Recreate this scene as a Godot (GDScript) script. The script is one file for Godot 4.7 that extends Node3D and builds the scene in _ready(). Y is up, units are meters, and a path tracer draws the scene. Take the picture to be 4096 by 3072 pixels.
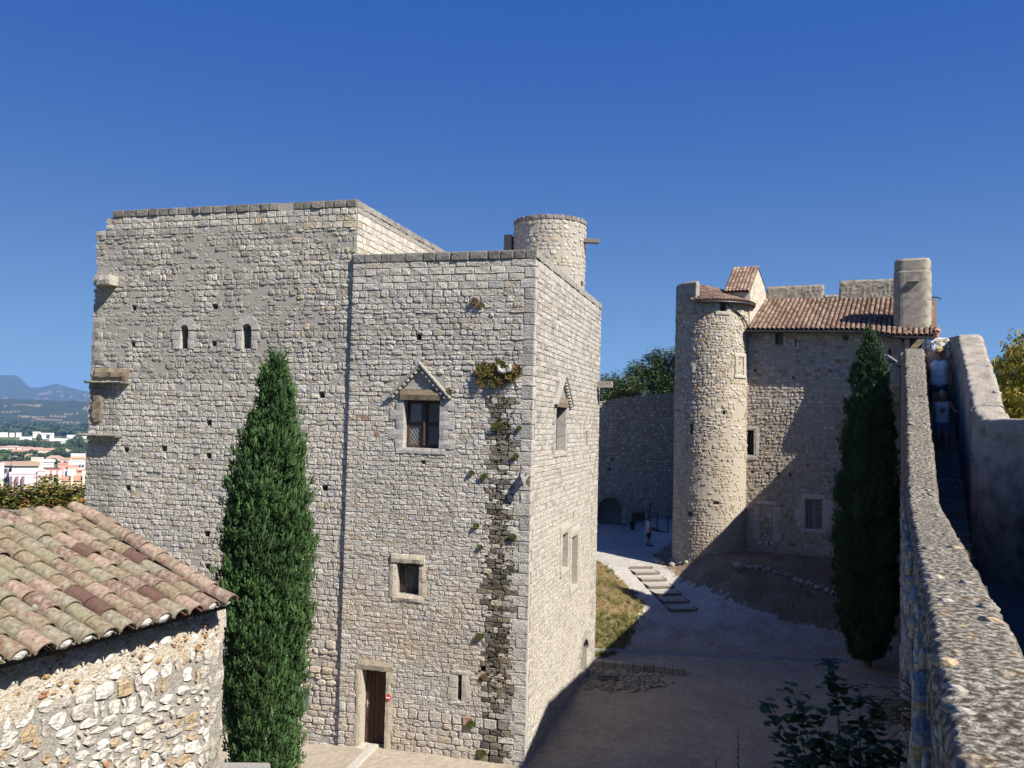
extends Node3D

# ---------------------------------------------------------------- helpers: meshes
class MB:
	var v := PackedVector3Array()
	var n := PackedVector3Array()
	var c := PackedColorArray()
	var t := PackedVector2Array()
	func tri(a: Vector3, b: Vector3, d: Vector3, col: Color) -> void:
		# a, b, d run counter-clockwise seen from outside; stored clockwise as Godot wants
		var nn := (b - a).cross(d - a).normalized()
		v.append(a); v.append(d); v.append(b)
		n.append(nn); n.append(nn); n.append(nn)
		c.append(col); c.append(col); c.append(col)
	func quad(a: Vector3, b: Vector3, d: Vector3, e: Vector3, col: Color) -> void:
		tri(a, b, d, col); tri(a, d, e, col)
	func tris(a: Vector3, b: Vector3, d: Vector3, na: Vector3, nb: Vector3, nd: Vector3, ca: Color, cb: Color, cd: Color) -> void:
		v.append(a); v.append(d); v.append(b)
		n.append(na); n.append(nd); n.append(nb)
		c.append(ca); c.append(cd); c.append(cb)
	func box(o: Vector3, b: Basis, s: Vector3, col: Color, ch := 0.0) -> void:
		# box centred on o with half sides s / 2 along b, its edges chamfered by ch
		var h := s * 0.5
		if ch <= 0.0:
			var p := []
			for i in 8:
				p.append(o + b * Vector3(h.x * (1 if i & 1 else -1), h.y * (1 if i & 2 else -1), h.z * (1 if i & 4 else -1)))
			quad(p[4], p[5], p[7], p[6], col); quad(p[1], p[0], p[2], p[3], col)
			quad(p[5], p[1], p[3], p[7], col); quad(p[0], p[4], p[6], p[2], col)
			quad(p[6], p[7], p[3], p[2], col); quad(p[0], p[1], p[5], p[4], col)
			return
		var k := h - Vector3(ch, ch, ch)
		for ax in 3:
			var a1 := (ax + 1) % 3
			var a2 := (ax + 2) % 3
			for sg in [-1.0, 1.0]:
				var q := []
				for w in [[-1, -1], [1, -1], [1, 1], [-1, 1]]:
					var pt := Vector3.ZERO
					pt[ax] = sg * h[ax]; pt[a1] = w[0] * k[a1]; pt[a2] = w[1] * k[a2]
					q.append(o + b * pt)
				if sg > 0: quad(q[0], q[1], q[2], q[3], col)
				else: quad(q[3], q[2], q[1], q[0], col)
				for s2 in [-1.0, 1.0]:
					var e := []
					for w in [-1.0, 1.0]:
						var p1 := Vector3.ZERO
						var p2 := Vector3.ZERO
						p1[ax] = sg * h[ax]; p1[a1] = s2 * k[a1]; p1[a2] = w * k[a2]
						p2[ax] = sg * k[ax]; p2[a1] = s2 * h[a1]; p2[a2] = w * k[a2]
						e.append(o + b * p1); e.append(o + b * p2)
					if sg * s2 > 0: quad(e[0], e[1], e[3], e[2], col)
					else: quad(e[1], e[0], e[2], e[3], col)
		for i in 8:
			var sx := 1.0 if i & 1 else -1.0
			var sy := 1.0 if i & 2 else -1.0
			var sz := 1.0 if i & 4 else -1.0
			var A := o + b * Vector3(sx * h.x, sy * k.y, sz * k.z)
			var B := o + b * Vector3(sx * k.x, sy * h.y, sz * k.z)
			var D := o + b * Vector3(sx * k.x, sy * k.y, sz * h.z)
			if sx * sy * sz > 0: tri(A, B, D, col)
			else: tri(A, D, B, col)
	func tube(p: Array, r: Array, sides: int, col: Color, caps := true) -> void:
		var rings := []
		var dirs := []
		var ref := Vector3.UP
		for i in p.size():
			var d: Vector3 = (p[mini(i + 1, p.size() - 1)] - p[maxi(i - 1, 0)]).normalized()
			if i == 0: ref = Vector3.RIGHT if absf(d.y) > 0.9 else Vector3.UP
			var x := ref.cross(d).normalized()
			var y := d.cross(x)
			ref = y
			var ring := []
			var nd := []
			for k in sides:
				var a := TAU * k / sides
				var nn := x * cos(a) + y * sin(a)
				nd.append(nn); ring.append(p[i] + nn * r[i])
			rings.append(ring); dirs.append(nd)
		for i in p.size() - 1:
			for k in sides:
				var k2 := (k + 1) % sides
				tris(rings[i][k], rings[i][k2], rings[i + 1][k2], dirs[i][k], dirs[i][k2], dirs[i + 1][k2], col, col, col)
				tris(rings[i][k], rings[i + 1][k2], rings[i + 1][k], dirs[i][k], dirs[i + 1][k2], dirs[i + 1][k], col, col, col)
		if caps:
			for k in range(1, sides - 1):
				tri(rings[0][0], rings[0][k + 1], rings[0][k], col)
				var e := rings.size() - 1
				tri(rings[e][0], rings[e][k], rings[e][k + 1], col)
	func prism(poly: Array, f, d0: float, d1: float, col: Color, side: Variant = null) -> void:
		# a polygon (counter-clockwise in a frame's u, v) from depth d0 (back) to d1 (front)
		var sc: Color = side if side != null else col
		var idx := Geometry2D.triangulate_polygon(PackedVector2Array(poly))
		for i in range(0, idx.size(), 3):
			var a: Vector2 = poly[idx[i]]
			var b: Vector2 = poly[idx[i + 1]]
			var d: Vector2 = poly[idx[i + 2]]
			if (b - a).cross(d - a) < 0:
				var s := b; b = d; d = s
			tri(f.p(a.x, a.y, d1), f.p(b.x, b.y, d1), f.p(d.x, d.y, d1), col)
			tri(f.p(a.x, a.y, d0), f.p(d.x, d.y, d0), f.p(b.x, b.y, d0), col)
		for i in poly.size():
			var a: Vector2 = poly[i]
			var b: Vector2 = poly[(i + 1) % poly.size()]
			quad(f.p(a.x, a.y, d0), f.p(b.x, b.y, d0), f.p(b.x, b.y, d1), f.p(a.x, a.y, d1), sc)
	func mesh(off := Vector3.ZERO) -> ArrayMesh:
		var a := []
		a.resize(Mesh.ARRAY_MAX)
		var vv := v
		if off != Vector3.ZERO:
			vv = PackedVector3Array()
			vv.resize(v.size())
			for i in v.size(): vv[i] = v[i] - off
		a[Mesh.ARRAY_VERTEX] = vv
		a[Mesh.ARRAY_NORMAL] = n
		a[Mesh.ARRAY_COLOR] = c
		if t.size() == v.size() and t.size() > 0: a[Mesh.ARRAY_TEX_UV] = t
		var m := ArrayMesh.new()
		m.add_surface_from_arrays(Mesh.PRIMITIVE_TRIANGLES, a)
		return m

# a wall's own coordinates: u along it, v up, d out of it; with R > 0 it bends round a cylinder
class Frame:
	var o: Vector3
	var U: Vector3
	var V := Vector3.UP
	var N: Vector3
	var R := 0.0
	func _init(oo: Vector3, uu: Vector3, nn: Vector3, rr := 0.0) -> void:
		o = oo; U = uu; N = nn; R = rr
	func p(u: float, v: float, d: float) -> Vector3:
		if R > 0.0:
			var a := u / R
			return o + (N * cos(a) + U * sin(a)) * (R + d) + V * v
		return o + U * u + V * v + N * d
	func nrm(u: float) -> Vector3:
		if R > 0.0: return N * cos(u / R) + U * sin(u / R)
		return N
	func b() -> Basis:
		return Basis(U, V, N)

var EYE := Vector3(0, 9.5, 0)
var used := {}
var M := {}
var NZ := FastNoiseLite.new()
var NF := FastNoiseLite.new()

func numbered(called: String) -> String:
	var k: int = used.get(called, 0)
	used[called] = k + 1
	return called if k == 0 else "%s_%03d" % [called, k]

func thing(called: String, label: String, category: String, at := Vector3.ZERO, group := "") -> Node3D:
	var o := Node3D.new()
	o.name = numbered(called)
	add_child(o, true)
	o.position = at
	tag(o, label, category, group)
	return o

func tag(o: Node3D, label: String, category: String, group := "") -> Node3D:
	o.set_meta("label", label)
	o.set_meta("category", category)
	if group: o.set_meta("group", group)
	return o

func base_of(n: Node) -> Vector3:
	var s := Vector3.ZERO
	while n is Node3D and n != self:
		s += n.position
		n = n.get_parent()
	return s

func part(mb: MB, called: String, mat: Material, parent: Node3D, label := "") -> MeshInstance3D:
	var o := MeshInstance3D.new()
	o.mesh = mb.mesh(base_of(parent))
	o.material_override = null
	o.mesh.surface_set_material(0, mat)
	o.name = called
	parent.add_child(o, true)
	if label: o.set_meta("label", label)
	return o

func solo(mb: MB, called: String, mat: Material, label: String, category: String, at: Vector3, group := "") -> MeshInstance3D:
	var o := MeshInstance3D.new()
	o.mesh = mb.mesh(at)
	o.mesh.surface_set_material(0, mat)
	o.name = numbered(called)
	add_child(o, true)
	o.position = at
	tag(o, label, category, group)
	return o

func struct(mb: MB, called: String, mat: Material) -> MeshInstance3D:
	var o := MeshInstance3D.new()
	o.mesh = mb.mesh()
	o.mesh.surface_set_material(0, mat)
	o.name = called
	add_child(o, true)
	o.set_meta("kind", "structure")
	return o

func scatter(called: String, mesh: Mesh, xf: Array, cols: Array, parent: Node3D) -> MultiMeshInstance3D:
	var mm := MultiMesh.new()
	mm.transform_format = MultiMesh.TRANSFORM_3D
	mm.use_colors = true
	mm.mesh = mesh
	mm.instance_count = xf.size()
	for i in xf.size():
		mm.set_instance_transform(i, xf[i])
		mm.set_instance_color(i, cols[i])
	var o := MultiMeshInstance3D.new()
	o.multimesh = mm
	o.name = called
	parent.add_child(o, true)
	o.set_meta("kind", "stuff")
	return o

# ---------------------------------------------------------------- helpers: materials
func noise_tex(freq: float, octaves: int, ramp: Array, sz := 512, sd := 1, typ := FastNoiseLite.TYPE_SIMPLEX_SMOOTH, normal := 0.0) -> NoiseTexture2D:
	var f := FastNoiseLite.new()
	f.seed = sd
	f.noise_type = typ
	f.frequency = freq
	f.fractal_octaves = octaves
	f.fractal_gain = 0.6
	var t := NoiseTexture2D.new()
	t.width = sz; t.height = sz
	t.seamless = true
	t.noise = f
	if normal > 0.0:
		t.as_normal_map = true
		t.bump_strength = normal
	elif ramp.size():
		var g := Gradient.new()
		var offs := PackedFloat32Array()
		var cs := PackedColorArray()
		for r in ramp:
			offs.append(r[0]); cs.append(r[1])
		g.offsets = offs; g.colors = cs
		t.color_ramp = g
	return t

func grey(x: float) -> Color: return Color(x, x, x)

func mat(called: String, col: Color, rough := 0.95, tex: Texture2D = null, nrm: Texture2D = null, scale := 1.0, ns := 1.0, vc := true) -> StandardMaterial3D:
	var m := StandardMaterial3D.new()
	m.resource_name = called
	m.albedo_color = col
	m.vertex_color_use_as_albedo = vc
	m.roughness = rough
	m.metallic_specular = 0.3
	if tex:
		m.albedo_texture = tex
	if nrm:
		m.normal_enabled = true
		m.normal_texture = nrm
		m.normal_scale = ns
	if tex or nrm:
		m.uv1_triplanar = true
		m.uv1_world_triplanar = true
		m.uv1_scale = Vector3.ONE * scale
	M[called] = m
	return m

func lin(r: float, g: float, b: float) -> Color: return Color(r, g, b).linear_to_srgb()

func make_materials() -> void:
	NZ.seed = 11; NZ.frequency = 0.35; NZ.fractal_octaves = 4
	NF.seed = 23; NF.frequency = 1.6; NF.fractal_octaves = 3
	var grain := noise_tex(0.02, 5, [[0.0, grey(0.42)], [0.30, grey(0.72)], [0.45, grey(0.90)], [0.62, grey(0.98)], [1.0, grey(1.0)]], 1024, 3)
	var grain2 := noise_tex(0.05, 4, [[0.0, grey(0.55)], [0.4, grey(0.85)], [0.7, grey(1.0)], [1.0, grey(1.0)]], 512, 8)
	var bumpy := noise_tex(0.03, 5, [], 512, 5, FastNoiseLite.TYPE_SIMPLEX_SMOOTH, 6.0)
	var fine := noise_tex(0.09, 4, [], 512, 6, FastNoiseLite.TYPE_SIMPLEX_SMOOTH, 5.0)
	mat("stone", Color.WHITE, 0.95, grain, bumpy, 0.9, 1.6)
	mat("mortar", Color.WHITE, 1.0, grain2, fine, 0.9, 1.0)
	mat("dressed", Color.WHITE, 0.9, grain, fine, 0.8, 0.6)
	var plaster_t := noise_tex(0.012, 5, [[0.0, grey(0.66)], [0.35, grey(0.84)], [0.55, grey(0.95)], [1.0, grey(1.0)]], 512, 31)
	mat("plaster", Color.WHITE, 0.95, plaster_t, fine, 0.35, 0.7)
	var lich := noise_tex(0.026, 6, [[0.0, Color(0.30, 0.29, 0.275)], [0.34, Color(0.42, 0.41, 0.39)], [0.44, Color(0.58, 0.565, 0.545)], [0.53, Color(0.70, 0.69, 0.665)], [0.60, Color(0.80, 0.79, 0.765)], [0.70, Color(0.92, 0.91, 0.89)], [1.0, Color(0.95, 0.94, 0.92)]], 1024, 41)
	mat("lichen", lin(0.8, 0.8, 0.8), 1.0, lich, fine, 0.6, 0.7)
	mat("gravel", Color.WHITE, 1.0, noise_tex(0.16, 4, [[0.0, grey(0.5)], [0.45, grey(0.82)], [0.6, grey(0.95)], [1.0, grey(1.0)]], 1024, 51), noise_tex(0.14, 4, [], 1024, 52, FastNoiseLite.TYPE_SIMPLEX_SMOOTH, 6.0), 0.4, 1.0)
	mat("earth", Color.WHITE, 1.0, noise_tex(0.06, 5, [[0.0, grey(0.4)], [0.45, grey(0.75)], [0.7, grey(1.0)], [1.0, grey(1.0)]], 1024, 53), bumpy, 0.35, 1.4)
	mat("wood", Color.WHITE, 0.8, noise_tex(0.03, 4, [[0.0, grey(0.5)], [0.5, grey(0.85)], [1.0, grey(1.0)]], 256, 61), fine, 2.5, 0.6)
	mat("metal", Color.WHITE, 0.5, null, null)
	M.metal.metallic = 0.6
	mat("zinc", Color.WHITE, 0.45, grain, null, 1.0)
	M.zinc.metallic = 0.7
	mat("paint", Color.WHITE, 0.6, null, null)
	mat("skin", Color.WHITE, 0.6, null, null)
	mat("cloth", Color.WHITE, 0.9, null, noise_tex(0.2, 2, [], 256, 71, FastNoiseLite.TYPE_SIMPLEX_SMOOTH, 3.0), 3.0, 0.5)
	mat("hair", Color.WHITE, 0.7, null, null)
	mat("leaf", Color.WHITE, 0.6, null, null)
	M.leaf.backlight = lin(0.05, 0.08, 0.015)
	M.leaf.backlight_enabled = true
	mat("needle", Color.WHITE, 0.75, null, null)
	mat("bark", Color.WHITE, 1.0, grain2, bumpy, 2.0, 1.5)
	mat("far", Color.WHITE, 1.0, null, null)
	mat("hill", Color.WHITE, 1.0, noise_tex(0.03, 5, [[0.0, grey(0.35)], [0.5, grey(0.7)], [1.0, grey(1.0)]], 512, 81), null, 0.004)
	var g := StandardMaterial3D.new()
	g.resource_name = "glass"
	g.albedo_color = Color(0.75, 0.8, 0.8, 0.12)
	g.transparency = BaseMaterial3D.TRANSPARENCY_ALPHA
	g.roughness = 0.06
	M.glass = g
	# terracotta: each tone a material of its own, mottled with lichen
	for k in 7:
		var a: Color = [Color(0.600, 0.499, 0.442), Color(0.599, 0.534, 0.462), Color(0.555, 0.468, 0.425), Color(0.597, 0.561, 0.489), Color(0.652, 0.558, 0.501), Color(0.487, 0.372, 0.343), Color(0.588, 0.552, 0.494)][k]
		var b: Color = [Color(0.600, 0.615, 0.528), Color(0.582, 0.603, 0.502), Color(0.648, 0.612, 0.562), Color(0.602, 0.623, 0.522), Color(0.690, 0.661, 0.603), Color(0.385, 0.335, 0.313), Color(0.619, 0.626, 0.554)][k]
		var t := noise_tex(0.022, 5, [[0.0, a.darkened(0.45)], [0.3, a.darkened(0.12)], [0.48, a], [0.58, a.lerp(b, 0.7)], [0.72, b], [0.86, b.lightened(0.2)], [1.0, Color(0.8, 0.78, 0.72)]], 256, 90 + k)
		mat("tile%d" % k, Color(0.84, 0.83, 0.82), 1.0, t, fine, 2.6, 0.8, false)
	for k in 6:
		var a: Color = [Color(0.52, 0.43, 0.38), Color(0.59, 0.51, 0.45), Color(0.46, 0.37, 0.33), Color(0.63, 0.56, 0.49), Color(0.51, 0.44, 0.39), Color(0.57, 0.46, 0.41)][k]
		mat("old_tile%d" % k, a, 0.95, grain2, fine, 1.2, 0.6, false)

# ---------------------------------------------------------------- helpers: masonry
# a course by course wall; every stone is kept as [outline in u, v; how far it stands out; colour; frame; how large it shows]
func courses(list: Array, fr: Frame, u0: float, u1: float, v0: float, v1: float, ch: Vector2, cw: Vector2, holes: Array, rng: RandomNumberGenerator, colf: Callable, opt := {}) -> void:
	var gap: float = opt.get("gap", 0.02)
	var jit: float = opt.get("jit", 0.012)
	var proud: float = opt.get("proud", 0.022)
	var shrink: float = opt.get("shrink", 0.0)
	var wob: float = opt.get("wob", 0.0)
	var e0: float = opt.get("edge0", 0.0)
	var e1: float = opt.get("edge1", 0.0)
	var v := v0
	while v < v1 - 0.03:
		var h := rng.randf_range(ch.x, ch.y)
		if v1 - v - h < ch.x * 0.7: h = v1 - v
		var segs := [[u0 - rng.randf() * e0, u1 + rng.randf() * e1, v, v + h]]
		for H in holes:
			var nx := []
			for s in segs:
				if s[1] <= H[0] or s[0] >= H[2] or s[3] <= H[1] + 0.005 or s[2] >= H[3] - 0.005:
					nx.append(s); continue
				if s[0] < H[0]: nx.append([s[0], H[0], s[2], s[3]])
				if s[1] > H[2]: nx.append([H[2], s[1], s[2], s[3]])
				var a := maxf(s[0], H[0])
				var b := minf(s[1], H[2])
				if H[1] - s[2] > 0.05: nx.append([a, b, s[2], H[1]])
				if s[3] - H[3] > 0.05: nx.append([a, b, H[3], s[3]])
			segs = nx
		for s in segs:
			var u: float = s[0]
			while u < s[1] - 0.02:
				var w := rng.randf_range(cw.x, cw.y)
				if s[1] - u - w < cw.x * 0.7: w = s[1] - u
				var col: Color = colf.call(u + w * 0.5, (s[2] + s[3]) * 0.5, rng)
				if col.a > 0.0:
					var g := gap * 0.5
					var x0 := u + g + rng.randf() * shrink * w
					var x1 := u + w - g - rng.randf() * shrink * w
					var sh: float = s[3] - s[2]
					var y0: float = s[2] + g + rng.randf() * shrink * sh
					var y1: float = s[3] - g - rng.randf() * shrink * sh
					var wv := wob * NZ.get_noise_2d(u * 3.0, v * 3.0)
					y0 += wv; y1 += wv
					var poly := PackedVector2Array()
					var cx := minf(0.3 * (x1 - x0), jit * 1.6)
					for q in [[x0 + cx * rng.randf(), y0 + rng.randf() * jit], [lerpf(x0, x1, 0.5), y0 - rng.randf() * jit * 0.4], [x1 - cx * rng.randf(), y0 + rng.randf() * jit], [x1 + rng.randf_range(-1, 0.4) * jit, lerpf(y0, y1, 0.5)], [x1 - cx * rng.randf(), y1 - rng.randf() * jit], [lerpf(x0, x1, 0.5), y1 + rng.randf() * jit * 0.4], [x0 + cx * rng.randf(), y1 - rng.randf() * jit], [x0 + rng.randf_range(-0.4, 1) * jit, lerpf(y0, y1, 0.5)]]:
						poly.append(Vector2(q[0], q[1]))
					var pr := proud * rng.randf_range(0.25, 1.2)
					if rng.randf() < opt.get("lost", 0.0):
						pr = 0.001
						col = Color(col.r * 0.88, col.g * 0.87, col.b * 0.84)
					if col.a < 0.6: pr = 0.003
					keep_stone(list, fr, poly, pr, col, (x1 - x0) * (y1 - y0))
				u += w
		v += h

func keep_stone(list: Array, fr: Frame, poly: PackedVector2Array, pr: float, col: Color, area: float) -> void:
	var ce := poly[0].lerp(poly[poly.size() / 2], 0.5)
	var P := fr.p(ce.x, ce.y, 0)
	var to := EYE - P
	var score := area * maxf(0.0, to.normalized().dot(fr.nrm(ce.x))) / to.length_squared()
	list.append([score, poly, pr, col, fr])

func emit_stone(mb: MB, s: Array, rng: RandomNumberGenerator) -> void:
	var poly: PackedVector2Array = s[1]
	var pr: float = s[2]
	var col: Color = s[3]
	var fr: Frame = s[4]
	var k := poly.size()
	var ce := Vector2.ZERO
	for q in poly: ce += q
	ce /= k
	var dark := Color(col.r * 0.86, col.g * 0.85, col.b * 0.83)
	var back := []
	var rim := []
	var cap := []
	var rough := 0.010
	for q in poly:
		back.append(fr.p(q.x, q.y, -0.05))
		rim.append(fr.p(q.x, q.y, pr * 0.6 + rng.randf_range(-0.3, 0.3) * rough))
		var e := ce.lerp(q, rng.randf_range(0.80, 0.93))
		cap.append(fr.p(e.x, e.y, pr + rng.randf_range(-1, 1) * rough))
	var m := fr.p(ce.x + rng.randf_range(-0.01, 0.01), ce.y + rng.randf_range(-0.01, 0.01), pr + rng.randf_range(-0.8, 1.4) * rough)
	for i in k:
		var j := (i + 1) % k
		mb.quad(back[i], back[j], rim[j], rim[i], dark)
		mb.quad(rim[i], rim[j], cap[j], cap[i], col)
		mb.tri(cap[i], cap[j], m, col)

# the stones that show largest become parts of their own, the rest one joined part
func lay(list: Array, parent: Node3D, matl: Material, rng: RandomNumberGenerator, limit := 300) -> void:
	list.sort_custom(func(a, b): return a[0] > b[0])
	var rest := MB.new()
	for i in list.size():
		if i < limit:
			var mb := MB.new()
			emit_stone(mb, list[i], rng)
			part(mb, "stone", matl, parent)
		else:
			emit_stone(rest, list[i], rng)
	if rest.v.size():
		part(rest, "stonework", matl, parent).set_meta("kind", "stuff")

# the mortar face of a wall with real openings: holes are [u0, v0, u1, v1, depth]; depth 0 leaves the wall closed there
func wall_face(mb: MB, fr: Frame, u0: float, u1: float, v0: float, v1: float, holes: Array, col: Color, reveal: Color, d := -0.004, colf: Variant = null, stepv := 3.0) -> void:
	var us := [u0, u1]
	var vs := [v0, v1]
	var open := holes.filter(func(h): return h.size() > 4 and h[4] > 0.0)
	for h in open:
		for x in [h[0], h[2]]:
			if x > u0 and x < u1 and not us.has(x): us.append(x)
		for y in [h[1], h[3]]:
			if y > v0 and y < v1 and not vs.has(y): vs.append(y)
	var stepu := 0.35 if fr.R > 0 else 3.0
	if colf != null: stepu = stepv
	us.sort(); vs.sort()
	var fv := []
	for i in vs.size() - 1:
		var k := int(ceil((vs[i + 1] - vs[i]) / stepv))
		for j in k: fv.append(lerpf(vs[i], vs[i + 1], float(j) / k))
	fv.append(vs[vs.size() - 1])
	vs = fv
	var fu := []
	for i in us.size() - 1:
		var k := int(ceil((us[i + 1] - us[i]) / stepu))
		for j in k: fu.append(lerpf(us[i], us[i + 1], float(j) / k))
	fu.append(us[us.size() - 1])
	for i in fu.size() - 1:
		for j in vs.size() - 1:
			var cu: float = (fu[i] + fu[i + 1]) * 0.5
			var cv: float = (vs[j] + vs[j + 1]) * 0.5
			var hit := false
			for h in open:
				if cu > h[0] and cu < h[2] and cv > h[1] and cv < h[3]: hit = true
			if not hit:
				if colf != null:
					var q := []
					for w in [[i, j], [i + 1, j], [i + 1, j + 1], [i, j + 1]]:
						q.append(fr.p(fu[w[0]], vs[w[1]], d)); q.append(colf.call(fu[w[0]], vs[w[1]]))
					var nn := fr.nrm(cu)
					mb.tris(q[0], q[2], q[4], nn, nn, nn, q[1], q[3], q[5]); mb.tris(q[0], q[4], q[6], nn, nn, nn, q[1], q[5], q[7])
					continue
				mb.quad(fr.p(fu[i], vs[j], d), fr.p(fu[i + 1], vs[j], d), fr.p(fu[i + 1], vs[j + 1], d), fr.p(fu[i], vs[j + 1], d), col)
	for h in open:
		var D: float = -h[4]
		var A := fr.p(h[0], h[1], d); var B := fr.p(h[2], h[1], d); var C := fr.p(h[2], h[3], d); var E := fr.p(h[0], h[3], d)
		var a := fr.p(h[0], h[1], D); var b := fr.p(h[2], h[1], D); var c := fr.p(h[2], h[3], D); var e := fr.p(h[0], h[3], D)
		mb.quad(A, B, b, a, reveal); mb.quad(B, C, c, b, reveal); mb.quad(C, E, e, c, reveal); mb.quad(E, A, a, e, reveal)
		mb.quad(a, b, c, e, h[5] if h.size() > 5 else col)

func fbox(mb: MB, fr: Frame, u0: float, u1: float, v0: float, v1: float, d0: float, d1: float, col: Color, ch := 0.0) -> void:
	mb.box(fr.p((u0 + u1) * 0.5, (v0 + v1) * 0.5, (d0 + d1) * 0.5), fr.b(), Vector3(u1 - u0, v1 - v0, d1 - d0), col, ch)

# one dressed block, a little uneven
func block(fr: Frame, u0: float, u1: float, v0: float, v1: float, d0: float, d1: float, col: Color, rng: RandomNumberGenerator, rough := 0.006) -> MB:
	var mb := MB.new()
	var nu := maxi(2, int((u1 - u0) / 0.12))
	var nv := maxi(2, int((v1 - v0) / 0.12))
	var g := []
	for j in nv + 1:
		var row := []
		for i in nu + 1:
			var ed := (i == 0 or i == nu or j == 0 or j == nv)
			var d := d1 + rng.randf_range(-1, 1) * rough - (rough * 2.5 if ed else 0.0)
			row.append(fr.p(lerpf(u0, u1, float(i) / nu) + (rng.randf_range(-1, 1) * rough), lerpf(v0, v1, float(j) / nv) + rng.randf_range(-1, 1) * rough, d))
		g.append(row)
	for j in nv:
		for i in nu:
			mb.quad(g[j][i], g[j][i + 1], g[j + 1][i + 1], g[j + 1][i], col)
	for i in nu:
		mb.quad(fr.p(lerpf(u0, u1, float(i) / nu), v0, d0), fr.p(lerpf(u0, u1, float(i + 1) / nu), v0, d0), g[0][i + 1], g[0][i], col)
		mb.quad(g[nv][i], g[nv][i + 1], fr.p(lerpf(u0, u1, float(i + 1) / nu), v1, d0), fr.p(lerpf(u0, u1, float(i) / nu), v1, d0), col)
	for j in nv:
		mb.quad(g[j][nu], fr.p(u1, lerpf(v0, v1, float(j) / nv), d0), fr.p(u1, lerpf(v0, v1, float(j + 1) / nv), d0), g[j + 1][nu], col)
		mb.quad(fr.p(u0, lerpf(v0, v1, float(j) / nv), d0), g[j][0], g[j + 1][0], fr.p(u0, lerpf(v0, v1, float(j + 1) / nv), d0), col)
	return mb

# a lattice of lead bars and the pane behind it, under a frame part
func leaded_pane(parent: Node3D, fr: Frame, u0: float, u1: float, v0: float, v1: float, d: float, sp := 0.11) -> void:
	var g := MB.new()
	fbox(g, fr, u0, u1, v0, v1, d - 0.006, d, Color.WHITE)
	part(g, "pane", M.glass, parent)
	var mb := MB.new()
	var w := u1 - u0
	var h := v1 - v0
	var asp := 1.45
	for dirn in [1.0, -1.0]:
		var c := -h / asp
		while c < w + h / asp:
			# line u = c + dirn * v / asp (from the left for dirn 1, mirrored for -1)
			var pts := []
			for s in [0.0, 1.0]:
				pts.append(Vector2(c + s * h / asp, s * h))
			var a: Vector2 = pts[0]
			var b: Vector2 = pts[1]
			if a.x < 0: a = Vector2(0, -c * asp)
			if b.x > w: b = Vector2(w, (w - c) * asp)
			if a.x < w and b.x > 0 and b.y > a.y:
				if dirn < 0:
					a.x = w - a.x; b.x = w - b.x
				mb.tube([fr.p(u0 + a.x, v0 + a.y, d + 0.008), fr.p(u0 + b.x, v0 + b.y, d + 0.008)], [0.0065, 0.0065], 4, Color(0.22, 0.22, 0.215), false)
			c += sp
	part(mb, "lead_bars", M.metal, parent)

# ---------------------------------------------------------------- helpers: half-round roof tiles
func tile_mesh(r0: float, r1: float, length: float, th: float, sag := 1.0) -> ArrayMesh:
	# lies along +z (up the slope), lower and wider end at z = 0, hump towards +y
	var mb := MB.new()
	var k := 7
	var outer := [[], []]
	var inner := [[], []]
	for e in 2:
		var r: float = r0 if e == 0 else r1
		for i in k + 1:
			var a := PI * i / k
			outer[e].append([Vector3(-cos(a) * r, sin(a) * r * sag, e * length), Vector3(-cos(a), sin(a), 0)])
			inner[e].append(Vector3(-cos(a) * (r - th), sin(a) * (r - th) * sag, e * length))
	var w := Color.WHITE
	for i in k:
		mb.tris(outer[0][i][0], outer[1][i + 1][0], outer[0][i + 1][0], outer[0][i][1], outer[1][i + 1][1], outer[0][i + 1][1], w, w, w)
		mb.tris(outer[0][i][0], outer[1][i][0], outer[1][i + 1][0], outer[0][i][1], outer[1][i][1], outer[1][i + 1][1], w, w, w)
		mb.quad(outer[0][i][0], outer[0][i + 1][0], inner[0][i + 1], inner[0][i], w)
		mb.quad(inner[0][i], inner[0][i + 1], inner[1][i + 1], inner[1][i], w)
	return mb.mesh()

func set_mesh(parent: Node3D, called: String, mesh: Mesh, matl: Material, xf: Transform3D) -> MeshInstance3D:
	var o := MeshInstance3D.new()
	o.mesh = mesh
	o.material_override = matl
	o.name = called
	xf.origin -= base_of(parent)
	o.transform = xf
	parent.add_child(o, true)
	return o

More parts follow.
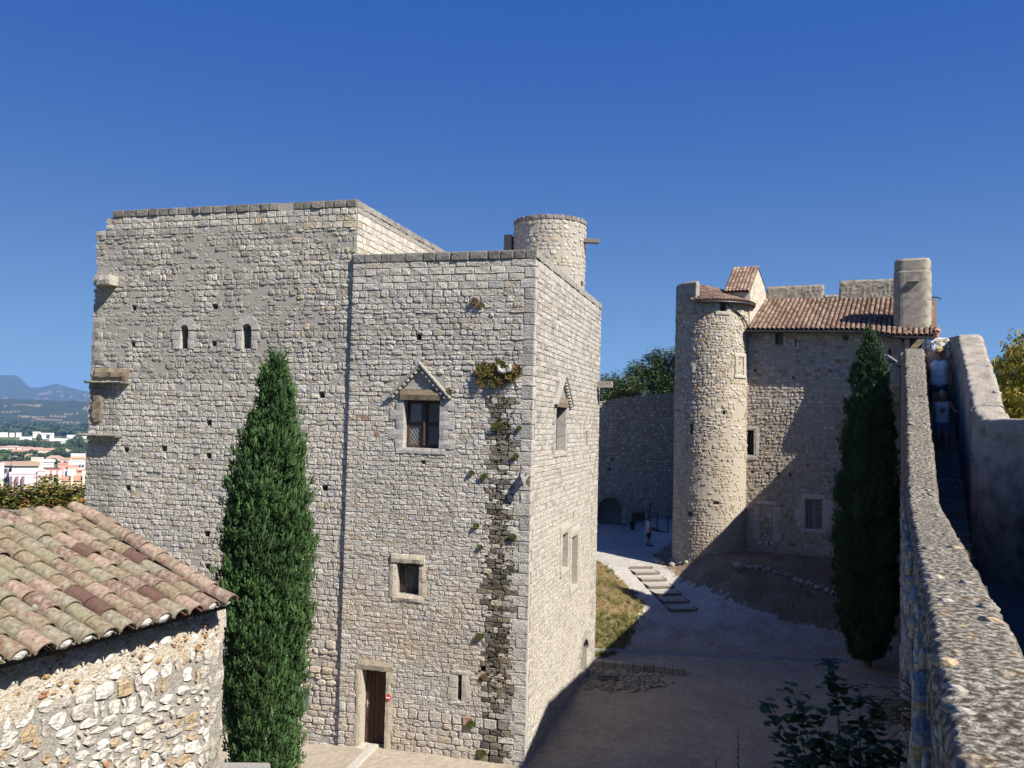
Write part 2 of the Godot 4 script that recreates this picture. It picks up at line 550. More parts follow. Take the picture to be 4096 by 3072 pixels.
func _ready() -> void:
	# ------------------------------------------------ camera, sky, sun, exposure
	var cam := Camera3D.new()
	cam.name = "camera"
	add_child(cam)
	cam.fov = 47.17
	cam.near = 0.05
	cam.far = 40000.0
	var pitch := deg_to_rad(2.53)
	var fwd := Vector3(0, sin(pitch), -cos(pitch))
	var up := Vector3(0, cos(pitch), sin(pitch)).rotated(fwd, -0.0238)
	cam.look_at_from_position(EYE, EYE + fwd, up)
	cam.current = true

	var sky := ProceduralSkyMaterial.new()
	sky.sky_top_color = Color(0.085, 0.285, 0.60)
	sky.sky_horizon_color = Color(0.49, 0.665, 0.80)
	sky.sky_curve = 0.11
	sky.ground_horizon_color = Color(0.49, 0.665, 0.80)
	sky.ground_bottom_color = Color(0.30, 0.28, 0.24)
	sky.ground_curve = 0.02
	sky.sun_angle_max = 50.0
	sky.sun_curve = 0.25
	var env := Environment.new()
	env.background_mode = Environment.BG_SKY
	env.sky = Sky.new()
	env.sky.sky_material = sky
	env.background_energy_multiplier = 0.66
	env.tonemap_mode = Environment.TONE_MAPPER_LINEAR
	env.tonemap_exposure = 2.0
	env.sdfgi_enabled = true
	env.ssao_enabled = true
	env.ssil_enabled = true
	env.fog_enabled = true
	env.fog_density = 0.000085
	env.fog_light_color = Color(0.48, 0.64, 0.86)
	var we := WorldEnvironment.new()
	we.name = "environment"
	we.environment = env
	add_child(we)

	var sun := DirectionalLight3D.new()
	sun.name = "sun"
	sun.light_energy = 1.6
	sun.light_color = Color(1.0, 0.96, 0.90)
	sun.light_angular_distance = 0.5
	sun.shadow_enabled = true
	add_child(sun)
	sun.look_at_from_position(Vector3.ZERO, -Vector3(0.834, 1.12, 0.745), Vector3.UP)

	make_materials()
	terrain()
	countryside()
	keep()
	round_tower()
	residence()
	curtain_wall()
	rampart()
	cottage()
	courtyard_things()
	trees()
	town()
	wall_plants()
	people()

func rng_of(s: int) -> RandomNumberGenerator:
	var r := RandomNumberGenerator.new()
	r.seed = s
	return r

# ---------------------------------------------------------------- ground
func ground_y(x: float, z: float) -> float:
	var d := -z
	var h := 0.0
	if d > 37.9:
		if d < 41.3: h = lerpf(0.0, 0.9, (d - 37.9) / 3.4)
		elif d < 47.1: h = lerpf(0.9, 1.9, (d - 41.3) / 5.8)
		elif d < 52.0: h = lerpf(1.9, 2.3, (d - 47.1) / 4.9)
		else: h = 2.3
	h -= 0.2 * smoothstep(-3.2, -6.5, x)
	# the mound beside the keep's far corner
	h += 0.35 * exp(-((x - 4.4) * (x - 4.4) / 2.0 + (d - 43.0) * (d - 43.0) / 16.0))
	# the earth bank rises to the foot of the tower and the residence
	h += maxf(0.0, 2.95 - h) * smoothstep(40.2, 46.6, d) * smoothstep(8.5, 11.0, x)
	return h

func in_poly(p: Vector2, poly: PackedVector2Array) -> bool:
	return Geometry2D.is_point_in_polygon(p, poly)

func zone_of(x: float, d: float) -> int:
	# 0 court gravel, 1 white path, 2 earth bank, 3 dry mound, 4 drain strip
	var w := 0.35
	var p := Vector2(x + w * NF.get_noise_2d(x * 1.1, d * 1.1), d + w * NF.get_noise_2d(x * 1.1 + 40.0, d * 1.1))
	var dl := 37.45 - 0.07 * (x - 4.0)
	if x > 3.6 and x < 14.2 and absf(d - dl) < 0.24: return 4
	if in_poly(p, PackedVector2Array([Vector2(8.3, 50.6), Vector2(8.4, 47.6), Vector2(9.2, 44.3), Vector2(10.4, 42.2), Vector2(12.6, 40.8), Vector2(15.4, 39.6), Vector2(24, 38.6), Vector2(24, 54), Vector2(10.5, 54)])): return 2
	if in_poly(p, PackedVector2Array([Vector2(2.8, 36.4), Vector2(4.3, 36.5), Vector2(5.4, 38.6), Vector2(6.55, 41.8), Vector2(5.9, 44.6), Vector2(4.9, 48.6), Vector2(2.0, 50.5), Vector2(1.0, 36.4)])): return 3
	if d > 39.0 + 1.2 * NF.get_noise_2d(x * 0.6, d * 0.6): return 1
	return 0

func terrain() -> void:
	var rng := rng_of(5)
	var zones := []
	for k in 5: zones.append(MB.new())
	var x0 := -14.0
	var d0 := 14.0
	var st := 0.16
	var nx := 256
	var nd := 330
	var P := []
	for j in nd + 1:
		var row := PackedVector3Array()
		for i in nx + 1:
			var x := x0 + i * st
			var d := d0 + j * st
			if i > 0 and i < nx and j > 0 and j < nd:
				x += rng.randf_range(-0.045, 0.045); d += rng.randf_range(-0.045, 0.045)
			var y := ground_y(x, -d)
			y += 0.012 * NF.get_noise_2d(x * 2.0, d * 2.0) + 0.03 * NZ.get_noise_2d(x, d)
			var z := zone_of(x, d)
			if z == 2: y += 0.05 * NF.get_noise_2d(x * 3.0 + 9.0, d * 3.0)
			if z == 3: y += 0.07 * NF.get_noise_2d(x * 3.0 + 9.0, d * 3.0)
			row.append(Vector3(x, y, -d))
		P.append(row)
	for j in nd:
		for i in nx:
			var a: Vector3 = P[j][i]
			var b: Vector3 = P[j][i + 1]
			var c: Vector3 = P[j + 1][i + 1]
			var e: Vector3 = P[j + 1][i]
			for tr in [[a, b, c], [a, c, e]]:
				var ce: Vector3 = (tr[0] + tr[1] + tr[2]) / 3.0
				var z := zone_of(ce.x, -ce.z)
				var mb: MB = zones[z]
				var col := Color(0.30, 0.27, 0.235)
				var nv := NZ.get_noise_2d(ce.x * 1.6, ce.z * 1.6)
				var nf := NF.get_noise_2d(ce.x * 2.5, ce.z * 2.5)
				if z <= 1:
					col = Color(0.40, 0.345, 0.27).lerp(Color(0.49, 0.425, 0.335), clampf(0.5 + nv + 0.4 * nf, 0, 1))
					var wt := smoothstep(37.6, 42.5, -ce.z + 2.0 * nv + 1.2 * nf)
					col = col.lerp(Color(0.50, 0.48, 0.45).lerp(Color(0.58, 0.56, 0.53), clampf(0.5 + nv, 0, 1)), wt)
					if ce.x < 0.0: col = col.lerp(Color(0.52, 0.46, 0.38), 0.75)
				elif z == 2: col = Color(0.25, 0.19, 0.13).lerp(Color(0.35, 0.28, 0.195), clampf(0.5 + 1.2 * nv + 0.5 * nf, 0, 1))
				elif z == 3: col = Color(0.27, 0.20, 0.11).lerp(Color(0.22, 0.20, 0.09), clampf(0.5 + 1.5 * nv, 0, 1))
				else: col = Color(0.33, 0.335, 0.34)
				var gb := rng.randf_range(0.86, 1.12)
				mb.tri(tr[0], tr[1], tr[2], Color(col.r * gb, col.g * gb, col.b * gb))
	struct(zones[0], "courtyard_gravel", M.gravel)
	struct(zones[1], "path", M.gravel)
	struct(zones[2], "earth_bank_ground", M.earth)
	struct(zones[3], "grassy_mound_ground", M.earth)
	struct(zones[4], "drain_pavement", M.gravel)

	# the castle hill and the plain as one sheet, falling away on the town's side
	var g := MB.new()
	var rings := [0.0, 30.0, 60.0, 85.0, 120.0, 170.0, 240.0, 330.0, 500.0, 800.0, 1200.0, 1800.0, 2600.0, 4000.0, 7000.0, 12000.0, 20000.0]
	var ys := [-0.6, -0.6, -0.7, -4.0, -14.0, -27.0, -37.0, -41.0, -42.0, -42.0, -42.0, -42.0, -42.0, -42.0, -42.0, -42.0, -42.0]
	var segs := 96
	for r in rings.size() - 1:
		for s in segs:
			var q := []
			for w in [[r, s], [r + 1, s], [r + 1, s + 1], [r, s + 1]]:
				var a: float = TAU * w[1] / segs
				q.append(Vector3(4.0 + cos(a) * rings[w[0]], ys[w[0]], -35.0 + sin(a) * rings[w[0]]))
			var col := Color(0.10, 0.115, 0.05)
			if rings[r] > 450:
				var k := NZ.get_noise_2d(s * 3.1, r * 5.7)
				col = Color(0.22, 0.20, 0.12) if k > 0.1 else Color(0.09, 0.12, 0.045)
			g.quad(q[0], q[3], q[2], q[1], col)
	struct(g, "ground", M.far)

func ridge_y(az: float, x: float, d: float) -> float:
	# far table mountain and the lower forested foothills, as heights over the plain
	var y := -42.0
	var t := tan(az)   # screen-independent: direction as x / d
	var n := NZ.get_noise_2d(x * 0.0022, d * 0.0022)
	var n2 := NF.get_noise_2d(x * 0.0024, d * 0.0024)
	# foothills, 3 to 5.5 km
	var f := exp(-pow((d - 4600.0) / 1150.0, 2.0))
	y += f * (104.0 + 26.0 * n + 9.0 * n2)
	# the far ridge, 8 to 10 km: a flat-topped hill, a saddle, a second rounded hill
	var top := 300.0
	top += 122.0 * (1.0 - smoothstep(-0.566, -0.545, t))
	top += 42.0 * exp(-pow((t + 0.517) / 0.0125, 2.0))
	top -= 40.0 * smoothstep(-0.505, -0.47, t)
	top += 8.0 * n2
	var e := exp(-pow((d - 9200.0) / 1500.0, 2.0))
	y += e * top
	return y

func countryside() -> void:
	var mb := MB.new()
	var na := 150
	var nd := 56
	var P := []
	for j in nd + 1:
		var d := 3000.0 + 8200.0 * pow(float(j) / nd, 1.15)
		var row := PackedVector3Array()
		for i in na + 1:
			var az := deg_to_rad(lerpf(-40.0, -14.0, float(i) / na))
			var x := tan(az) * d
			row.append(Vector3(x, ridge_y(az, x, d), -d))
		P.append(row)
	for j in nd:
		for i in na:
			for tr in [[P[j][i], P[j][i + 1], P[j + 1][i + 1]], [P[j][i], P[j + 1][i + 1], P[j + 1][i]]]:
				var ce: Vector3 = (tr[0] + tr[1] + tr[2]) / 3.0
				var k := NZ.get_noise_2d(ce.x * 0.012, ce.z * 0.012)
				var k2 := NF.get_noise_2d(ce.x * 0.004, ce.z * 0.004)
				var col := Color(0.045, 0.07, 0.028).lerp(Color(0.075, 0.10, 0.04), clampf(0.5 + k2, 0, 1))
				if -ce.z < 5200 and k > 0.28 and ce.y < 40.0: col = Color(0.42, 0.33, 0.21)
				elif -ce.z > 7000 and k > 0.30 and ce.y < 250.0: col = Color(0.34, 0.27, 0.19)
				mb.tri(tr[0], tr[1], tr[2], col)
	struct(mb, "hills", M.hill)

# ---------------------------------------------------------------- the keep
func limestone(rng: RandomNumberGenerator, warm := 0.0) -> Color:
	var b := rng.randf_range(0.86, 1.08)
	var c := Color(0.56, 0.535, 0.485)
	var k := rng.randf()
	if k < 0.09: c = Color(0.50, 0.445, 0.36)
	elif k < 0.16: c = Color(0.46, 0.46, 0.455)
	elif k < 0.24: c = Color(0.60, 0.58, 0.54)
	c = c.lerp(Color(0.51, 0.43, 0.33), warm)
	return Color(c.r * b, c.g * b, c.b * b)

func keep_front_colour(u: float, v: float, rng: RandomNumberGenerator) -> Color:
	var n := NZ.get_noise_2d(u * 1.3, v * 1.3)
	var n2 := NF.get_noise_2d(u * 1.5 + 7.0, v * 1.5)
	var big := NZ.get_noise_2d(u * 0.5 + 60.0, v * 0.5)
	var c := limestone(rng, clampf(0.75 * smoothstep(6.5, 2.5, v) * (0.5 + 1.5 * n), 0.0, 0.7))
	c = c.lerp(Color(0.36, 0.35, 0.335), clampf(0.25 + 1.1 * big, 0.0, 0.5) * rng.randf())
	if u < -5.66:
		# patches of old render and a grey weathered zone on the upper left
		if v > 10.6 and v < 15.5:
			var z := n + 0.35 * n2 + 0.12 * sin((v - 10.6) / 4.9 * PI) - (0.0 if u < -7.3 else 0.25)
			if z > 0.16 and rng.randf() < 0.72:
				if rng.randf() < 0.42: return Color(0, 0, 0, 0)
				return Color(0.42, 0.405, 0.37, 0.5)
			if z > -0.12: c = c.lerp(Color(0.30, 0.285, 0.255), 0.45 + 0.3 * rng.randf())
		elif rng.randf() < 0.015: return Color(0, 0, 0, 0)
		if u < -13.9 and v < 11.2: c = c.lerp(Color(0.20, 0.19, 0.175), clampf(0.35 + n, 0.0, 0.8))
		if v > 15.9: c = Color(0.25, 0.24, 0.22) * rng.randf_range(0.7, 1.15)
		elif rng.randf() < 0.05 and v > 12.0 and u > -9.0: c = Color(0.52, 0.445, 0.34)
	else:
		if v > 14.16: c = Color(0.23, 0.225, 0.21) * rng.randf_range(0.7, 1.2)
		# the wet black streak under the broken spout
		var s := absf(u + 0.86 + 0.12 * n2) / (0.34 + 0.14 * n)
		if v < 10.3 and s < 1.3 and rng.randf() < 1.0 - s * 0.52:
			var k := rng.randf()
			c = c.lerp(Color(0.055, 0.047, 0.035), clampf(0.55 + 0.5 * k, 0.0, 0.97)) if k < 0.75 else c.lerp(Color(0.10, 0.085, 0.03), 0.7)
		elif v < 10.0 and u > -0.6 and n2 > 0.0 and v < 8.0: c = c.lerp(Color(0.2, 0.195, 0.18), 0.4 * rng.randf())
		if rng.randf() < 0.0025: c = Color(0.40, 0.27, 0.20)
		if v > 10.8 and v < 13.4 and n > 0.12: c = c.lerp(Color(0.28, 0.27, 0.25), 0.35 * rng.randf())
	c.a = 1.0
	return c

func keep_side_colour(u: float, v: float, rng: RandomNumberGenerator) -> Color:
	var n := NZ.get_noise_2d(u * 1.1 + 31.0, v * 0.5)
	var n2 := NF.get_noise_2d(u * 2.2 + 3.0, v * 0.35)
	var c := limestone(rng, clampf(0.5 * smoothstep(7.0, 3.0, v) * (0.5 + n), 0.0, 0.4))
	c = c.lerp(Color(0.54, 0.52, 0.48), 0.45)
	if v > 14.2: c = c.lerp(Color(0.27, 0.265, 0.25), 0.6)
	# rain streaks from the coping, and the dark far edge
	elif n2 > -0.02 and v > 9.8 - 5.0 * n2: c = c.lerp(Color(0.26, 0.255, 0.24), clampf(0.35 + 1.3 * n2, 0.15, 0.8) * rng.randf())
	elif NF.get_noise_2d(u * 1.3 + 20.0, v * 1.3) > 0.22: c = c.lerp(Color(0.32, 0.31, 0.29), 0.6 * rng.randf())
	if u > 10.0 and rng.randf() < 0.6: c = c.lerp(Color(0.24, 0.235, 0.215), 0.6 * rng.randf())
	c.a = 1.0
	return c

func keep() -> void:
	var rng := rng_of(101)
	var at := Vector3(0.586, 0, -24.836)
	var U := Vector3(0.9651, 0, 0.2619)
	var N := Vector3(-0.2619, 0, 0.9651)
	var K := thing("castle_keep", "tall pale limestone keep of two blocks with leaded gabled windows", "castle keep", at)
	var F := Frame.new(at, U, N)
	var L := Frame.new(at - N * 0.10, U, N)                     # the left block stands a hand back
	var S := Frame.new(at, -N, U)                               # the sunlit side of the wing
	var T := Frame.new(at - U * 5.66, -N, U)                    # the taller block's side, above the wing's roof
	var mc := Color(0.40, 0.385, 0.355)
	var rev := Color(0.50, 0.47, 0.42)

	# --- cores of mortar, with the openings
	var holesL := [[-11.62, 11.62, -11.32, 12.39, 0.9], [-9.40, 11.62, -9.06, 12.38, 0.9]]
	var putlog := []
	for q in [[-13.41, 12.93], [-10.42, 12.94], [-13.39, 11.75], [-10.40, 11.77], [-10.47, 9.27], [-13.48, 8.33], [-12.06, 8.41], [-10.43, 8.24], [-13.35, 7.11], [-10.38, 5.80], [-13.25, 5.57], [-10.32, 4.80], [-6.4, 7.4], [-6.6, 10.2]]:
		putlog.append([q[0] - 0.09, q[1] - 0.08, q[0] + 0.09, q[1] + 0.09, 0.35])
	holesL += putlog
	var cornerL := [[-15.3, 15.45, -14.62, 16.3], [-14.62, 15.9, -14.38, 16.3]]
	var core := MB.new()
	wall_face(core, L, -14.9, -5.60, -0.4, 15.45, holesL, mc, rev)
	wall_face(core, L, -14.6, -5.60, 15.45, 15.92, [], mc, rev)
	wall_face(core, L, -14.36, -5.60, 15.92, 16.15, [], mc, rev)
	part(core, "tall_wall", M.mortar, K)
	core = MB.new()
	var body := Frame.new(at, U, N)
	var pc := Color(0.36, 0.34, 0.30)
	# bodies behind the faces: sides, backs and tops
	for bx in [[-14.9, -5.66, -0.4, 15.45], [-14.6, -5.66, 15.45, 15.92], [-14.36, -5.66, 15.92, 16.15]]:
		var d0 := -13.0
		var d1 := -0.112
		core.quad(body.p(bx[0], bx[3], d1), body.p(bx[1], bx[3], d1), body.p(bx[1], bx[3], d0), body.p(bx[0], bx[3], d0), pc)
		core.quad(body.p(bx[0], bx[2], d0), body.p(bx[0], bx[2], d1), body.p(bx[0], bx[3], d1), body.p(bx[0], bx[3], d0), pc)
		core.quad(body.p(bx[1], bx[2], d0), body.p(bx[0], bx[2], d0), body.p(bx[0], bx[3], d0), body.p(bx[1], bx[3], d0), pc)
		core.quad(body.p(bx[1], bx[2], d1), body.p(bx[1], bx[2], d0), body.p(bx[1], bx[3], d0), body.p(bx[1], bx[3], d1), pc)
	# the wing: roof behind its parapet, back, and the strip where it steps out of the taller block
	core.quad(body.p(-5.66, 14.45, -0.012), body.p(-0.012, 14.45, -0.012), body.p(-0.012, 14.45, -11.4), body.p(-5.66, 14.45, -11.4), pc)
	core.quad(body.p(0, -0.4, -11.4), body.p(-5.66, -0.4, -11.4), body.p(-5.66, 14.45, -11.4), body.p(0, 14.45, -11.4), pc)
	core.quad(body.p(-5.66, -0.4, -0.112), body.p(-5.66, -0.4, -0.012), body.p(-5.66, 14.45, -0.012), body.p(-5.66, 14.45, -0.112), pc)
	part(core, "rubble_core", M.mortar, K)

	var win_big := [-3.88, 8.70, -2.75, 10.10, 0.95]
	var win_low := [-3.94, 4.45, -3.26, 5.35, 0.9]
	var door := [-4.95, -0.06, -4.19, 2.18, 0.8]
	var slit := [-2.0, 1.60, -1.87, 2.32, 0.8]
	var ph := [[-3.56, 11.86, -3.40, 12.04, 0.35], [-1.34, 2.46, -1.19, 2.62, 0.35], [-3.3, 8.24, -3.16, 8.34, 0.3]]
	core = MB.new()
	var stain := func(u: float, v: float) -> Color:
		var n := NF.get_noise_2d(u * 2.6, v * 1.1)
		var n2 := NF.get_noise_2d(u * 1.5 + 7.0, v * 1.5)
		var s := absf(u + 0.86 + 0.12 * n2) / 0.36 + 0.9 * n
		if v < 10.3 and s < 1.15: return Color(0.035, 0.03, 0.022).lerp(mc, smoothstep(0.75, 1.15, s))
		return mc.lerp(Color(0.47, 0.40, 0.31), clampf(0.8 * smoothstep(6.5, 2.5, v) * (0.5 + 1.5 * NZ.get_noise_2d(u * 1.3, v * 1.3)), 0.0, 0.7))
	wall_face(core, F, -5.66, 0.0, -0.4, 14.45, [win_big, win_low, door, slit] + ph, mc, rev, -0.004, stain, 0.11)
	part(core, "wing_wall", M.mortar, K)

	var sw_up := [3.12, 8.62, 4.62, 10.04, 0.9]
	var sw1 := [4.48, 4.68, 5.38, 5.86, 0.7]
	var sw2 := [6.1, 3.80, 7.18, 5.58, 0.7]
	var sarch := [8.32, 0.10, 9.66, 1.38, 1.2]
	core = MB.new()
	wall_face(core, S, 0.0, 11.4, -0.4, 14.45, [sw_up, sw1, sw2, sarch, [8.5, 8.7, 8.9, 9.25, 0.4], [4.0, 7.8, 4.16, 8.0, 0.3], [6.3, 6.2, 6.45, 6.4, 0.3]], Color(0.31, 0.30, 0.275), rev)
	part(core, "side_wall", M.mortar, K)

	# --- the stones
	var list := []
	var slim := [-14.9, -14.62]
	courses(list, L, -14.95, -5.62, -0.25, 2.9, Vector2(0.15, 0.24), Vector2(0.16, 0.42), holesL + [[-6.75, 4.0, -5.7, 4.3]], rng, keep_front_colour, {"jit": 0.03, "proud": 0.04, "gap": 0.028, "edge0": 0.10, "wob": 0.05})
	courses(list, L, -14.95, -5.62, 2.9, 10.5, Vector2(0.135, 0.20), Vector2(0.14, 0.36), holesL, rng, keep_front_colour, {"jit": 0.018, "proud": 0.022, "gap": 0.016, "edge0": 0.08, "wob": 0.03, "lost": 0.08})
	courses(list, L, -14.95, -5.62, 10.5, 15.3, Vector2(0.13, 0.22), Vector2(0.13, 0.36), holesL, rng, keep_front_colour, {"jit": 0.026, "proud": 0.022, "gap": 0.022, "edge0": 0.07, "wob": 0.05, "lost": 0.12})
	courses(list, L, -14.95, -5.62, 15.3, 15.92, Vector2(0.19, 0.22), Vector2(0.2, 0.42), cornerL, rng, keep_front_colour, {"jit": 0.015, "proud": 0.024, "gap": 0.018})
	courses(list, L, -14.9, -5.62, 15.92, 16.17, Vector2(0.2, 0.25), Vector2(0.25, 0.5), cornerL, rng, keep_front_colour, {"jit": 0.012, "proud": 0.05, "gap": 0.02})
	var hf := [[-3.99, 10.10, -2.66, 10.85], win_big, win_low, door, slit] + ph
	courses(list, F, -5.66, -0.30, -0.3, 1.2, Vector2(0.16, 0.26), Vector2(0.2, 0.42), hf, rng, keep_front_colour, {"jit": 0.022, "proud": 0.030, "gap": 0.02, "wob": 0.04})
	courses(list, F, -5.66, -0.30, 1.2, 10.2, Vector2(0.12, 0.165), Vector2(0.15, 0.36), hf, rng, keep_front_colour, {"jit": 0.012, "proud": 0.015, "gap": 0.013, "wob": 0.02, "lost": 0.07})
	courses(list, F, -5.66, -0.30, 10.2, 13.35, Vector2(0.12, 0.19), Vector2(0.14, 0.42), hf, rng, keep_front_colour, {"jit": 0.02, "proud": 0.026, "gap": 0.018, "wob": 0.03, "lost": 0.12})
	courses(list, F, -5.66, -0.30, 13.35, 14.18, Vector2(0.2, 0.22), Vector2(0.28, 0.6), hf, rng, keep_front_colour, {"jit": 0.010, "proud": 0.018, "gap": 0.022})
	courses(list, F, -5.66, 0.02, 14.18, 14.45, Vector2(0.26, 0.27), Vector2(0.28, 0.6), [], rng, keep_front_colour, {"jit": 0.012, "proud": 0.05, "gap": 0.02})
	# quoins of the lit corner, dressed and larger, turning the corner
	var qv := -0.3
	var flip := false
	while qv < 14.15:
		var h := minf(rng.randf_range(0.28, 0.42), 14.18 - qv)
		if 14.18 - qv - h < 0.15: h = 14.18 - qv
		var wu := rng.randf_range(0.38, 0.5) if flip else rng.randf_range(0.28, 0.34)
		flip = not flip
		var qc := Color(0.53, 0.515, 0.48) * rng.randf_range(0.85, 1.06)
		if qv > 6.0 and rng.randf() < 0.25: qc = Color(0.36, 0.355, 0.34)
		var poly := PackedVector2Array([Vector2(-wu, qv + 0.01), Vector2(-wu * 0.5, qv + 0.01), Vector2(0.018, qv + 0.01), Vector2(0.018, qv + h * 0.5), Vector2(0.018, qv + h - 0.01), Vector2(-wu * 0.5, qv + h - 0.01), Vector2(-wu, qv + h - 0.01), Vector2(-wu, qv + h * 0.5)])
		keep_stone(list, F, poly, 0.018, Color(qc.r, qc.g, qc.b), wu * h)
		var ws := 0.66 - wu
		poly = PackedVector2Array([Vector2(-0.018, qv + 0.01), Vector2(ws * 0.5, qv + 0.01), Vector2(ws, qv + 0.01), Vector2(ws, qv + h * 0.5), Vector2(ws, qv + h - 0.01), Vector2(ws * 0.5, qv + h - 0.01), Vector2(-0.018, qv + h - 0.01), Vector2(-0.018, qv + h * 0.5)])
		keep_stone(list, S, poly, 0.018, Color(0.52, 0.50, 0.46) * rng.randf_range(0.9, 1.06), ws * h)
		qv += h
	var hs := [[3.0, 10.04, 4.75, 10.8], sw_up, sw1, sw2, sarch, [8.5, 8.7, 8.9, 9.25, 0.4], [4.0, 7.8, 4.16, 8.0, 0.3], [6.3, 6.2, 6.45, 6.4, 0.3]]
	courses(list, S, 0.36, 11.42, -0.3, 10.0, Vector2(0.13, 0.19), Vector2(0.18, 0.44), hs, rng, keep_side_colour, {"jit": 0.012, "proud": 0.013, "gap": 0.014, "edge1": 0.04})
	courses(list, S, 0.36, 11.42, 10.0, 14.2, Vector2(0.15, 0.21), Vector2(0.22, 0.52), hs, rng, keep_side_colour, {"jit": 0.012, "proud": 0.013, "gap": 0.016, "edge1": 0.04})
	courses(list, S, 0.0, 11.42, 14.2, 14.45, Vector2(0.24, 0.25), Vector2(0.3, 0.6), [], rng, keep_side_colour, {"jit": 0.012, "proud": 0.045, "gap": 0.02})
	courses(list, T, 0.1, 11.6, 14.3, 15.95, Vector2(0.19, 0.25), Vector2(0.25, 0.62), [], rng, func(_u, v, r): return limestone(r, 0.1) * 1.05 if v < 15.7 else Color(0.36, 0.35, 0.32), {"jit": 0.012, "proud": 0.018, "gap": 0.02})
	courses(list, T, 0.1, 11.6, 15.95, 16.17, Vector2(0.2, 0.23), Vector2(0.25, 0.5), [], rng, func(_u, _v, r): return Color(0.30, 0.295, 0.28) * r.randf_range(0.8, 1.15), {"jit": 0.012, "proud": 0.04, "gap": 0.02})
	lay(list, K, M.stone, rng)

	# --- ledges and corbels at the broken left edge
	for q in [[-15.02, -13.44, 10.47, 10.54, 0.26], [-15.14, -13.66, 8.74, 8.83, 0.34]]:
		part(block(L, q[0], q[1], q[2], q[3], -0.1, q[4], Color(0.27, 0.255, 0.23), rng, 0.012), "ledge", M.stone, K)
	part(block(L, -14.9, -13.46, 10.56, 10.97, -0.05, 0.09, Color(0.27, 0.225, 0.165), rng, 0.03), "render_patch", M.mortar, K, "brown rough render above the upper ledge")
	part(block(L, -14.93, -14.35, 9.1, 10.4, -0.05, 0.07, Color(0.25, 0.215, 0.165), rng, 0.035), "render_patch", M.mortar, K, "brown rough render between the two ledges")
	part(block(L, -14.55, -14.06, 13.66, 13.98, -0.1, 0.45, Color(0.47, 0.45, 0.41), rng, 0.012), "corbel", M.stone, K)
	part(block(L, -14.78, -14.57, 13.66, 13.99, -0.1, 0.30, Color(0.44, 0.42, 0.38), rng, 0.012), "corbel", M.stone, K)
	part(block(L, -15.0, -14.62, 15.22, 15.5, -0.3, 0.06, Color(0.36, 0.35, 0.33), rng, 0.015), "corner_block", M.stone, K)
	for q in [[-14.96, -14.45, 11.1, 11.85], [-14.96, -14.6, 11.86, 12.3], [-14.96, -14.5, 12.3, 12.66], [-14.96, -14.62, 12.68, 13.1]]:
		part(block(L, q[0], q[1], q[2], q[3], -0.05, 0.05, Color(0.36, 0.35, 0.33) * rng.randf_range(0.85, 1.15), rng, 0.012), "quoin", M.stone, K)

	# --- two small round-headed windows
	for w in [[-11.62, -11.32], [-9.40, -9.06]]:
		var ce: float = (w[0] + w[1]) * 0.5
		var hw: float = (w[1] - w[0]) * 0.5
		var wn := Node3D.new()
		wn.name = "arched_window"
		K.add_child(wn, true)
		var pale := Color(0.46, 0.45, 0.425)
		for sd in [-1.0, 1.0]:
			var v := 11.60
			for h in [0.30, 0.27, 0.0]:
				var wd := rng.randf_range(0.17, 0.32)
				if h > 0:
					var a: float = ce + sd * hw
					part(block(L, minf(a, a + sd * wd), maxf(a, a + sd * wd), v + 0.005, v + h - 0.005, -0.3, 0.045, pale * rng.randf_range(0.9, 1.1), rng), "jamb_stone", M.dressed, wn)
				v += h
		for k in 5:
			var a0 := PI * k / 5.0
			var a1 := PI * (k + 1) / 5.0
			var mb := MB.new()
			var vc := 12.20
			var poly := []
			var ro := hw + 0.26
			for j in 4: poly.append(Vector2(ce + cos(lerpf(a0 + 0.02, a1 - 0.02, j / 3.0)) * hw, vc + sin(lerpf(a0 + 0.02, a1 - 0.02, j / 3.0)) * hw * 1.15))
			for j in 4: poly.append(Vector2(ce + cos(lerpf(a1 - 0.02, a0 + 0.02, j / 3.0)) * ro, vc + sin(lerpf(a1 - 0.02, a0 + 0.02, j / 3.0)) * ro))
			poly.reverse()
			mb.prism(poly, L, -0.3, 0.045, pale * rng.randf_range(0.92, 1.08))
			part(mb, "arch_stone", M.dressed, wn)
		leaded_pane(wn, L, w[0], w[1], 11.62, 12.39, -0.30, 0.10)

	# --- the great gabled window of the wing
	gabled_window(K, F, -3.88, -2.75, 8.70, 10.10, -3.39, 11.13, -4.32, -2.47, rng)
	gabled_window(K, S, 3.12, 4.62, 8.62, 10.04, 4.05, 11.06, 2.84, 5.36, rng)

	# --- the barred square window
	var bw := Node3D.new()
	bw.name = "barred_window"
	K.add_child(bw, true)
	var pl := Color(0.57, 0.52, 0.43)
	part(block(F, -4.12, -3.08, 5.36, 5.60, -0.3, 0.09, pl, rng, 0.010), "lintel", M.dressed, bw)
	part(block(F, -4.16, -3.95, 4.34, 5.36, -0.35, 0.05, pl, rng, 0.008), "jamb_stone", M.dressed, bw)
	part(block(F, -3.25, -3.04, 4.85, 5.34, -0.35, 0.045, pl * 0.92, rng, 0.008), "jamb_stone", M.dressed, bw)
	part(block(F, -3.25, -3.0, 4.36, 4.84, -0.35, 0.04, pl * 0.85, rng, 0.008), "jamb_stone", M.dressed, bw)
	part(block(F, -4.06, -3.12, 4.26, 4.44, -0.35, 0.05, pl, rng, 0.008), "sill", M.dressed, bw)
	wood_frame(bw, F, -3.93, -3.27, 4.47, 5.33, -0.26, 1, 1)
	for k in 4:
		var bar := MB.new()
		var u := lerpf(-3.93, -3.27, (k + 0.8) / 4.6)
		bar.tube([F.p(u, 4.42, -0.08), F.p(u, 5.2 if k else 5.36, -0.08)], [0.011, 0.011], 6, Color(0.05, 0.048, 0.045))
		part(bar, "bar", M.metal, bw)

	# --- the door
	var dn := Node3D.new()
	dn.name = "door"
	K.add_child(dn, true)
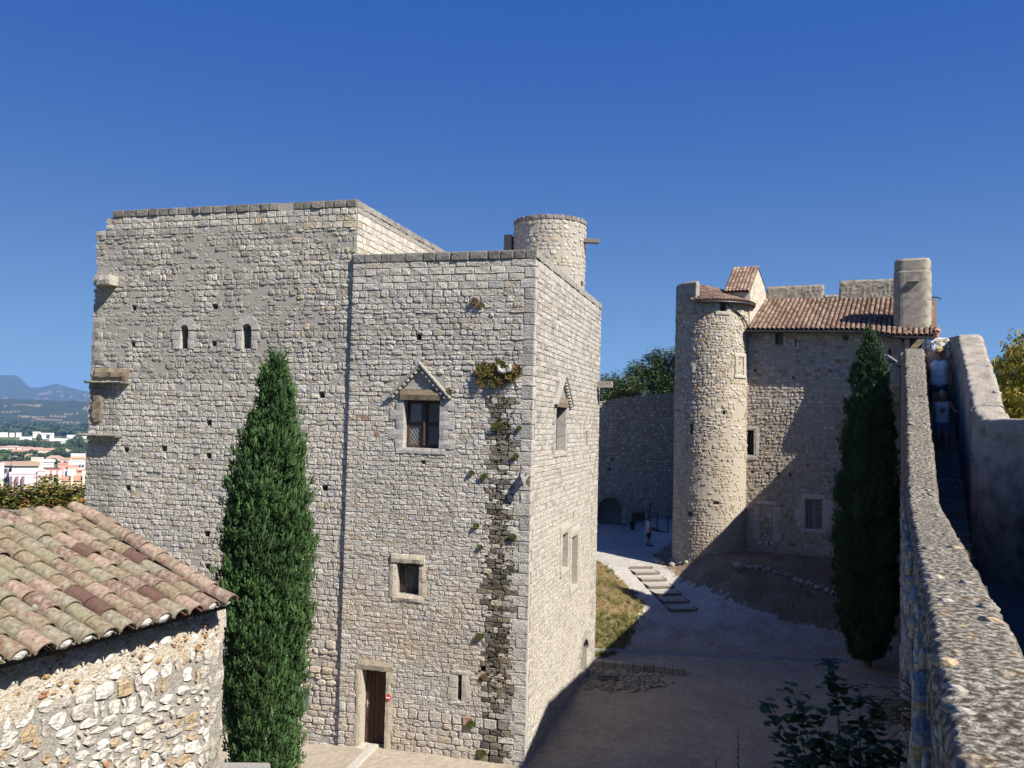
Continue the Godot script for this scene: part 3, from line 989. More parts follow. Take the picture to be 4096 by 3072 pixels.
	var dc := Color(0.52, 0.46, 0.36)
	part(block(F, -5.1, -3.97, 2.19, 2.47, -0.4, 0.05, Color(0.43, 0.375, 0.29), rng, 0.012), "lintel", M.dressed, dn)
	for q in [[-5.14, -4.96, -0.1, 0.9], [-5.10, -4.96, 0.9, 1.6], [-5.14, -4.96, 1.6, 2.18], [-4.18, -3.97, 1.85, 2.18], [-4.18, -4.02, 1.2, 1.84], [-4.18, -3.95, 0.5, 1.2], [-4.18, -4.0, -0.1, 0.5]]:
		part(block(F, q[0], q[1], q[2] + 0.004, q[3] - 0.004, -0.4, 0.045, dc * rng.randf_range(0.9, 1.1), rng), "jamb_stone", M.dressed, dn)
	part(block(F, -5.0, -4.15, -0.12, -0.02, -0.3, 0.22, Color(0.52, 0.48, 0.41), rng), "threshold", M.dressed, dn)
	for k in 5:
		var plank := MB.new()
		var a := lerpf(-4.95, -4.19, k / 5.0)
		fbox(plank, F, a + 0.003, a + 0.149, -0.02, 2.18, -0.36, -0.31 + 0.003 * (k % 2), Color(0.115, 0.062, 0.045) * rng.randf_range(0.85, 1.15), 0.006)
		part(plank, "plank", M.wood, dn)
	var hd := MB.new()
	fbox(hd, F, -4.91, -4.87, 1.0, 1.22, -0.312, -0.30, Color(0.45, 0.44, 0.42), 0.004)
	hd.tube([F.p(-4.89, 1.14, -0.30), F.p(-4.89, 1.14, -0.25), F.p(-4.80, 1.14, -0.25)], [0.011, 0.011, 0.010], 6, Color(0.5, 0.49, 0.47))
	part(hd, "handle", M.metal, dn)

	# --- the arrow slit
	var sl := Node3D.new()
	sl.name = "slit_window"
	K.add_child(sl, true)
	for q in [[-2.24, -2.0, 1.96, 2.30], [-2.28, -2.0, 1.60, 1.95], [-1.87, -1.66, 2.0, 2.32], [-1.87, -1.6, 1.58, 2.0], [-2.12, -1.62, 2.32, 2.46], [-2.2, -1.75, 1.47, 1.59]]:
		part(block(F, q[0], q[1], q[2] + 0.004, q[3] - 0.004, -0.3, 0.038, Color(0.50, 0.475, 0.42) * rng.randf_range(0.9, 1.08), rng), "jamb_stone", M.dressed, sl)

	# --- windows low on the sunlit side
	for q in [[sw1, "side_window"], [sw2, "side_window"]]:
		var w: Array = q[0]
		var n := Node3D.new()
		n.name = q[1]
		K.add_child(n, true)
		var cs := Color(0.50, 0.48, 0.43)
		part(block(S, w[0] - 0.25, w[0], w[1], w[3], -0.3, 0.05, cs, rng), "jamb_stone", M.dressed, n)
		part(block(S, w[2], w[2] + 0.25, w[1], w[3], -0.3, 0.05, cs * 0.9, rng), "jamb_stone", M.dressed, n)
		part(block(S, w[0] - 0.3, w[2] + 0.3, w[3], w[3] + 0.28, -0.3, 0.055, cs, rng), "lintel", M.dressed, n)
		part(block(S, w[0] - 0.2, w[2] + 0.2, w[1] - 0.2, w[1], -0.3, 0.07, cs, rng), "sill", M.dressed, n)
	var an := Node3D.new()
	an.name = "cellar_arch"
	K.add_child(an, true)
	for k in 7:
		var a0 := PI * k / 7.0
		var a1 := PI * (k + 1) / 7.0
		var mb := MB.new()
		var poly := []
		for j in 3: poly.append(Vector2(8.99 + cos(lerpf(a0 + 0.015, a1 - 0.015, j / 2.0)) * 0.67, 0.97 + sin(lerpf(a0 + 0.015, a1 - 0.015, j / 2.0)) * 0.45))
		for j in 3: poly.append(Vector2(8.99 + cos(lerpf(a1 - 0.015, a0 + 0.015, j / 2.0)) * 0.98, 0.97 + sin(lerpf(a1 - 0.015, a0 + 0.015, j / 2.0)) * 0.8))
		poly.reverse()
		mb.prism(poly, S, -0.2, 0.06, Color(0.40, 0.38, 0.345) * rng.randf_range(0.9, 1.1))
		part(mb, "arch_stone", M.dressed, an)
	# water spout near the far end
	part(block(S, 10.7, 11.05, 11.0, 11.26, -0.2, 0.62, Color(0.33, 0.31, 0.28), rng, 0.010), "water_spout", M.stone, K, "grey stone spout jutting from the sunlit side")

	# --- the broken spout over the black streak: a ring of pale stone, open above
	var sp := MB.new()
	var pts := []
	var rr := []
	for k in 13:
		var a := deg_to_rad(lerpf(150.0, 395.0, k / 12.0))
		pts.append(F.p(-0.80 + cos(a) * 0.17, 11.06 + sin(a) * 0.13, 0.20))
		rr.append(0.058 + 0.016 * sin(k * 2.3) + 0.008 * sin(k * 5.1))
	sp.tube(pts, rr, 9, Color(0.50, 0.485, 0.455))
	fbox(sp, F, -0.95, -0.63, 10.92, 11.04, -0.05, 0.19, Color(0.55, 0.53, 0.49), 0.03)
	part(sp, "broken_spout", M.stone, K, "white round broken stone spout above the black streak")
	# carved block on the corner
	var cv := MB.new()
	fbox(cv, F, -0.33, -0.02, 7.62, 8.12, -0.05, 0.02, Color(0.16, 0.155, 0.145), 0.01)
	cv.tube([F.p(-0.28, 8.0, 0.0), F.p(-0.22, 8.02, 0.14), F.p(-0.16, 7.9, 0.24), F.p(-0.15, 7.72, 0.2)], [0.06, 0.08, 0.075, 0.04], 8, Color(0.30, 0.29, 0.275))
	cv.tube([F.p(-0.08, 8.03, 0.0), F.p(-0.1, 7.96, 0.16), F.p(-0.16, 7.82, 0.26)], [0.04, 0.05, 0.035], 7, Color(0.28, 0.27, 0.26))
	part(cv, "carved_corbel", M.stone, K, "weathered carved stone head beside the lit corner")

	# black crust and moss that has grown in the joints of the streak
	var cr := MB.new()
	for k in 700:
		var v := rng.randf_range(0.2, 10.2)
		var u := -0.86 + rng.randfn() * 0.22 - 0.06 * NF.get_noise_2d(1.0, v * 1.5)
		if rng.randf() > 0.5 + 0.9 * NZ.get_noise_2d(u * 2.0, v * 1.2) + 0.25: continue
		var sx := rng.randf_range(0.012, 0.06)
		var tone := [Color(0.025, 0.022, 0.016), Color(0.04, 0.034, 0.024), Color(0.06, 0.052, 0.02)][rng.randi_range(0, 2)] as Color
		put_pebble(cr, pebble(rng, Vector3(sx, rng.randf_range(0.010, 0.032), 0.0035)), F.p(u, v, rng.randf_range(0.006, 0.019)), F.b(), tone)
	part(cr, "black_crust", M.mortar, K).set_meta("kind", "stuff")

	# --- the stair turret behind the parapet, with its flue and beam
	var tr := Frame.new(Vector3(1.40, 0, -35.5), Vector3(1, 0, 0.04).normalized(), Vector3(-0.04, 0, 1).normalized(), 1.46)
	var tn := thing("stair_turret", "round rubble stair turret rising behind the keep's right-hand parapet", "turret", Vector3(1.40, 13.6, -35.5))
	core = MB.new()
	var half := PI * 1.46
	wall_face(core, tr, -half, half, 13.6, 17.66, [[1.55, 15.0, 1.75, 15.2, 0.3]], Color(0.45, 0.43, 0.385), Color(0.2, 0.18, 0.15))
	for k in 24:
		var a0 := -half + 2.0 * half * k / 24.0
		var a1 := -half + 2.0 * half * (k + 1) / 24.0
		core.tri(tr.p(a0, 17.66, -0.012), tr.p(a1, 17.66, -0.012), Vector3(1.40, 17.72, -35.5), Color(0.33, 0.31, 0.28))
	part(core, "turret_wall", M.mortar, tn)
	list = []
	courses(list, tr, -1.62 * 1.46, 1.62 * 1.46, 13.7, 17.48, Vector2(0.12, 0.22), Vector2(0.12, 0.34), [[1.5, 14.95, 1.8, 15.25]], rng, func(_u, v, r): return (Color(0, 0, 0, 0) if r.randf() < (0.22 if v > 15.6 else 0.7) else (limestone(r, 0.15) * 1.02 if r.randf() > 0.2 else Color(0.50, 0.40, 0.28))), {"jit": 0.04, "proud": 0.016, "gap": 0.02, "shrink": 0.10, "wob": 0.06})
	courses(list, tr, -1.62 * 1.46, 1.62 * 1.46, 17.50, 17.70, Vector2(0.18, 0.2), Vector2(0.2, 0.4), [], rng, func(_u, _v, r): return Color(0.25, 0.24, 0.22) * r.randf_range(0.8, 1.2), {"jit": 0.02, "proud": 0.03, "gap": 0.02})
	lay(list, tn, M.stone, rng, 200)
	var fl := MB.new()
	fl.box(Vector3(-0.26, 15.7, -35.7), Basis(Vector3.UP, -0.2), Vector3(0.34, 2.9, 0.5), Color(0.27, 0.25, 0.22), 0.03)
	part(fl, "flue", M.stone, tn)
	var bm := MB.new()
	bm.box(Vector3(2.98, 16.86, -35.0), Basis(Vector3.UP, 0.15), Vector3(0.75, 0.17, 0.22), Color(0.20, 0.19, 0.165), 0.015)
	part(bm, "jutting_beam", M.stone, tn)

func wood_frame(parent: Node3D, fr: Frame, u0: float, u1: float, v0: float, v1: float, d: float, nu: int, nv: int, pane := true) -> void:
	var wc := Color(0.085, 0.066, 0.057)
	var mb := MB.new()
	var w := 0.075
	fbox(mb, fr, u0, u0 + w, v0, v1, d - 0.04, d + 0.03, wc, 0.006)
	fbox(mb, fr, u1 - w, u1, v0, v1, d - 0.04, d + 0.03, wc, 0.006)
	fbox(mb, fr, u0 + w, u1 - w, v0, v0 + w, d - 0.04, d + 0.028, wc, 0.006)
	fbox(mb, fr, u0 + w, u1 - w, v1 - w, v1, d - 0.04, d + 0.028, wc, 0.006)
	for i in range(1, nu):
		var u := lerpf(u0, u1, float(i) / nu)
		fbox(mb, fr, u - 0.085, u + 0.085, v0 + w, v1 - w, d - 0.04, d + 0.06, wc * 1.15, 0.012)
		fbox(mb, fr, u - 0.03, u + 0.03, v0 + w, v1 - w, d + 0.06, d + 0.085, wc * 1.3, 0.008)
	part(mb, "window_frame", M.wood, parent)
	for i in nu:
		for j in nv:
			var a0 := u0 + w if i == 0 else lerpf(u0, u1, float(i) / nu) + 0.085
			var a1 := u1 - w if i == nu - 1 else lerpf(u0, u1, float(i + 1) / nu) - 0.085
			var b0 := v0 + w if j == 0 else lerpf(v0, v1, float(j) / nv) + 0.03
			var b1 := v1 - w if j == nv - 1 else lerpf(v0, v1, float(j + 1) / nv) - 0.03
			var s := MB.new()
			var e := 0.035
			var rc := Color(0.17, 0.115, 0.10)
			fbox(s, fr, a0, a0 + e, b0, b1, d - 0.02, d + 0.012, rc, 0.004)
			fbox(s, fr, a1 - e, a1, b0, b1, d - 0.02, d + 0.012, rc, 0.004)
			fbox(s, fr, a0 + e, a1 - e, b0, b0 + e, d - 0.02, d + 0.011, rc, 0.004)
			fbox(s, fr, a0 + e, a1 - e, b1 - e, b1, d - 0.02, d + 0.011, rc, 0.004)
			part(s, "casement", M.wood, parent)
			if pane: leaded_pane(parent, fr, a0 + e, a1 - e, b0 + e, b1 - e, d - 0.008, 0.10)
	if nv > 1:
		var tb := MB.new()
		for j in range(1, nv):
			var v := lerpf(v0, v1, float(j) / nv)
			fbox(tb, fr, u0 + w, u1 - w, v - 0.03, v + 0.03, d - 0.03, d + 0.022, wc * 1.1, 0.006)
		part(tb, "transom", M.wood, parent)

func gabled_window(K: Node3D, fr: Frame, u0: float, u1: float, v0: float, v1: float, au: float, av: float, g0: float, g1: float, rng: RandomNumberGenerator) -> void:
	var n := Node3D.new()
	n.name = "gabled_window"
	K.add_child(n, true)
	wood_frame(n, fr, u0, u1, v0, v1, -0.30, 2, 2)
	var pale := Color(0.42, 0.415, 0.40)
	for sd in [-1.0, 1.0]:
		var v := v0
		var long: bool = sd > 0
		while v < v1 - 0.02:
			var h := minf(rng.randf_range(0.24, 0.30), v1 - v)
			if v1 - v - h < 0.12: h = v1 - v
			var w := rng.randf_range(0.40, 0.48) if long else rng.randf_range(0.20, 0.28)
			long = not long
			var a := u0 if sd < 0 else u1
			part(block(fr, minf(a, a + sd * w), maxf(a, a + sd * w), v + 0.004, v + h - 0.004, -0.42, 0.042, pale * rng.randf_range(0.85, 1.12), rng), "jamb_stone", M.dressed, n)
			v += h
	var uu := u0 - 0.2
	while uu < u1 + 0.15:
		var w := rng.randf_range(0.22, 0.3)
		part(block(fr, uu, minf(uu + w, u1 + 0.2), v0 - 0.16, v0 - 0.004, -0.4, 0.05, Color(0.50, 0.49, 0.46) * rng.randf_range(0.9, 1.1), rng), "sill_stone", M.dressed, n)
		uu += w + 0.02
	# rough brown lintel
	part(block(fr, u0 - 0.12, u1 + 0.10, v1 + 0.004, v1 + 0.30, -0.42, 0.10, Color(0.27, 0.215, 0.15), rng, 0.012), "lintel", M.mortar, n, "rough brown worn lintel")
	# white plastered gable field
	var mb := MB.new()
	mb.prism([Vector2(g0 + 0.12, v1 + 0.10), Vector2(u0 - 0.13, v1 + 0.06), Vector2(u0 - 0.13, v1 + 0.31), Vector2(u1 + 0.11, v1 + 0.31), Vector2(u1 + 0.11, v1 + 0.06), Vector2(g1 - 0.12, v1 + 0.10), Vector2(au, av - 0.05)], fr, -0.1, 0.055, Color(0.62, 0.61, 0.59))
	part(mb, "gable_field", M.plaster, n)
	# raking mouldings with small square blocks under them
	for sd in [0, 1]:
		var a := Vector2(g0 if sd == 0 else g1, v1 + 0.07)
		var b := Vector2(au, av)
		var dv := (b - a).normalized()
		var nv := Vector2(-dv.y, dv.x) if sd == 0 else Vector2(dv.y, -dv.x)
		if nv.y < 0: nv = -nv
		var ln := a.distance_to(b)
		var bb := Basis(fr.U * dv.x + fr.V * dv.y, fr.U * nv.x + fr.V * nv.y, fr.N)
		if sd == 1: bb = Basis(-(fr.U * dv.x + fr.V * dv.y), fr.U * nv.x + fr.V * nv.y, fr.N)
		var m1 := MB.new()
		var mid := (a + b) * 0.5
		m1.box(fr.p(mid.x, mid.y, 0.05) + bb.y * 0.03, bb, Vector3(ln + 0.10, 0.06, 0.20), Color(0.36, 0.35, 0.325), 0.012)
		m1.box(fr.p(mid.x, mid.y, 0.04) - bb.y * 0.014, bb, Vector3(ln + 0.02, 0.04, 0.17), Color(0.30, 0.29, 0.27), 0.008)
		part(m1, "raking_moulding", M.stone, n)
		var k := 0
		var s := 0.10
		while s < ln - 0.05:
			var q := a + dv * s
			var dm := MB.new()
			dm.box(fr.p(q.x, q.y, 0.055) - bb.y * 0.072, bb, Vector3(0.085, 0.08, 0.13), Color(0.46, 0.45, 0.42), 0.01)
			part(dm, "dentil", M.dressed, n)
			s += 0.165
			k += 1

# ---------------------------------------------------------------- round tower and the residence behind the court
func rubble_colour(rng: RandomNumberGenerator, ochre := 0.12) -> Color:
	var b := rng.randf_range(0.82, 1.12)
	var k := rng.randf()
	var c := Color(0.565, 0.52, 0.44)
	if k < ochre: c = Color(0.46, 0.33, 0.18)
	elif k < ochre + 0.08: c = Color(0.36, 0.32, 0.265)
	elif k < ochre + 0.33: c = Color(0.60, 0.56, 0.49)
	elif k < ochre + 0.48: c = Color(0.50, 0.43, 0.34)
	return Color(c.r * b, c.g * b, c.b * b)

const TC := Vector3(12.27, 0, -54.1)
const TRAD := 2.2
const SC := 0.91

func tower_frame() -> Frame:
	var N := Vector3(-0.221, 0, 0.975).normalized()
	return Frame.new(TC, Vector3(N.z, 0, -N.x), N, TRAD)

func round_tower() -> void:
	var rng := rng_of(202)
	var fr := tower_frame()
	var t := thing("round_tower", "round rubble stone tower with a partly tiled conical top, in the middle distance", "tower", TC + Vector3(0, 2.2, 0))
	var mc := Color(0.49, 0.45, 0.38)
	var hl := PI * TRAD
	var win := [0.42, 16.42, 0.82, 17.0, 0.7]
	var hs := [win, [0.68, 10.3, 0.88, 10.55, 0.35], [-1.25, 9.1, -1.05, 9.7, 0.2], [-1.3, 4.2, -1.0, 4.5, 0.25], [0.2, 5.0, 0.55, 5.2, 0.3], [0.62, 7.5, 0.74, 7.62, 0.2], [0.98, 7.48, 1.1, 7.6, 0.2], [1.3, 7.48, 1.42, 7.6, 0.2], [-1.2, 13.05, -1.1, 13.2, 0.2]]
	var core := MB.new()
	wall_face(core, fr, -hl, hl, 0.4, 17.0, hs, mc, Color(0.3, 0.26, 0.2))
	part(core, "tower_wall", M.mortar, t)
	var list := []
	var colf := func(u, v, r):
		# lower down the render still covers much of the rubble
		var n := NZ.get_noise_2d(u * 1.2 + 50.0, v * 1.2)
		if v < 8.2 and v > 4.0 and r.randf() < 0.45 + 0.9 * n: return Color(0, 0, 0, 0)
		if v < 11.0 and v >= 8.2 and r.randf() < 0.12 + 0.7 * n: return Color(0, 0, 0, 0)
		if u > 1.0 and r.randf() < 0.35: return Color(0, 0, 0, 0)
		var c := rubble_colour(r, 0.15 if v > 11.5 else 0.05)
		if v < 9.0: c = c.lerp(Color(0.43, 0.37, 0.28), 0.5)
		return c
	courses(list, fr, -1.62 * TRAD, 1.62 * TRAD, 0.8, 7.6, Vector2(0.13, 0.22), Vector2(0.14, 0.34), hs, rng, colf, {"jit": 0.035, "proud": 0.028, "gap": 0.022, "shrink": 0.05, "wob": 0.09})
	courses(list, fr, -1.62 * TRAD, 1.62 * TRAD, 7.6, 16.9, Vector2(0.10, 0.25), Vector2(0.10, 0.40), hs, rng, colf, {"jit": 0.045, "proud": 0.034, "gap": 0.022, "shrink": 0.07, "wob": 0.12})
	lay(list, t, M.stone, rng)
	# framed window under the eave and the blind one at mid height
	var wn := Node3D.new(); wn.name = "eave_window"; t.add_child(wn, true)
	var ps := Color(0.50, 0.47, 0.41)
	for q in [[0.14, 0.42, 16.36, 17.0], [0.82, 1.08, 16.4, 17.0], [0.2, 1.05, 16.2, 16.4]]:
		part(block(fr, q[0], q[1], q[2], q[3], -0.2, 0.07, ps * rng.randf_range(0.85, 1.1), rng), "jamb_stone", M.dressed, wn)
	var bn := Node3D.new(); bn.name = "blind_window"; t.add_child(bn, true)
	for q in [[1.46, 1.66, 12.7, 13.75], [2.18, 2.45, 12.7, 13.75], [1.4, 2.5, 13.76, 13.98], [1.42, 2.48, 12.5, 12.69]]:
		part(block(fr, q[0], q[1], q[2], q[3], -0.1, 0.075, ps * rng.randf_range(0.9, 1.1), rng), "jamb_stone", M.dressed, bn)
	var lp := MB.new()
	fbox(lp, fr, -1.15, -0.92, 12.75, 13.3, 0.0, 0.07, Color(0.38, 0.36, 0.33), 0.02)
	part(lp, "dressed_block", M.dressed, t)

	# parapet of grey render: from the front left round the back, sinking at the right
	var pc := Color(0.33, 0.315, 0.28)
	var mb := MB.new()
	var prev := []
	for k in 61:
		var deg := lerpf(-26.0, -212.0, k / 60.0)
		var a := deg_to_rad(deg)
		var top := 18.28
		if deg < -118: top = 18.28 + 0.05 * sin(k)
		if deg < -165: top = lerpf(18.28, 17.5, (-165.0 - deg) / 47.0)
		var dr := fr.N * cos(a) + fr.U * sin(a)
		var ro := TRAD + 0.02
		var ri := TRAD - 0.42
		var ring := [TC + dr * ro + Vector3.UP * 16.5, TC + dr * ro + Vector3.UP * (top - 0.10), TC + dr * (ro - 0.08) + Vector3.UP * top, TC + dr * (ri + 0.08) + Vector3.UP * top, TC + dr * ri + Vector3.UP * (top - 0.10), TC + dr * ri + Vector3.UP * 16.5]
		if prev.size():
			for i in 5: mb.quad(prev[i + 1], prev[i], ring[i], ring[i + 1], pc)
		if k == 0:
			mb.quad(ring[0], ring[1], ring[4], ring[5], pc); mb.quad(ring[1], ring[2], ring[3], ring[4], pc)
		if k == 60:
			mb.quad(ring[5], ring[4], ring[1], ring[0], pc); mb.quad(ring[4], ring[3], ring[2], ring[1], pc)
		prev = ring
	part(mb, "parapet", M.plaster, t)
	# the tiled roof: a plane that drains to the front right
	var rf := Node3D.new(); rf.name = "tower_roof"; t.add_child(rf, true)
	var down := (fr.N * 0.90 + fr.U * 0.43).normalized()
	var across := Vector3(down.z, 0, -down.x)
	if across.dot(fr.U) < 0: across = -across
	var sl := 0.34
	var tm := []
	for k in 2: tm.append(tile_mesh(0.10, 0.082, 0.44, 0.018))
	var zax := (-down + Vector3.UP * sl).normalized()
	var yax := (Vector3.UP - zax * zax.y).normalized()
	var xax := yax.cross(zax)
	var bs := Basis(xax, yax, zax)
	var er := TRAD + 0.32
	var bed := MB.new()
	var q := -er + 0.12
	while q < er:
		var far_ := sqrt(er * er - q * q)
		var s := -far_
		var rin := TRAD - 0.45
		var near_ := sqrt(maxf(0.0, rin * rin - q * q))
		while s < near_:
			var P := TC + across * q - down * (-s) * -1.0
			P = TC + across * q - down * s
			var y := 17.0 + sl * (s + far_)
			var a := atan2((P - TC).dot(fr.U), (P - TC).dot(fr.N))
			var dist := Vector2(P.x - TC.x, P.z - TC.z).length()
			var deg := rad_to_deg(a)
			var in_front := deg > -27.0 and deg < 150.0
			if dist < rin or in_front:
				set_mesh(rf, "tile", tm[0], M["old_tile%d" % rng.randi_range(0, 5)], Transform3D(bs * Basis(Vector3.UP, rng.randf_range(-0.04, 0.04)), Vector3(P.x, y + 0.05, P.z)))
			s += 0.36
		q += 0.215
	for k in 40:
		var a0 := deg_to_rad(lerpf(-27, 150, k / 40.0))
		var a1 := deg_to_rad(lerpf(-27, 150, (k + 1) / 40.0))
		var e := []
		for w in [[a0, er - 0.02], [a1, er - 0.02]]:
			var dr: Vector3 = fr.N * cos(w[0]) + fr.U * sin(w[0])
			var P: Vector3 = TC + dr * w[1]
			e.append(Vector3(P.x, 17.0, P.z))
		var ce := TC + Vector3.UP * (17.0 + sl * er)
		bed.tri(e[0], e[1], ce, Color(0.25, 0.20, 0.17))
		bed.tri(e[1] - Vector3.UP * 0.06, e[0] - Vector3.UP * 0.06, ce - Vector3.UP * 0.1, Color(0.12, 0.09, 0.07))
		bed.quad(e[0] - Vector3.UP * 0.06, e[1] - Vector3.UP * 0.06, e[1], e[0], Color(0.15, 0.11, 0.09))
	part(bed, "roof_boards", M.wood, rf)
	# zinc gutter under the eave and its pipe
	var gp := []
	var gr := []
	for k in 25:
		var a := deg_to_rad(lerpf(-26, 118, k / 24.0))
		var dr := fr.N * cos(a) + fr.U * sin(a)
		var P := TC + dr * (er + 0.02)
		gp.append(Vector3(P.x, 16.94, P.z)); gr.append(0.055)
	var gm := MB.new()
	gm.tube(gp, gr, 7, Color(0.10, 0.10, 0.10))
	part(gm, "gutter", M.zinc, t)
	gm = MB.new()
	gm.tube([fr.p(0.75, 16.9, 0.22), fr.p(1.0, 16.72, 0.12), fr.p(1.9, 16.2, 0.09), fr.p(2.35, 15.75, 0.12), fr.p(2.5, 15.2, 0.2), fr.p(2.5, 14.95, 0.2)], [0.05, 0.05, 0.05, 0.05, 0.05, 0.05], 7, Color(0.13, 0.135, 0.13))
	part(gm, "rain_pipe", M.zinc, t)
	set_back(t, 0.896)


func set_back(o: Node3D, k := SC) -> void:
	# laid out at 1 / SC, then brought to its real size and distance
	o.position = EYE + (o.position - EYE) * k
	o.scale = Vector3.ONE * k

func residence() -> void:
	var rng := rng_of(303)
	var O := Vector3(14.2, 0, -52.2)
	var U := Vector3(0.904, 0, 0.4275).normalized()
	var N := Vector3(-0.4275, 0, 0.904).normalized()
	var F := Frame.new(O, U, N)
	var R := thing("residence", "long stone residence with red tiled roof and chimney turret, beside the round tower", "building", O + Vector3(0, 2.2, 0))
	var mc := Color(0.47, 0.425, 0.36)
	var rev := Color(0.40, 0.37, 0.32)
	var w_small := [1.36, 14.46, 1.82, 15.18, 0.7]
	var w_slit := [2.48, 14.40, 2.57, 14.80, 0.4]
	var w_hole := [5.16, 14.66, 5.40, 14.94, 0.4]
	var w_left := [-0.22, 7.95, 0.20, 9.40, 0.6]
	var w_bar := [3.14, 3.85, 4.10, 5.54, 0.7]
	var blocked := [0.62, 2.97, 1.32, 5.04]
	var archr := [7.1, 3.2, 8.2, 11.2, 0.8]
	var loop := [7.52, 13.3, 7.84, 14.1, 0.5]
	var hs := [w_small, w_slit, w_hole, w_left, w_bar, blocked, archr, loop]
	for q in [[0.15, 6.95], [1.0, 6.9], [1.65, 6.9], [2.3, 6.88], [0.25, 12.95], [2.45, 12.5], [6.0, 12.4]]:
		hs.append([q[0] - 0.09, q[1] - 0.08, q[0] + 0.09, q[1] + 0.09, 0.25])
	var core := MB.new()
	wall_face(core, F, -1.0, 8.35, 1.9, 15.2, hs, mc, rev)
	# the body: right end, back and top
	core.quad(F.p(8.35, 1.9, -0.012), F.p(8.35, 1.9, -6.0), F.p(8.35, 15.2, -6.0), F.p(8.35, 15.2, -0.012), mc)
	core.quad(F.p(8.35, 1.9, -6.0), F.p(-1.6, 1.9, -6.0), F.p(-1.6, 15.2, -6.0), F.p(8.35, 15.2, -6.0), mc)
	core.quad(F.p(-1.0, 15.2, -0.012), F.p(8.35, 15.2, -0.012), F.p(8.35, 15.2, -6.0), F.p(-1.0, 15.2, -6.0), mc)
	part(core, "front_wall", M.mortar, R)
	# the open porch over the wall walk: two cheeks, a back wall, deep shade between
	core = MB.new()
	fbox(core, F, 8.36, 8.60, 8.6, 15.0, -2.0, 1.62, Color(0.40, 0.36, 0.30))
	fbox(core, F, 9.62, 9.86, 8.6, 15.0, -2.0, 1.62, Color(0.40, 0.36, 0.30))
	fbox(core, F, 8.60, 9.62, 8.6, 15.0, -2.0, -1.7, Color(0.40, 0.36, 0.30))
	part(core, "porch_wall", M.plaster, R)
	# unseen rear wing behind the tower, added to shade the curtain wall
	core = MB.new()
	var w0 := EYE + (Vector3(11.7, 2.2, -55.0) - EYE) / SC
	var w1 := EYE + (Vector3(21.0, 17.8, -63.2) - EYE) / SC
	core.box((w0 + w1) * 0.5, Basis.IDENTITY, (w1 - w0).abs(), Color(0.40, 0.36, 0.30), 0.03)
	part(core, "unseen_rear_wing", M.plaster, R)
	# sloping white-topped shoulder beside the porch
	var sh := MB.new()
	sh.prism([Vector2(7.66, 12.0), Vector2(8.36, 12.0), Vector2(8.36, 14.30), Vector2(8.1, 14.62), Vector2(7.66, 14.92)], F, -0.3, 0.45, Color(0.50, 0.47, 0.42))
	part(sh, "sloping_shoulder", M.plaster, R)
	var list := []
	var colf := func(u, v, r):
		var n := NZ.get_noise_2d(u * 1.1 + 90.0, v * 1.1)
		if r.randf() < 0.10 + 0.5 * n: return Color(0, 0, 0, 0)
		var c := rubble_colour(r, 0.05)
		if v < 10.5 and u < 4.0: c = c.lerp(Color(0.42, 0.34, 0.25), 0.35)
		if r.randf() < 0.02: c = Color(0.34, 0.20, 0.14)
		return c
	courses(list, F, -1.0, 8.3, 2.0, 3.5, Vector2(0.2, 0.3), Vector2(0.25, 0.5), hs, rng, colf, {"jit": 0.04, "proud": 0.05, "gap": 0.04, "shrink": 0.03, "wob": 0.05})
	courses(list, F, -1.0, 8.3, 3.5, 10.8, Vector2(0.13, 0.24), Vector2(0.14, 0.40), hs, rng, colf, {"jit": 0.045, "proud": 0.034, "gap": 0.024, "shrink": 0.07, "wob": 0.11})
	courses(list, F, -1.0, 8.3, 10.8, 15.15, Vector2(0.15, 0.24), Vector2(0.16, 0.45), hs, rng, colf, {"jit": 0.03, "proud": 0.03, "gap": 0.03, "shrink": 0.06, "wob": 0.05})
	lay(list, R, M.stone, rng)
	var ps := Color(0.58, 0.55, 0.49)
	# barred window
	var wn := Node3D.new(); wn.name = "barred_window"; R.add_child(wn, true)
	for q in [[2.72, 3.14, 3.9, 4.35], [2.58, 3.14, 4.36, 4.95], [2.74, 3.14, 4.96, 5.54], [4.10, 4.62, 3.9, 4.4], [4.10, 4.68, 4.41, 5.0], [4.10, 4.66, 5.01, 5.54], [2.95, 4.25, 5.55, 5.84]]:
		part(block(F, q[0], q[1], q[2] + 0.005, q[3] - 0.005, -0.25, 0.05, ps * rng.randf_range(0.88, 1.08), rng), "jamb_stone", M.dressed, wn)
	part(block(F, 2.95, 4.3, 3.62, 3.84, -0.25, 0.09, ps, rng), "sill", M.dressed, wn)
	var fm := MB.new()
	var wc := Color(0.42, 0.41, 0.39)
	for q in [[3.14, 3.21], [3.58, 3.66], [4.03, 4.10]]: fbox(fm, F, q[0], q[1], 3.85, 5.54, -0.22, -0.17, wc, 0.005)
	for v in [3.85, 4.35, 4.85, 5.47]: fbox(fm, F, 3.21, 4.03, v, v + 0.05, -0.215, -0.175, wc, 0.005)
	part(fm, "window_frame", M.paint, wn)
	var gl := MB.new()
	fbox(gl, F, 3.2, 4.05, 3.88, 5.5, -0.2, -0.195, Color.WHITE)
	part(gl, "pane", M.glass, wn)
	for k in 5:
		var b := MB.new()
		var u := lerpf(3.25, 4.0, k / 4.0)
		b.tube([F.p(u, 3.8, 0.02), F.p(u, 5.54, 0.02)], [0.013, 0.013], 6, Color(0.04, 0.04, 0.04))
		part(b, "bar", M.metal, wn)
	for v in [4.4, 4.95]:
		var b := MB.new()
		b.tube([F.p(3.12, v, 0.02), F.p(4.12, v, 0.02)], [0.014, 0.014], 6, Color(0.04, 0.04, 0.04))
		part(b, "bar", M.metal, wn)
	# walled-up door
	var dn := Node3D.new(); dn.name = "walled_up_door"; R.add_child(dn, true)
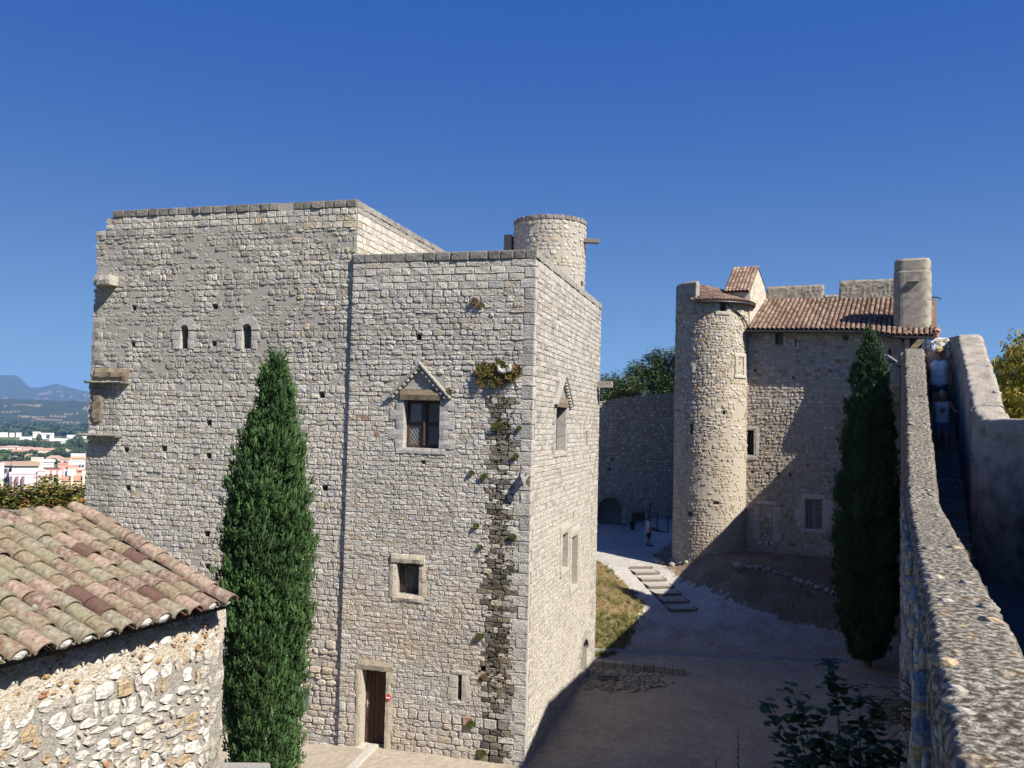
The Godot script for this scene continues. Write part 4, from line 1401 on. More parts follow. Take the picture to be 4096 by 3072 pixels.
	for q in [[0.26, 0.60, 3.0, 3.55], [0.05, 0.60, 3.56, 4.3], [0.28, 0.60, 4.31, 4.9], [1.34, 1.86, 2.98, 3.4], [1.34, 1.66, 3.41, 4.2], [1.34, 1.84, 4.21, 4.55], [1.34, 1.8, 4.56, 5.0], [0.4, 1.5, 5.06, 5.28], [0.4, 1.5, 2.72, 2.95]]:
		part(block(F, q[0], q[1], q[2] + 0.005, q[3] - 0.005, -0.2, 0.05, ps * rng.randf_range(0.85, 1.08), rng), "jamb_stone", M.dressed, dn)
	list = []
	courses(list, Frame.new(O - N * 0.004, U, N), 0.63, 1.31, 2.98, 4.62, Vector2(0.15, 0.22), Vector2(0.18, 0.36), [], rng, func(_u, _v, r): return rubble_colour(r, 0.1), {"jit": 0.03, "proud": 0.04, "gap": 0.03})
	for s in list:
		var mb := MB.new(); emit_stone(mb, s, rng); part(mb, "filling_stone", M.stone, dn)
	# window by the tower
	var ln := Node3D.new(); ln.name = "shuttered_window"; R.add_child(ln, true)
	for q in [[0.21, 0.50, 7.86, 9.62], [-0.3, 0.50, 9.42, 9.62], [-0.3, 0.42, 7.66, 7.93]]:
		part(block(F, q[0], q[1], q[2], q[3], -0.25, 0.07, ps * 0.9, rng), "jamb_stone", M.dressed, ln)
	for k in 3:
		var s := MB.new()
		fbox(s, F, -0.22 + k * 0.14, -0.09 + k * 0.14, 7.96, 9.4, -0.3, -0.26, Color(0.05, 0.042, 0.036), 0.004)
		part(s, "shutter_board", M.wood, ln)
	for q in [[1.2, 1.36, 14.4, 15.18], [1.82, 2.0, 14.42, 14.8]]:
		part(block(F, q[0], q[1], q[2], q[3], -0.2, 0.04, ps * 0.85, rng), "jamb_stone", M.dressed, R)
	# arch beside the rampart
	for k in 6:
		var a0 := PI * k / 6.0
		var a1 := PI * (k + 1) / 6.0
		var mb := MB.new()
		var poly := []
		for j in 3: poly.append(Vector2(7.65 + cos(lerpf(a0, a1, j / 2.0)) * 0.54, 10.85 + sin(lerpf(a0, a1, j / 2.0)) * 0.6))
		for j in 3: poly.append(Vector2(7.65 + cos(lerpf(a1, a0, j / 2.0)) * 0.82, 10.85 + sin(lerpf(a1, a0, j / 2.0)) * 0.88))
		poly.reverse()
		mb.prism(poly, F, -0.3, 0.05, Color(0.38, 0.33, 0.26) * rng.randf_range(0.85, 1.1))
		part(mb, "arch_stone", M.dressed, R)
	for q in [[7.24, 7.5, 13.2, 14.2], [7.86, 8.2, 13.1, 14.2], [7.2, 8.2, 14.2, 14.5]]:
		part(block(F, q[0], q[1], q[2], q[3], -0.2, 0.05, ps, rng), "jamb_stone", M.dressed, R)

	# --- main roof: skewed at the left where it meets the plaster house
	var rf := Node3D.new(); rf.name = "main_roof"; R.add_child(rf, true)
	var d0 := 0.77
	var v0 := 15.30
	var d1 := -5.5
	var v1 := 17.86
	var run := d0 - d1
	var sag := -0.028
	var ue := (U + Vector3.UP * sag).normalized()
	var up3 := (-N * run + Vector3.UP * (v1 - v0)).normalized()
	var nrm := ue.cross(up3).normalized()
	if nrm.y < 0: nrm = -nrm
	up3 = (up3 - nrm * up3.dot(nrm)).normalized()
	var bs := Basis(nrm.cross(up3), nrm, up3)
	var slope_len := sqrt(run * run + (v1 - v0) * (v1 - v0))
	var ratio := slope_len / run
	# the eave stands further out over the porch
	var eave_d := func(u: float) -> float: return 0.77 + 0.98 * smoothstep(5.9, 8.1, u)
	var on := func(u: float, d: float) -> Vector3: return F.p(u, v0 + sag * u - (d - d0) * (v1 - v0) / run, d)
	var roof := MB.new()
	var rc := Color(0.22, 0.16, 0.13)
	var dk := Color(0.14, 0.10, 0.075)
	var A: Vector3 = on.call(-0.14, d0)
	var D: Vector3 = on.call(-0.08, d1)
	var C: Vector3 = on.call(9.95, d1)
	var dw := Vector3.UP * 0.09
	for k in 20:
		var ua0 := lerpf(-0.14, 9.95, k / 20.0)
		var ub0 := lerpf(-0.14, 9.95, (k + 1) / 20.0)
		var a0: Vector3 = on.call(ua0, eave_d.call(ua0)); var b0: Vector3 = on.call(ub0, eave_d.call(ub0))
		var a1: Vector3 = on.call(ua0, d1); var b1: Vector3 = on.call(ub0, d1)
		roof.quad(a0, b0, b1, a1, rc)
		roof.quad(b0 - dw, a0 - dw, a1 - dw, b1 - dw, dk)
		roof.quad(a0 - dw, b0 - dw, b0, a0, dk)
		if k == 19: roof.quad(b0 - dw, b1 - dw, b1, b0, dk)
	part(roof, "roof_boards", M.wood, rf)
	var tm := tile_mesh(0.122, 0.10, 0.46, 0.02)
	var tmc := tile_mesh(0.10, 0.122, 0.46, 0.02)
	var tiles := []
	var c := 0
	var u := -0.02
	while u < 9.95:
		var s: float = -0.05 + rng.randf_range(-0.02, 0.02) - (eave_d.call(u) - d0) * ratio
		while s < slope_len - 0.15:
			var dd := d0 - s / ratio
			var hit_turret: bool = absf(u - 8.71) < 0.9 and absf(dd + 0.3) < 0.9
			if not hit_turret:
				var P: Vector3 = on.call(u, dd)
				P += nrm * 0.055
				var tx := Transform3D(bs * Basis(Vector3.UP, rng.randf_range(-0.03, 0.03)) * Basis(Vector3.RIGHT, 0.03), P)
				tiles.append(tx)
			s += 0.355
		u += 0.27
		c += 1
	tiles.sort_custom(func(a, b): return (a.origin - EYE).length() < (b.origin - EYE).length())
	for k in mini(300, tiles.size()):
		set_mesh(rf, "tile", tm, M["old_tile%d" % rng.randi_range(0, 5)], tiles[k])
	if tiles.size() > 300:
		var per := []
		for k in 3: per.append([])
		for k in range(300, tiles.size()): per[k % 3].append(tiles[k])
		# the remaining tiles as one mesh
		var rest := MB.new()
		var ar := tm.surface_get_arrays(0)
		for k in range(300, tiles.size()):
			var x: Transform3D = tiles[k]
			var tone: Color = [Color(0.235, 0.16, 0.125), Color(0.31, 0.225, 0.175), Color(0.18, 0.115, 0.09), Color(0.36, 0.275, 0.21)][rng.randi_range(0, 3)]
			for i in ar[Mesh.ARRAY_VERTEX].size():
				rest.v.append(x * ar[Mesh.ARRAY_VERTEX][i]); rest.n.append((x.basis * ar[Mesh.ARRAY_NORMAL][i]).normalized()); rest.c.append(tone)
		part(rest, "upper_tiles", M.mortar, rf).set_meta("kind", "stuff")
	var gm := MB.new()
	var gpts := []
	var grad := []
	for k in 21:
		var uu: float = lerpf(-0.2, 9.95, k / 20.0)
		gpts.append(on.call(uu, eave_d.call(uu) + 0.05) - Vector3.UP * 0.08); grad.append(0.065)
	gm.tube(gpts, grad, 8, Color(0.085, 0.085, 0.085))
	part(gm, "gutter", M.zinc, R)
	gm = MB.new()
	gm.tube([F.p(6.7, 14.86, 1.0), F.p(7.2, 14.8, 0.5), F.p(7.66, 14.76, 0.3)], [0.045, 0.045, 0.045], 7, Color(0.4, 0.41, 0.41))
	part(gm, "rain_pipe", M.zinc, R)
	# zinc valley along the plaster house and behind the ridge
	var zv := MB.new()
	zv.quad(A + nrm * 0.03, A + U * 0.22 + nrm * 0.03, D + U * 0.22 + nrm * 0.03, D + nrm * 0.03, Color(0.30, 0.31, 0.32))
	zv.quad(D + nrm * 0.1, C + nrm * 0.1, C + nrm * 0.16 - N * 0.12, D + nrm * 0.16 - N * 0.12, Color(0.12, 0.12, 0.125))
	part(zv, "flashing", M.zinc, R)

	# --- merlons behind the ridge
	var pcol := Color(0.36, 0.33, 0.275)
	for q in [[-0.1, 3.45, 18.80], [3.45, 4.4, 18.12], [4.4, 9.0, 18.98]]:
		part(block(F, q[0], q[1], 16.8, q[2], -6.2, -5.55, pcol, rng, 0.018), "merlon", M.plaster, R)

	# --- the plaster stair house with its gabled tiles
	var hn := Node3D.new(); hn.name = "stair_house"; R.add_child(hn, true)
	var hp := func(a: float, s: float, v: float) -> Vector3: return F.p(a, v, 0.06 - s)
	var prof := [[0.0, 15.15], [0.0, 17.72], [2.6, 19.46], [5.0, 18.75], [5.0, 18.5], [6.9, 18.2], [6.9, 15.15]]
	var hb := MB.new()
	var wcol := Color(0.58, 0.53, 0.45)
	var ua := -1.62
	var ub := -0.10
	var pl2 := PackedVector2Array()
	for w in prof: pl2.append(Vector2(w[0], w[1]))
	var ix := Geometry2D.triangulate_polygon(pl2)
	for i in range(0, ix.size(), 3):
		var a := pl2[ix[i]]; var b := pl2[ix[i + 1]]; var e := pl2[ix[i + 2]]
		if (b - a).cross(e - a) < 0:
			var s := b; b = e; e = s
		hb.tri(hp.call(ub, a.x, a.y), hp.call(ub, b.x, b.y), hp.call(ub, e.x, e.y), wcol)
		hb.tri(hp.call(ua, a.x, a.y), hp.call(ua, e.x, e.y), hp.call(ua, b.x, b.y), wcol)
	for i in prof.size():
		var a: Array = prof[i]
		var b: Array = prof[(i + 1) % prof.size()]
		hb.quad(hp.call(ua, a[0], a[1]), hp.call(ub, a[0], a[1]), hp.call(ub, b[0], b[1]), hp.call(ua, b[0], b[1]), wcol)
	part(hb, "plaster_wall", M.plaster, hn)
	var P0: Vector3 = hp.call(ua, -0.16, 17.63)
	var P1: Vector3 = hp.call(ua, 2.6, 19.52)
	var hu := (P1 - P0).normalized()
	var hnrm := U.cross(hu).normalized()
	if hnrm.y < 0: hnrm = -hnrm
	var hbs := Basis(hnrm.cross(hu), hnrm, hu)
	var hl := (P1 - P0).length()
	u = 0.08
	while u < 1.56:
		var s := 0.0
		while s < hl - 0.1:
			set_mesh(hn, "tile", tm, M["old_tile%d" % rng.randi_range(0, 5)], Transform3D(hbs * Basis(Vector3.UP, rng.randf_range(-0.04, 0.04)) * Basis(Vector3.RIGHT, 0.03), P0 + U * u + hu * s + hnrm * 0.04))
			s += 0.30
		u += 0.215
	var hb2 := MB.new()
	hb2.quad(P0, P0 + U * 1.55, P1 + U * 1.55, P1, rc)
	var P2: Vector3 = hp.call(ua, 5.15, 18.76)
	hb2.quad(P1, P1 + U * 1.55, P2 + U * 1.55, P2, rc)
	hb2.quad(P1 - Vector3.UP * 0.05, P2 - Vector3.UP * 0.05, P2 + U * 1.55 - Vector3.UP * 0.05, P1 + U * 1.55 - Vector3.UP * 0.05, rc)
	hb2.tube([P1 + Vector3.UP * 0.03, P1 + U * 1.57 + Vector3.UP * 0.03], [0.09, 0.09], 8, Color(0.36, 0.31, 0.25))
	part(hb2, "roof_boards", M.mortar, hn)

	# --- the tall rendered chimney turret
	var tn := Node3D.new(); tn.name = "chimney_turret"; R.add_child(tn, true)
	var tb := MB.new()
	var rings := [[14.9, 1.0], [18.30, 1.0], [18.38, 0.965], [18.95, 0.965], [19.06, 0.90]]
	var ks := 40
	var pr := []
	for rg in rings:
		var ring := []
		for k in ks:
			var a := TAU * k / ks
			var cx := signf(cos(a)) * pow(absf(cos(a)), 0.42)
			var cz := signf(sin(a)) * pow(absf(sin(a)), 0.62)
			ring.append(F.p(8.71 + cx * 0.97 * rg[1], rg[0], -0.3 + cz * 0.97 * rg[1]))
		if pr.size():
			for k in ks: tb.quad(pr[(k + 1) % ks], pr[k], ring[k], ring[(k + 1) % ks], Color(0.34, 0.315, 0.27))
		pr = ring
	for k in ks: tb.tri(pr[(k + 1) % ks], pr[k], F.p(8.71, 19.08, -0.3), Color(0.30, 0.28, 0.24))
	part(tb, "turret_shaft", M.plaster, tn)
	var lg := MB.new()
	fbox(lg, F, 8.5, 9.05, 17.72, 17.80, 0.62, 0.84, Color(0.28, 0.26, 0.225), 0.02)
	part(lg, "ledge", M.stone, tn)
	lg = MB.new()
	lg.tube([F.p(9.6, 17.0, -0.3), F.p(10.0, 16.95, -0.2), F.p(10.15, 16.86, -0.2)], [0.05, 0.04, 0.06], 6, Color(0.09, 0.09, 0.085))
	part(lg, "iron_spout", M.metal, tn)
	set_back(R)

func curtain_wall() -> void:
	var rng := rng_of(404)
	var O := Vector3(2.0, 0, -64.4)
	var F := Frame.new(O, Vector3(0.9973, 0, 0.073), Vector3(-0.073, 0, 0.9973))
	var Wl := thing("curtain_wall", "shaded high curtain wall with an arched niche at the back of the court", "wall", O + Vector3(7, 2.2, 0))
	var arch := [4.48, 2.3, 6.16, 4.3, 1.0]
	var niche := [6.9, 2.3, 7.86, 3.22, 0.8]
	var hs := [arch, niche, [5.3, 6.9, 5.55, 7.15, 0.2], [5.1, 6.2, 5.35, 6.4, 0.2], [8.4, 7.1, 8.9, 7.2, 0.2]]
	var mc := Color(0.42, 0.38, 0.31)
	var core := MB.new()
	var tops := [[-4.0, 10.9], [4.4, 11.2], [5.5, 11.42], [6.6, 11.5], [8.0, 11.75], [9.6, 11.95], [12.0, 12.1], [16.0, 12.2]]
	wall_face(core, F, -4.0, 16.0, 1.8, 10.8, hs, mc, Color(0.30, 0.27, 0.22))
	# arched head of the niche, built up from steps of the vault
	for i in tops.size() - 1:
		var a: Array = tops[i]
		var b: Array = tops[i + 1]
		core.quad(F.p(a[0], 10.8, -0.012), F.p(b[0], 10.8, -0.012), F.p(b[0], b[1], -0.012), F.p(a[0], a[1], -0.012), mc)
		core.quad(F.p(a[0], a[1], -0.012), F.p(b[0], b[1], -0.012), F.p(b[0], b[1], -1.2), F.p(a[0], a[1], -1.2), mc)
		core.quad(F.p(b[0], 1.8, -1.2), F.p(a[0], 1.8, -1.2), F.p(a[0], a[1], -1.2), F.p(b[0], b[1], -1.2), mc)
	part(core, "wall_core", M.mortar, Wl)
	var list := []
	var hh := hs.duplicate()
	hh.append([4.3, 3.5, 6.3, 4.5])
	courses(list, F, 3.6, 10.6, 2.0, 10.9, Vector2(0.16, 0.26), Vector2(0.18, 0.42), hh, rng, func(u, v, r):
		if r.randf() < 0.12: return Color(0, 0, 0, 0)
		return rubble_colour(r, 0.04), {"jit": 0.04, "proud": 0.045, "gap": 0.04, "shrink": 0.05, "wob": 0.06})
	for i in range(1, 6):
		var a: Array = tops[i]
		var b: Array = tops[i + 1]
		courses(list, F, a[0], minf(b[0], 10.6), 10.9, minf(a[1], b[1]) + 0.04, Vector2(0.14, 0.24), Vector2(0.16, 0.36), [], rng, func(_u, _v, r): return rubble_colour(r, 0.02), {"jit": 0.05, "proud": 0.07, "gap": 0.04, "wob": 0.08})
	lay(list, Wl, M.stone, rng, 220)
	# spandrels that round the head of the niche
	for sd in [-1.0, 1.0]:
		var sp := MB.new()
		var poly := [Vector2(5.32 + sd * 0.86, 3.48)]
		for k in 7:
			var a := PI * 0.5 * k / 6.0
			poly.append(Vector2(5.32 + sd * cos(a) * 0.82, 3.5 + sin(a) * 0.80))
		poly.append(Vector2(5.32, 4.34)); poly.append(Vector2(5.32 + sd * 0.86, 4.34))
		if sd > 0: poly.reverse()
		sp.prism(poly, F, -1.02, -0.006, mc)
		part(sp, "spandrel", M.mortar, Wl)
	for k in 12:
		var a0 := PI * k / 12.0
		var a1 := PI * (k + 1) / 12.0
		var poly := []
		poly.append(Vector2(5.32 + cos(a0) * 1.02, 3.5 + sin(a0) * 0.98))
		poly.append(Vector2(5.32 + cos(a1) * 1.02, 3.5 + sin(a1) * 0.98))
		poly.append(Vector2(5.32 + cos(a1) * 0.82, 3.5 + sin(a1) * 0.78))
		poly.append(Vector2(5.32 + cos(a0) * 0.82, 3.5 + sin(a0) * 0.78))
		var mb := MB.new()
		mb.prism(poly, F, -0.1, 0.06, Color(0.36, 0.33, 0.27) * rng.randf_range(0.85, 1.1))
		part(mb, "arch_stone", M.dressed, Wl)
	part(block(F, 6.5, 6.9, 2.2, 3.4, -0.1, 0.06, Color(0.36, 0.33, 0.27), rng), "jamb_stone", M.dressed, Wl)
	part(block(F, 6.6, 8.1, 3.23, 3.5, -0.1, 0.06, Color(0.33, 0.3, 0.25), rng), "lintel", M.dressed, Wl)

# ---------------------------------------------------------------- the rampart with its walk and stair
const RA := Vector3(0.4005, 0, -0.9163)
const RR := Vector3(0.9163, 0, 0.4005)

func rp(t: float, l: float, y: float) -> Vector3:
	return RA * t + RR * l + Vector3.UP * y

func left_top(t: float) -> float:
	if t < 14.6: return 8.45
	if t < 17.6: return lerpf(8.45, 9.46, smoothstep(14.2, 17.9, t) * 0.3 + (t - 14.6) / 3.0 * 0.7)
	if t < 22.6: return lerpf(9.46, 11.46, (t - 17.6) / 5.0)
	var p := [[22.6, 11.46], [29.6, 11.9], [33.7, 12.16], [36.9, 12.32], [40.2, 12.56], [42.0, 12.82], [47.5, 13.45]]
	for i in p.size() - 1:
		if t < p[i + 1][0]: return lerpf(p[i][1], p[i + 1][1], (t - p[i][0]) / (p[i + 1][0] - p[i][0]))
	return 13.45

func right_top(t: float) -> float:
	if t < 16.7: return 9.66 + 0.006 * t
	if t < 21.3: return lerpf(9.80, 11.64, pow((t - 16.7) / 4.6, 0.92))
	return 11.64 + (t - 21.3) * 0.083

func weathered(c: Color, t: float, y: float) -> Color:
	# darkens the colour in noise patches, used on the left faces only
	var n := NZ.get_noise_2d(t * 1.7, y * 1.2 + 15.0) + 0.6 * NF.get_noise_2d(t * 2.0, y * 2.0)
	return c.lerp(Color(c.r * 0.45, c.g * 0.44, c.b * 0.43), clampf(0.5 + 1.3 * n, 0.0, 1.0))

func wall_strip(mb: MB, t0: float, t1: float, st: float, l0_: float, l1_: float, topf: Callable, bottom: float, round_: float, amp: float, col: Color, cols: Callable, shift := 0.0) -> void:
	# a rough wall along the rampart: left face, rounded rough top, right face
	var nl := 17
	var rows := []
	var rcs := []
	var t := t0
	while t <= t1 + 0.001:
		var y: float = topf.call(t)
		var sh := shift * smoothstep(17.0, 15.7, t)
		var l0 := l0_ + sh
		var l1 := l1_ + sh
		var row := []
		var rc := []
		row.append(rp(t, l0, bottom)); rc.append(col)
		var nlow := 6
		for k in range(1, nlow):
			var yy := lerpf(bottom, y - round_, float(k) / nlow)
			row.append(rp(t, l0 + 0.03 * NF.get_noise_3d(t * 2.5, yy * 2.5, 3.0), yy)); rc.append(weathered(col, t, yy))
		for k in nl:
			var q := float(k) / (nl - 1)
			var l := lerpf(l0, l1, q)
			var e := minf(q, 1.0 - q) * (l1 - l0)
			var dy := 0.0
			if e < round_: dy = round_ - sqrt(maxf(0.0, round_ * round_ - (round_ - e) * (round_ - e)))
			var n := NF.get_noise_3d(t * 2.2, l * 2.2, 9.0) * 0.75 + NF.get_noise_3d(t * 7.0, l * 7.0, 2.0) * 0.25
			var sw := 0.035 * NF.get_noise_2d(t * 3.4, 70.0 + q * 1.5) + 0.02 * NF.get_noise_2d(t * 12.0, 20.0 + q)
			row.append(rp(t, l + sw * (1.0 if e < 0.12 else 0.2), y - dy + amp * n)); rc.append(cols.call(t, l))
		for k in range(1, 5):
			var yy := lerpf(y - round_, bottom, float(k) / 4)
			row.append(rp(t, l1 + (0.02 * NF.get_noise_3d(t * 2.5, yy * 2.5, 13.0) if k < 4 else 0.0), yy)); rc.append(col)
		rows.append(row); rcs.append(rc)
		t += st
	var nr := rows.size()
	var nk: int = rows[0].size()
	var nms := []
	for j in nr:
		var nn := []
		for k in nk:
			var dk: Vector3 = rows[j][mini(k + 1, nk - 1)] - rows[j][maxi(k - 1, 0)]
			var dj: Vector3 = rows[mini(j + 1, nr - 1)][k] - rows[maxi(j - 1, 0)][k]
			nn.append(dk.cross(dj).normalized())
		nms.append(nn)
	for j in nr - 1:
		for k in nk - 1:
			var a: Vector3 = rows[j][k]; var b: Vector3 = rows[j][k + 1]; var c: Vector3 = rows[j + 1][k + 1]; var d: Vector3 = rows[j + 1][k]
			mb.tris(a, b, c, nms[j][k], nms[j][k + 1], nms[j + 1][k + 1], rcs[j][k], rcs[j][k + 1], rcs[j + 1][k + 1])
			mb.tris(a, c, d, nms[j][k], nms[j + 1][k + 1], nms[j + 1][k], rcs[j][k], rcs[j + 1][k + 1], rcs[j + 1][k])
	for k in range(1, nk - 1):
		mb.tri(rows[0][0], rows[0][k], rows[0][k + 1], col)
		mb.tri(rows[nr - 1][0], rows[nr - 1][k + 1], rows[nr - 1][k], col)

func rampart() -> void:
	var rng := rng_of(505)
	var Wl := thing("rampart_wall", "long rough rampart wall with lichen-grey sunlit top, on the right", "wall", Vector3(3, 0, -7))
	var white := func(t, l):
		var n := NZ.get_noise_2d(t * 2.2, l * 2.2 + 5.0)
		var c := Color(0.50, 0.49, 0.465).lerp(Color(0.40, 0.385, 0.36), clampf(0.5 + n, 0, 1))
		if NF.get_noise_2d(t * 1.3 + 80.0, l * 2.0) > 0.42: c = Color(0.50, 0.43, 0.34)
		return c
	var mb := MB.new()
	wall_strip(mb, 0.6, 9.0, 0.035, 0.172, 0.585, left_top, -0.3, 0.05, 0.022, Color(0.45, 0.43, 0.395), white)
	wall_strip(mb, 9.0, 23.0, 0.06, 0.172, 0.60, left_top, -0.3, 0.05, 0.022, Color(0.45, 0.43, 0.395), white)
	wall_strip(mb, 23.0, 48.5, 0.5, 0.172, 0.60, left_top, -0.3, 0.05, 0.02, Color(0.45, 0.43, 0.395), white)
	part(mb, "inner_parapet", M.lichen, Wl)
	# stones of the outer face and along both edges of the top
	var F := Frame.new(RR * 0.165, -RA, -RR)
	var list := []
	courses(list, F, -22.5, -1.5, 0.0, 8.3, Vector2(0.16, 0.34), Vector2(0.2, 0.6), [], rng, func(u, v, r):
		if r.randf() < 0.25 or v > left_top(-u) - 0.1: return Color(0, 0, 0, 0)
		return Color(0.42, 0.37, 0.30) * r.randf_range(0.6, 1.15), {"jit": 0.05, "proud": 0.06, "gap": 0.05, "shrink": 0.08, "wob": 0.1})
	lay(list, Wl, M.stone, rng, 120)
	for k in 40:
		var t := 1.8 + pow(rng.randf(), 1.1) * 20.5
		var sd := rng.randf() < 0.5
		var l := (0.25 if sd else 0.51) + rng.randf_range(-0.05, 0.05)
		var sz := rng.randf_range(0.035, 0.085)
		var st := pebble(rng, Vector3(sz * rng.randf_range(0.8, 1.4), sz * 0.30, sz * rng.randf_range(0.5, 0.9)))
		var tone := Color(0.38, 0.365, 0.335) * rng.randf_range(0.7, 1.2)
		if rng.randf() < 0.2: tone = Color(0.42, 0.34, 0.24)
		var m2 := MB.new()
		var b := Basis(Vector3.UP, rng.randf() * TAU)
		put_pebble(m2, st, rp(t, l, left_top(t) - 0.008), b, tone)
		part(m2, "coping_stone", M.stone, Wl)
	# outer parapet
	var Ro := thing("outer_parapet", "mortared outer parapet with rounded sunlit top right of the stair", "wall", Vector3(8, 7, -16))
	mb = MB.new()
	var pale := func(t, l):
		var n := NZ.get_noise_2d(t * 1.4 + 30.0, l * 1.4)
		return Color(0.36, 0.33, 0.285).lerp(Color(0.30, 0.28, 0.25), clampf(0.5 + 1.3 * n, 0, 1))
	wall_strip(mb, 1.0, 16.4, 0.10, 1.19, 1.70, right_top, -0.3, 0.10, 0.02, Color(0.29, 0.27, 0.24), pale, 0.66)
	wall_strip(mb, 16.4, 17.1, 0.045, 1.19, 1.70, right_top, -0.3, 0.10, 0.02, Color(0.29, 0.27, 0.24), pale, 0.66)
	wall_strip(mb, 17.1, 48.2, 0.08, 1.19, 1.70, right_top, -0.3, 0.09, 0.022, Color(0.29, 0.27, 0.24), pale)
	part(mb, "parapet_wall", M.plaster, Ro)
	list = []
	var Fo := Frame.new(RR * 1.845, -RA, -RR)
	courses(list, Fo, -15.6, -5.0, 7.1, 9.5, Vector2(0.12, 0.22), Vector2(0.14, 0.36), [], rng, func(u, v, r): return Color(0, 0, 0, 0) if r.randf() < 0.45 else Color(0.29, 0.27, 0.24) * r.randf_range(0.7, 1.2), {"jit": 0.04, "proud": 0.035, "gap": 0.04, "shrink": 0.1, "wob": 0.06})
	lay(list, Ro, M.stone, rng, 300)
	for q in [[21.2, 1.52, 11.52, 0.13], [19.5, 1.62, 10.92, 0.09], [19.1, 1.64, 10.78, 0.08], [17.7, 1.63, 10.22, 0.09], [17.3, 1.61, 10.02, 0.07]]:
		var m2 := MB.new()
		put_pebble(m2, pebble(rng, Vector3(q[3], q[3] * 0.6, q[3] * 0.8)), rp(q[0], q[1], q[2]), Basis(Vector3.UP, rng.randf() * 3.0), Color(0.50, 0.46, 0.40) * rng.randf_range(0.8, 1.2))
		part(m2, "coping_stone", M.stone, Ro)
	# the walk's floor and the stair between the parapets
	mb = MB.new()
	var fl := Color(0.20, 0.185, 0.165)
	var pts := [[0.6, 7.05], [8.0, 7.05], [16.3, 7.1]]
	for i in 2:
		mb.quad(rp(pts[i][0], 0.5, pts[i][1]), rp(pts[i][0], 1.95, pts[i][1]), rp(pts[i + 1][0], 1.95, pts[i + 1][1]), rp(pts[i + 1][0], 0.5, pts[i + 1][1]), fl)
	struct(mb, "wall_walk_path", M.gravel)
	var St := thing("stone_stair", "narrow shaded stone stair climbing between the rampart's two parapets", "stairs", rp(16.24, 0.95, 7.1))
	for k in 22:
		var t := 16.24 + k * 0.36
		var y := 7.11 + (k + 1) * 0.165
		mb = MB.new()
		var bb := Basis(RR, Vector3.UP, -RA)
		mb.box(rp(t + 0.25, 0.90, y - 0.16), bb, Vector3(0.64, 0.32, 0.5), Color(0.30, 0.28, 0.25) * rng.randf_range(0.85, 1.15), 0.02)
		part(mb, "step", M.dressed, St)
	mb = MB.new()
	mb.quad(rp(24.1, 0.5, 10.74), rp(24.1, 1.45, 10.74), rp(47.0, 1.45, 11.0), rp(47.0, 0.5, 11.0), fl)
	part(mb, "landing", M.gravel, St)

func pebble(rng: RandomNumberGenerator, s: Vector3) -> Array:
	# a rounded uneven stone as rings: [points, count]
	var rows := []
	var nr := 5
	var nk := 8
	var off := rng.randf() * 100.0
	for j in nr + 1:
		var a := PI * j / nr - PI / 2
		var ring := []
		for k in nk:
			var b := TAU * k / nk
			var d := Vector3(cos(a) * cos(b), sin(a), cos(a) * sin(b))
			var n := 1.0 + 0.28 * NF.get_noise_3d(d.x * 0.6 + off, d.y * 0.6, d.z * 0.6)
			ring.append(Vector3(d.x * s.x, d.y * s.y, d.z * s.z) * n)
		rows.append(ring)
	return rows

func put_pebble(mb: MB, rows: Array, at: Vector3, b: Basis, col: Color) -> void:
	for j in rows.size() - 1:
		var nk: int = rows[j].size()
		for k in nk:
			var k2 := (k + 1) % nk
			var p0: Vector3 = rows[j][k]; var p1: Vector3 = rows[j][k2]; var p2: Vector3 = rows[j + 1][k2]; var p3: Vector3 = rows[j + 1][k]
			if j > 0: mb.tris(at + b * p0, at + b * p2, at + b * p1, b * p0.normalized(), b * p2.normalized(), b * p1.normalized(), col, col, col)
			if j < rows.size() - 2: mb.tris(at + b * p0, at + b * p3, at + b * p2, b * p0.normalized(), b * p3.normalized(), b * p2.normalized(), col, col, col)

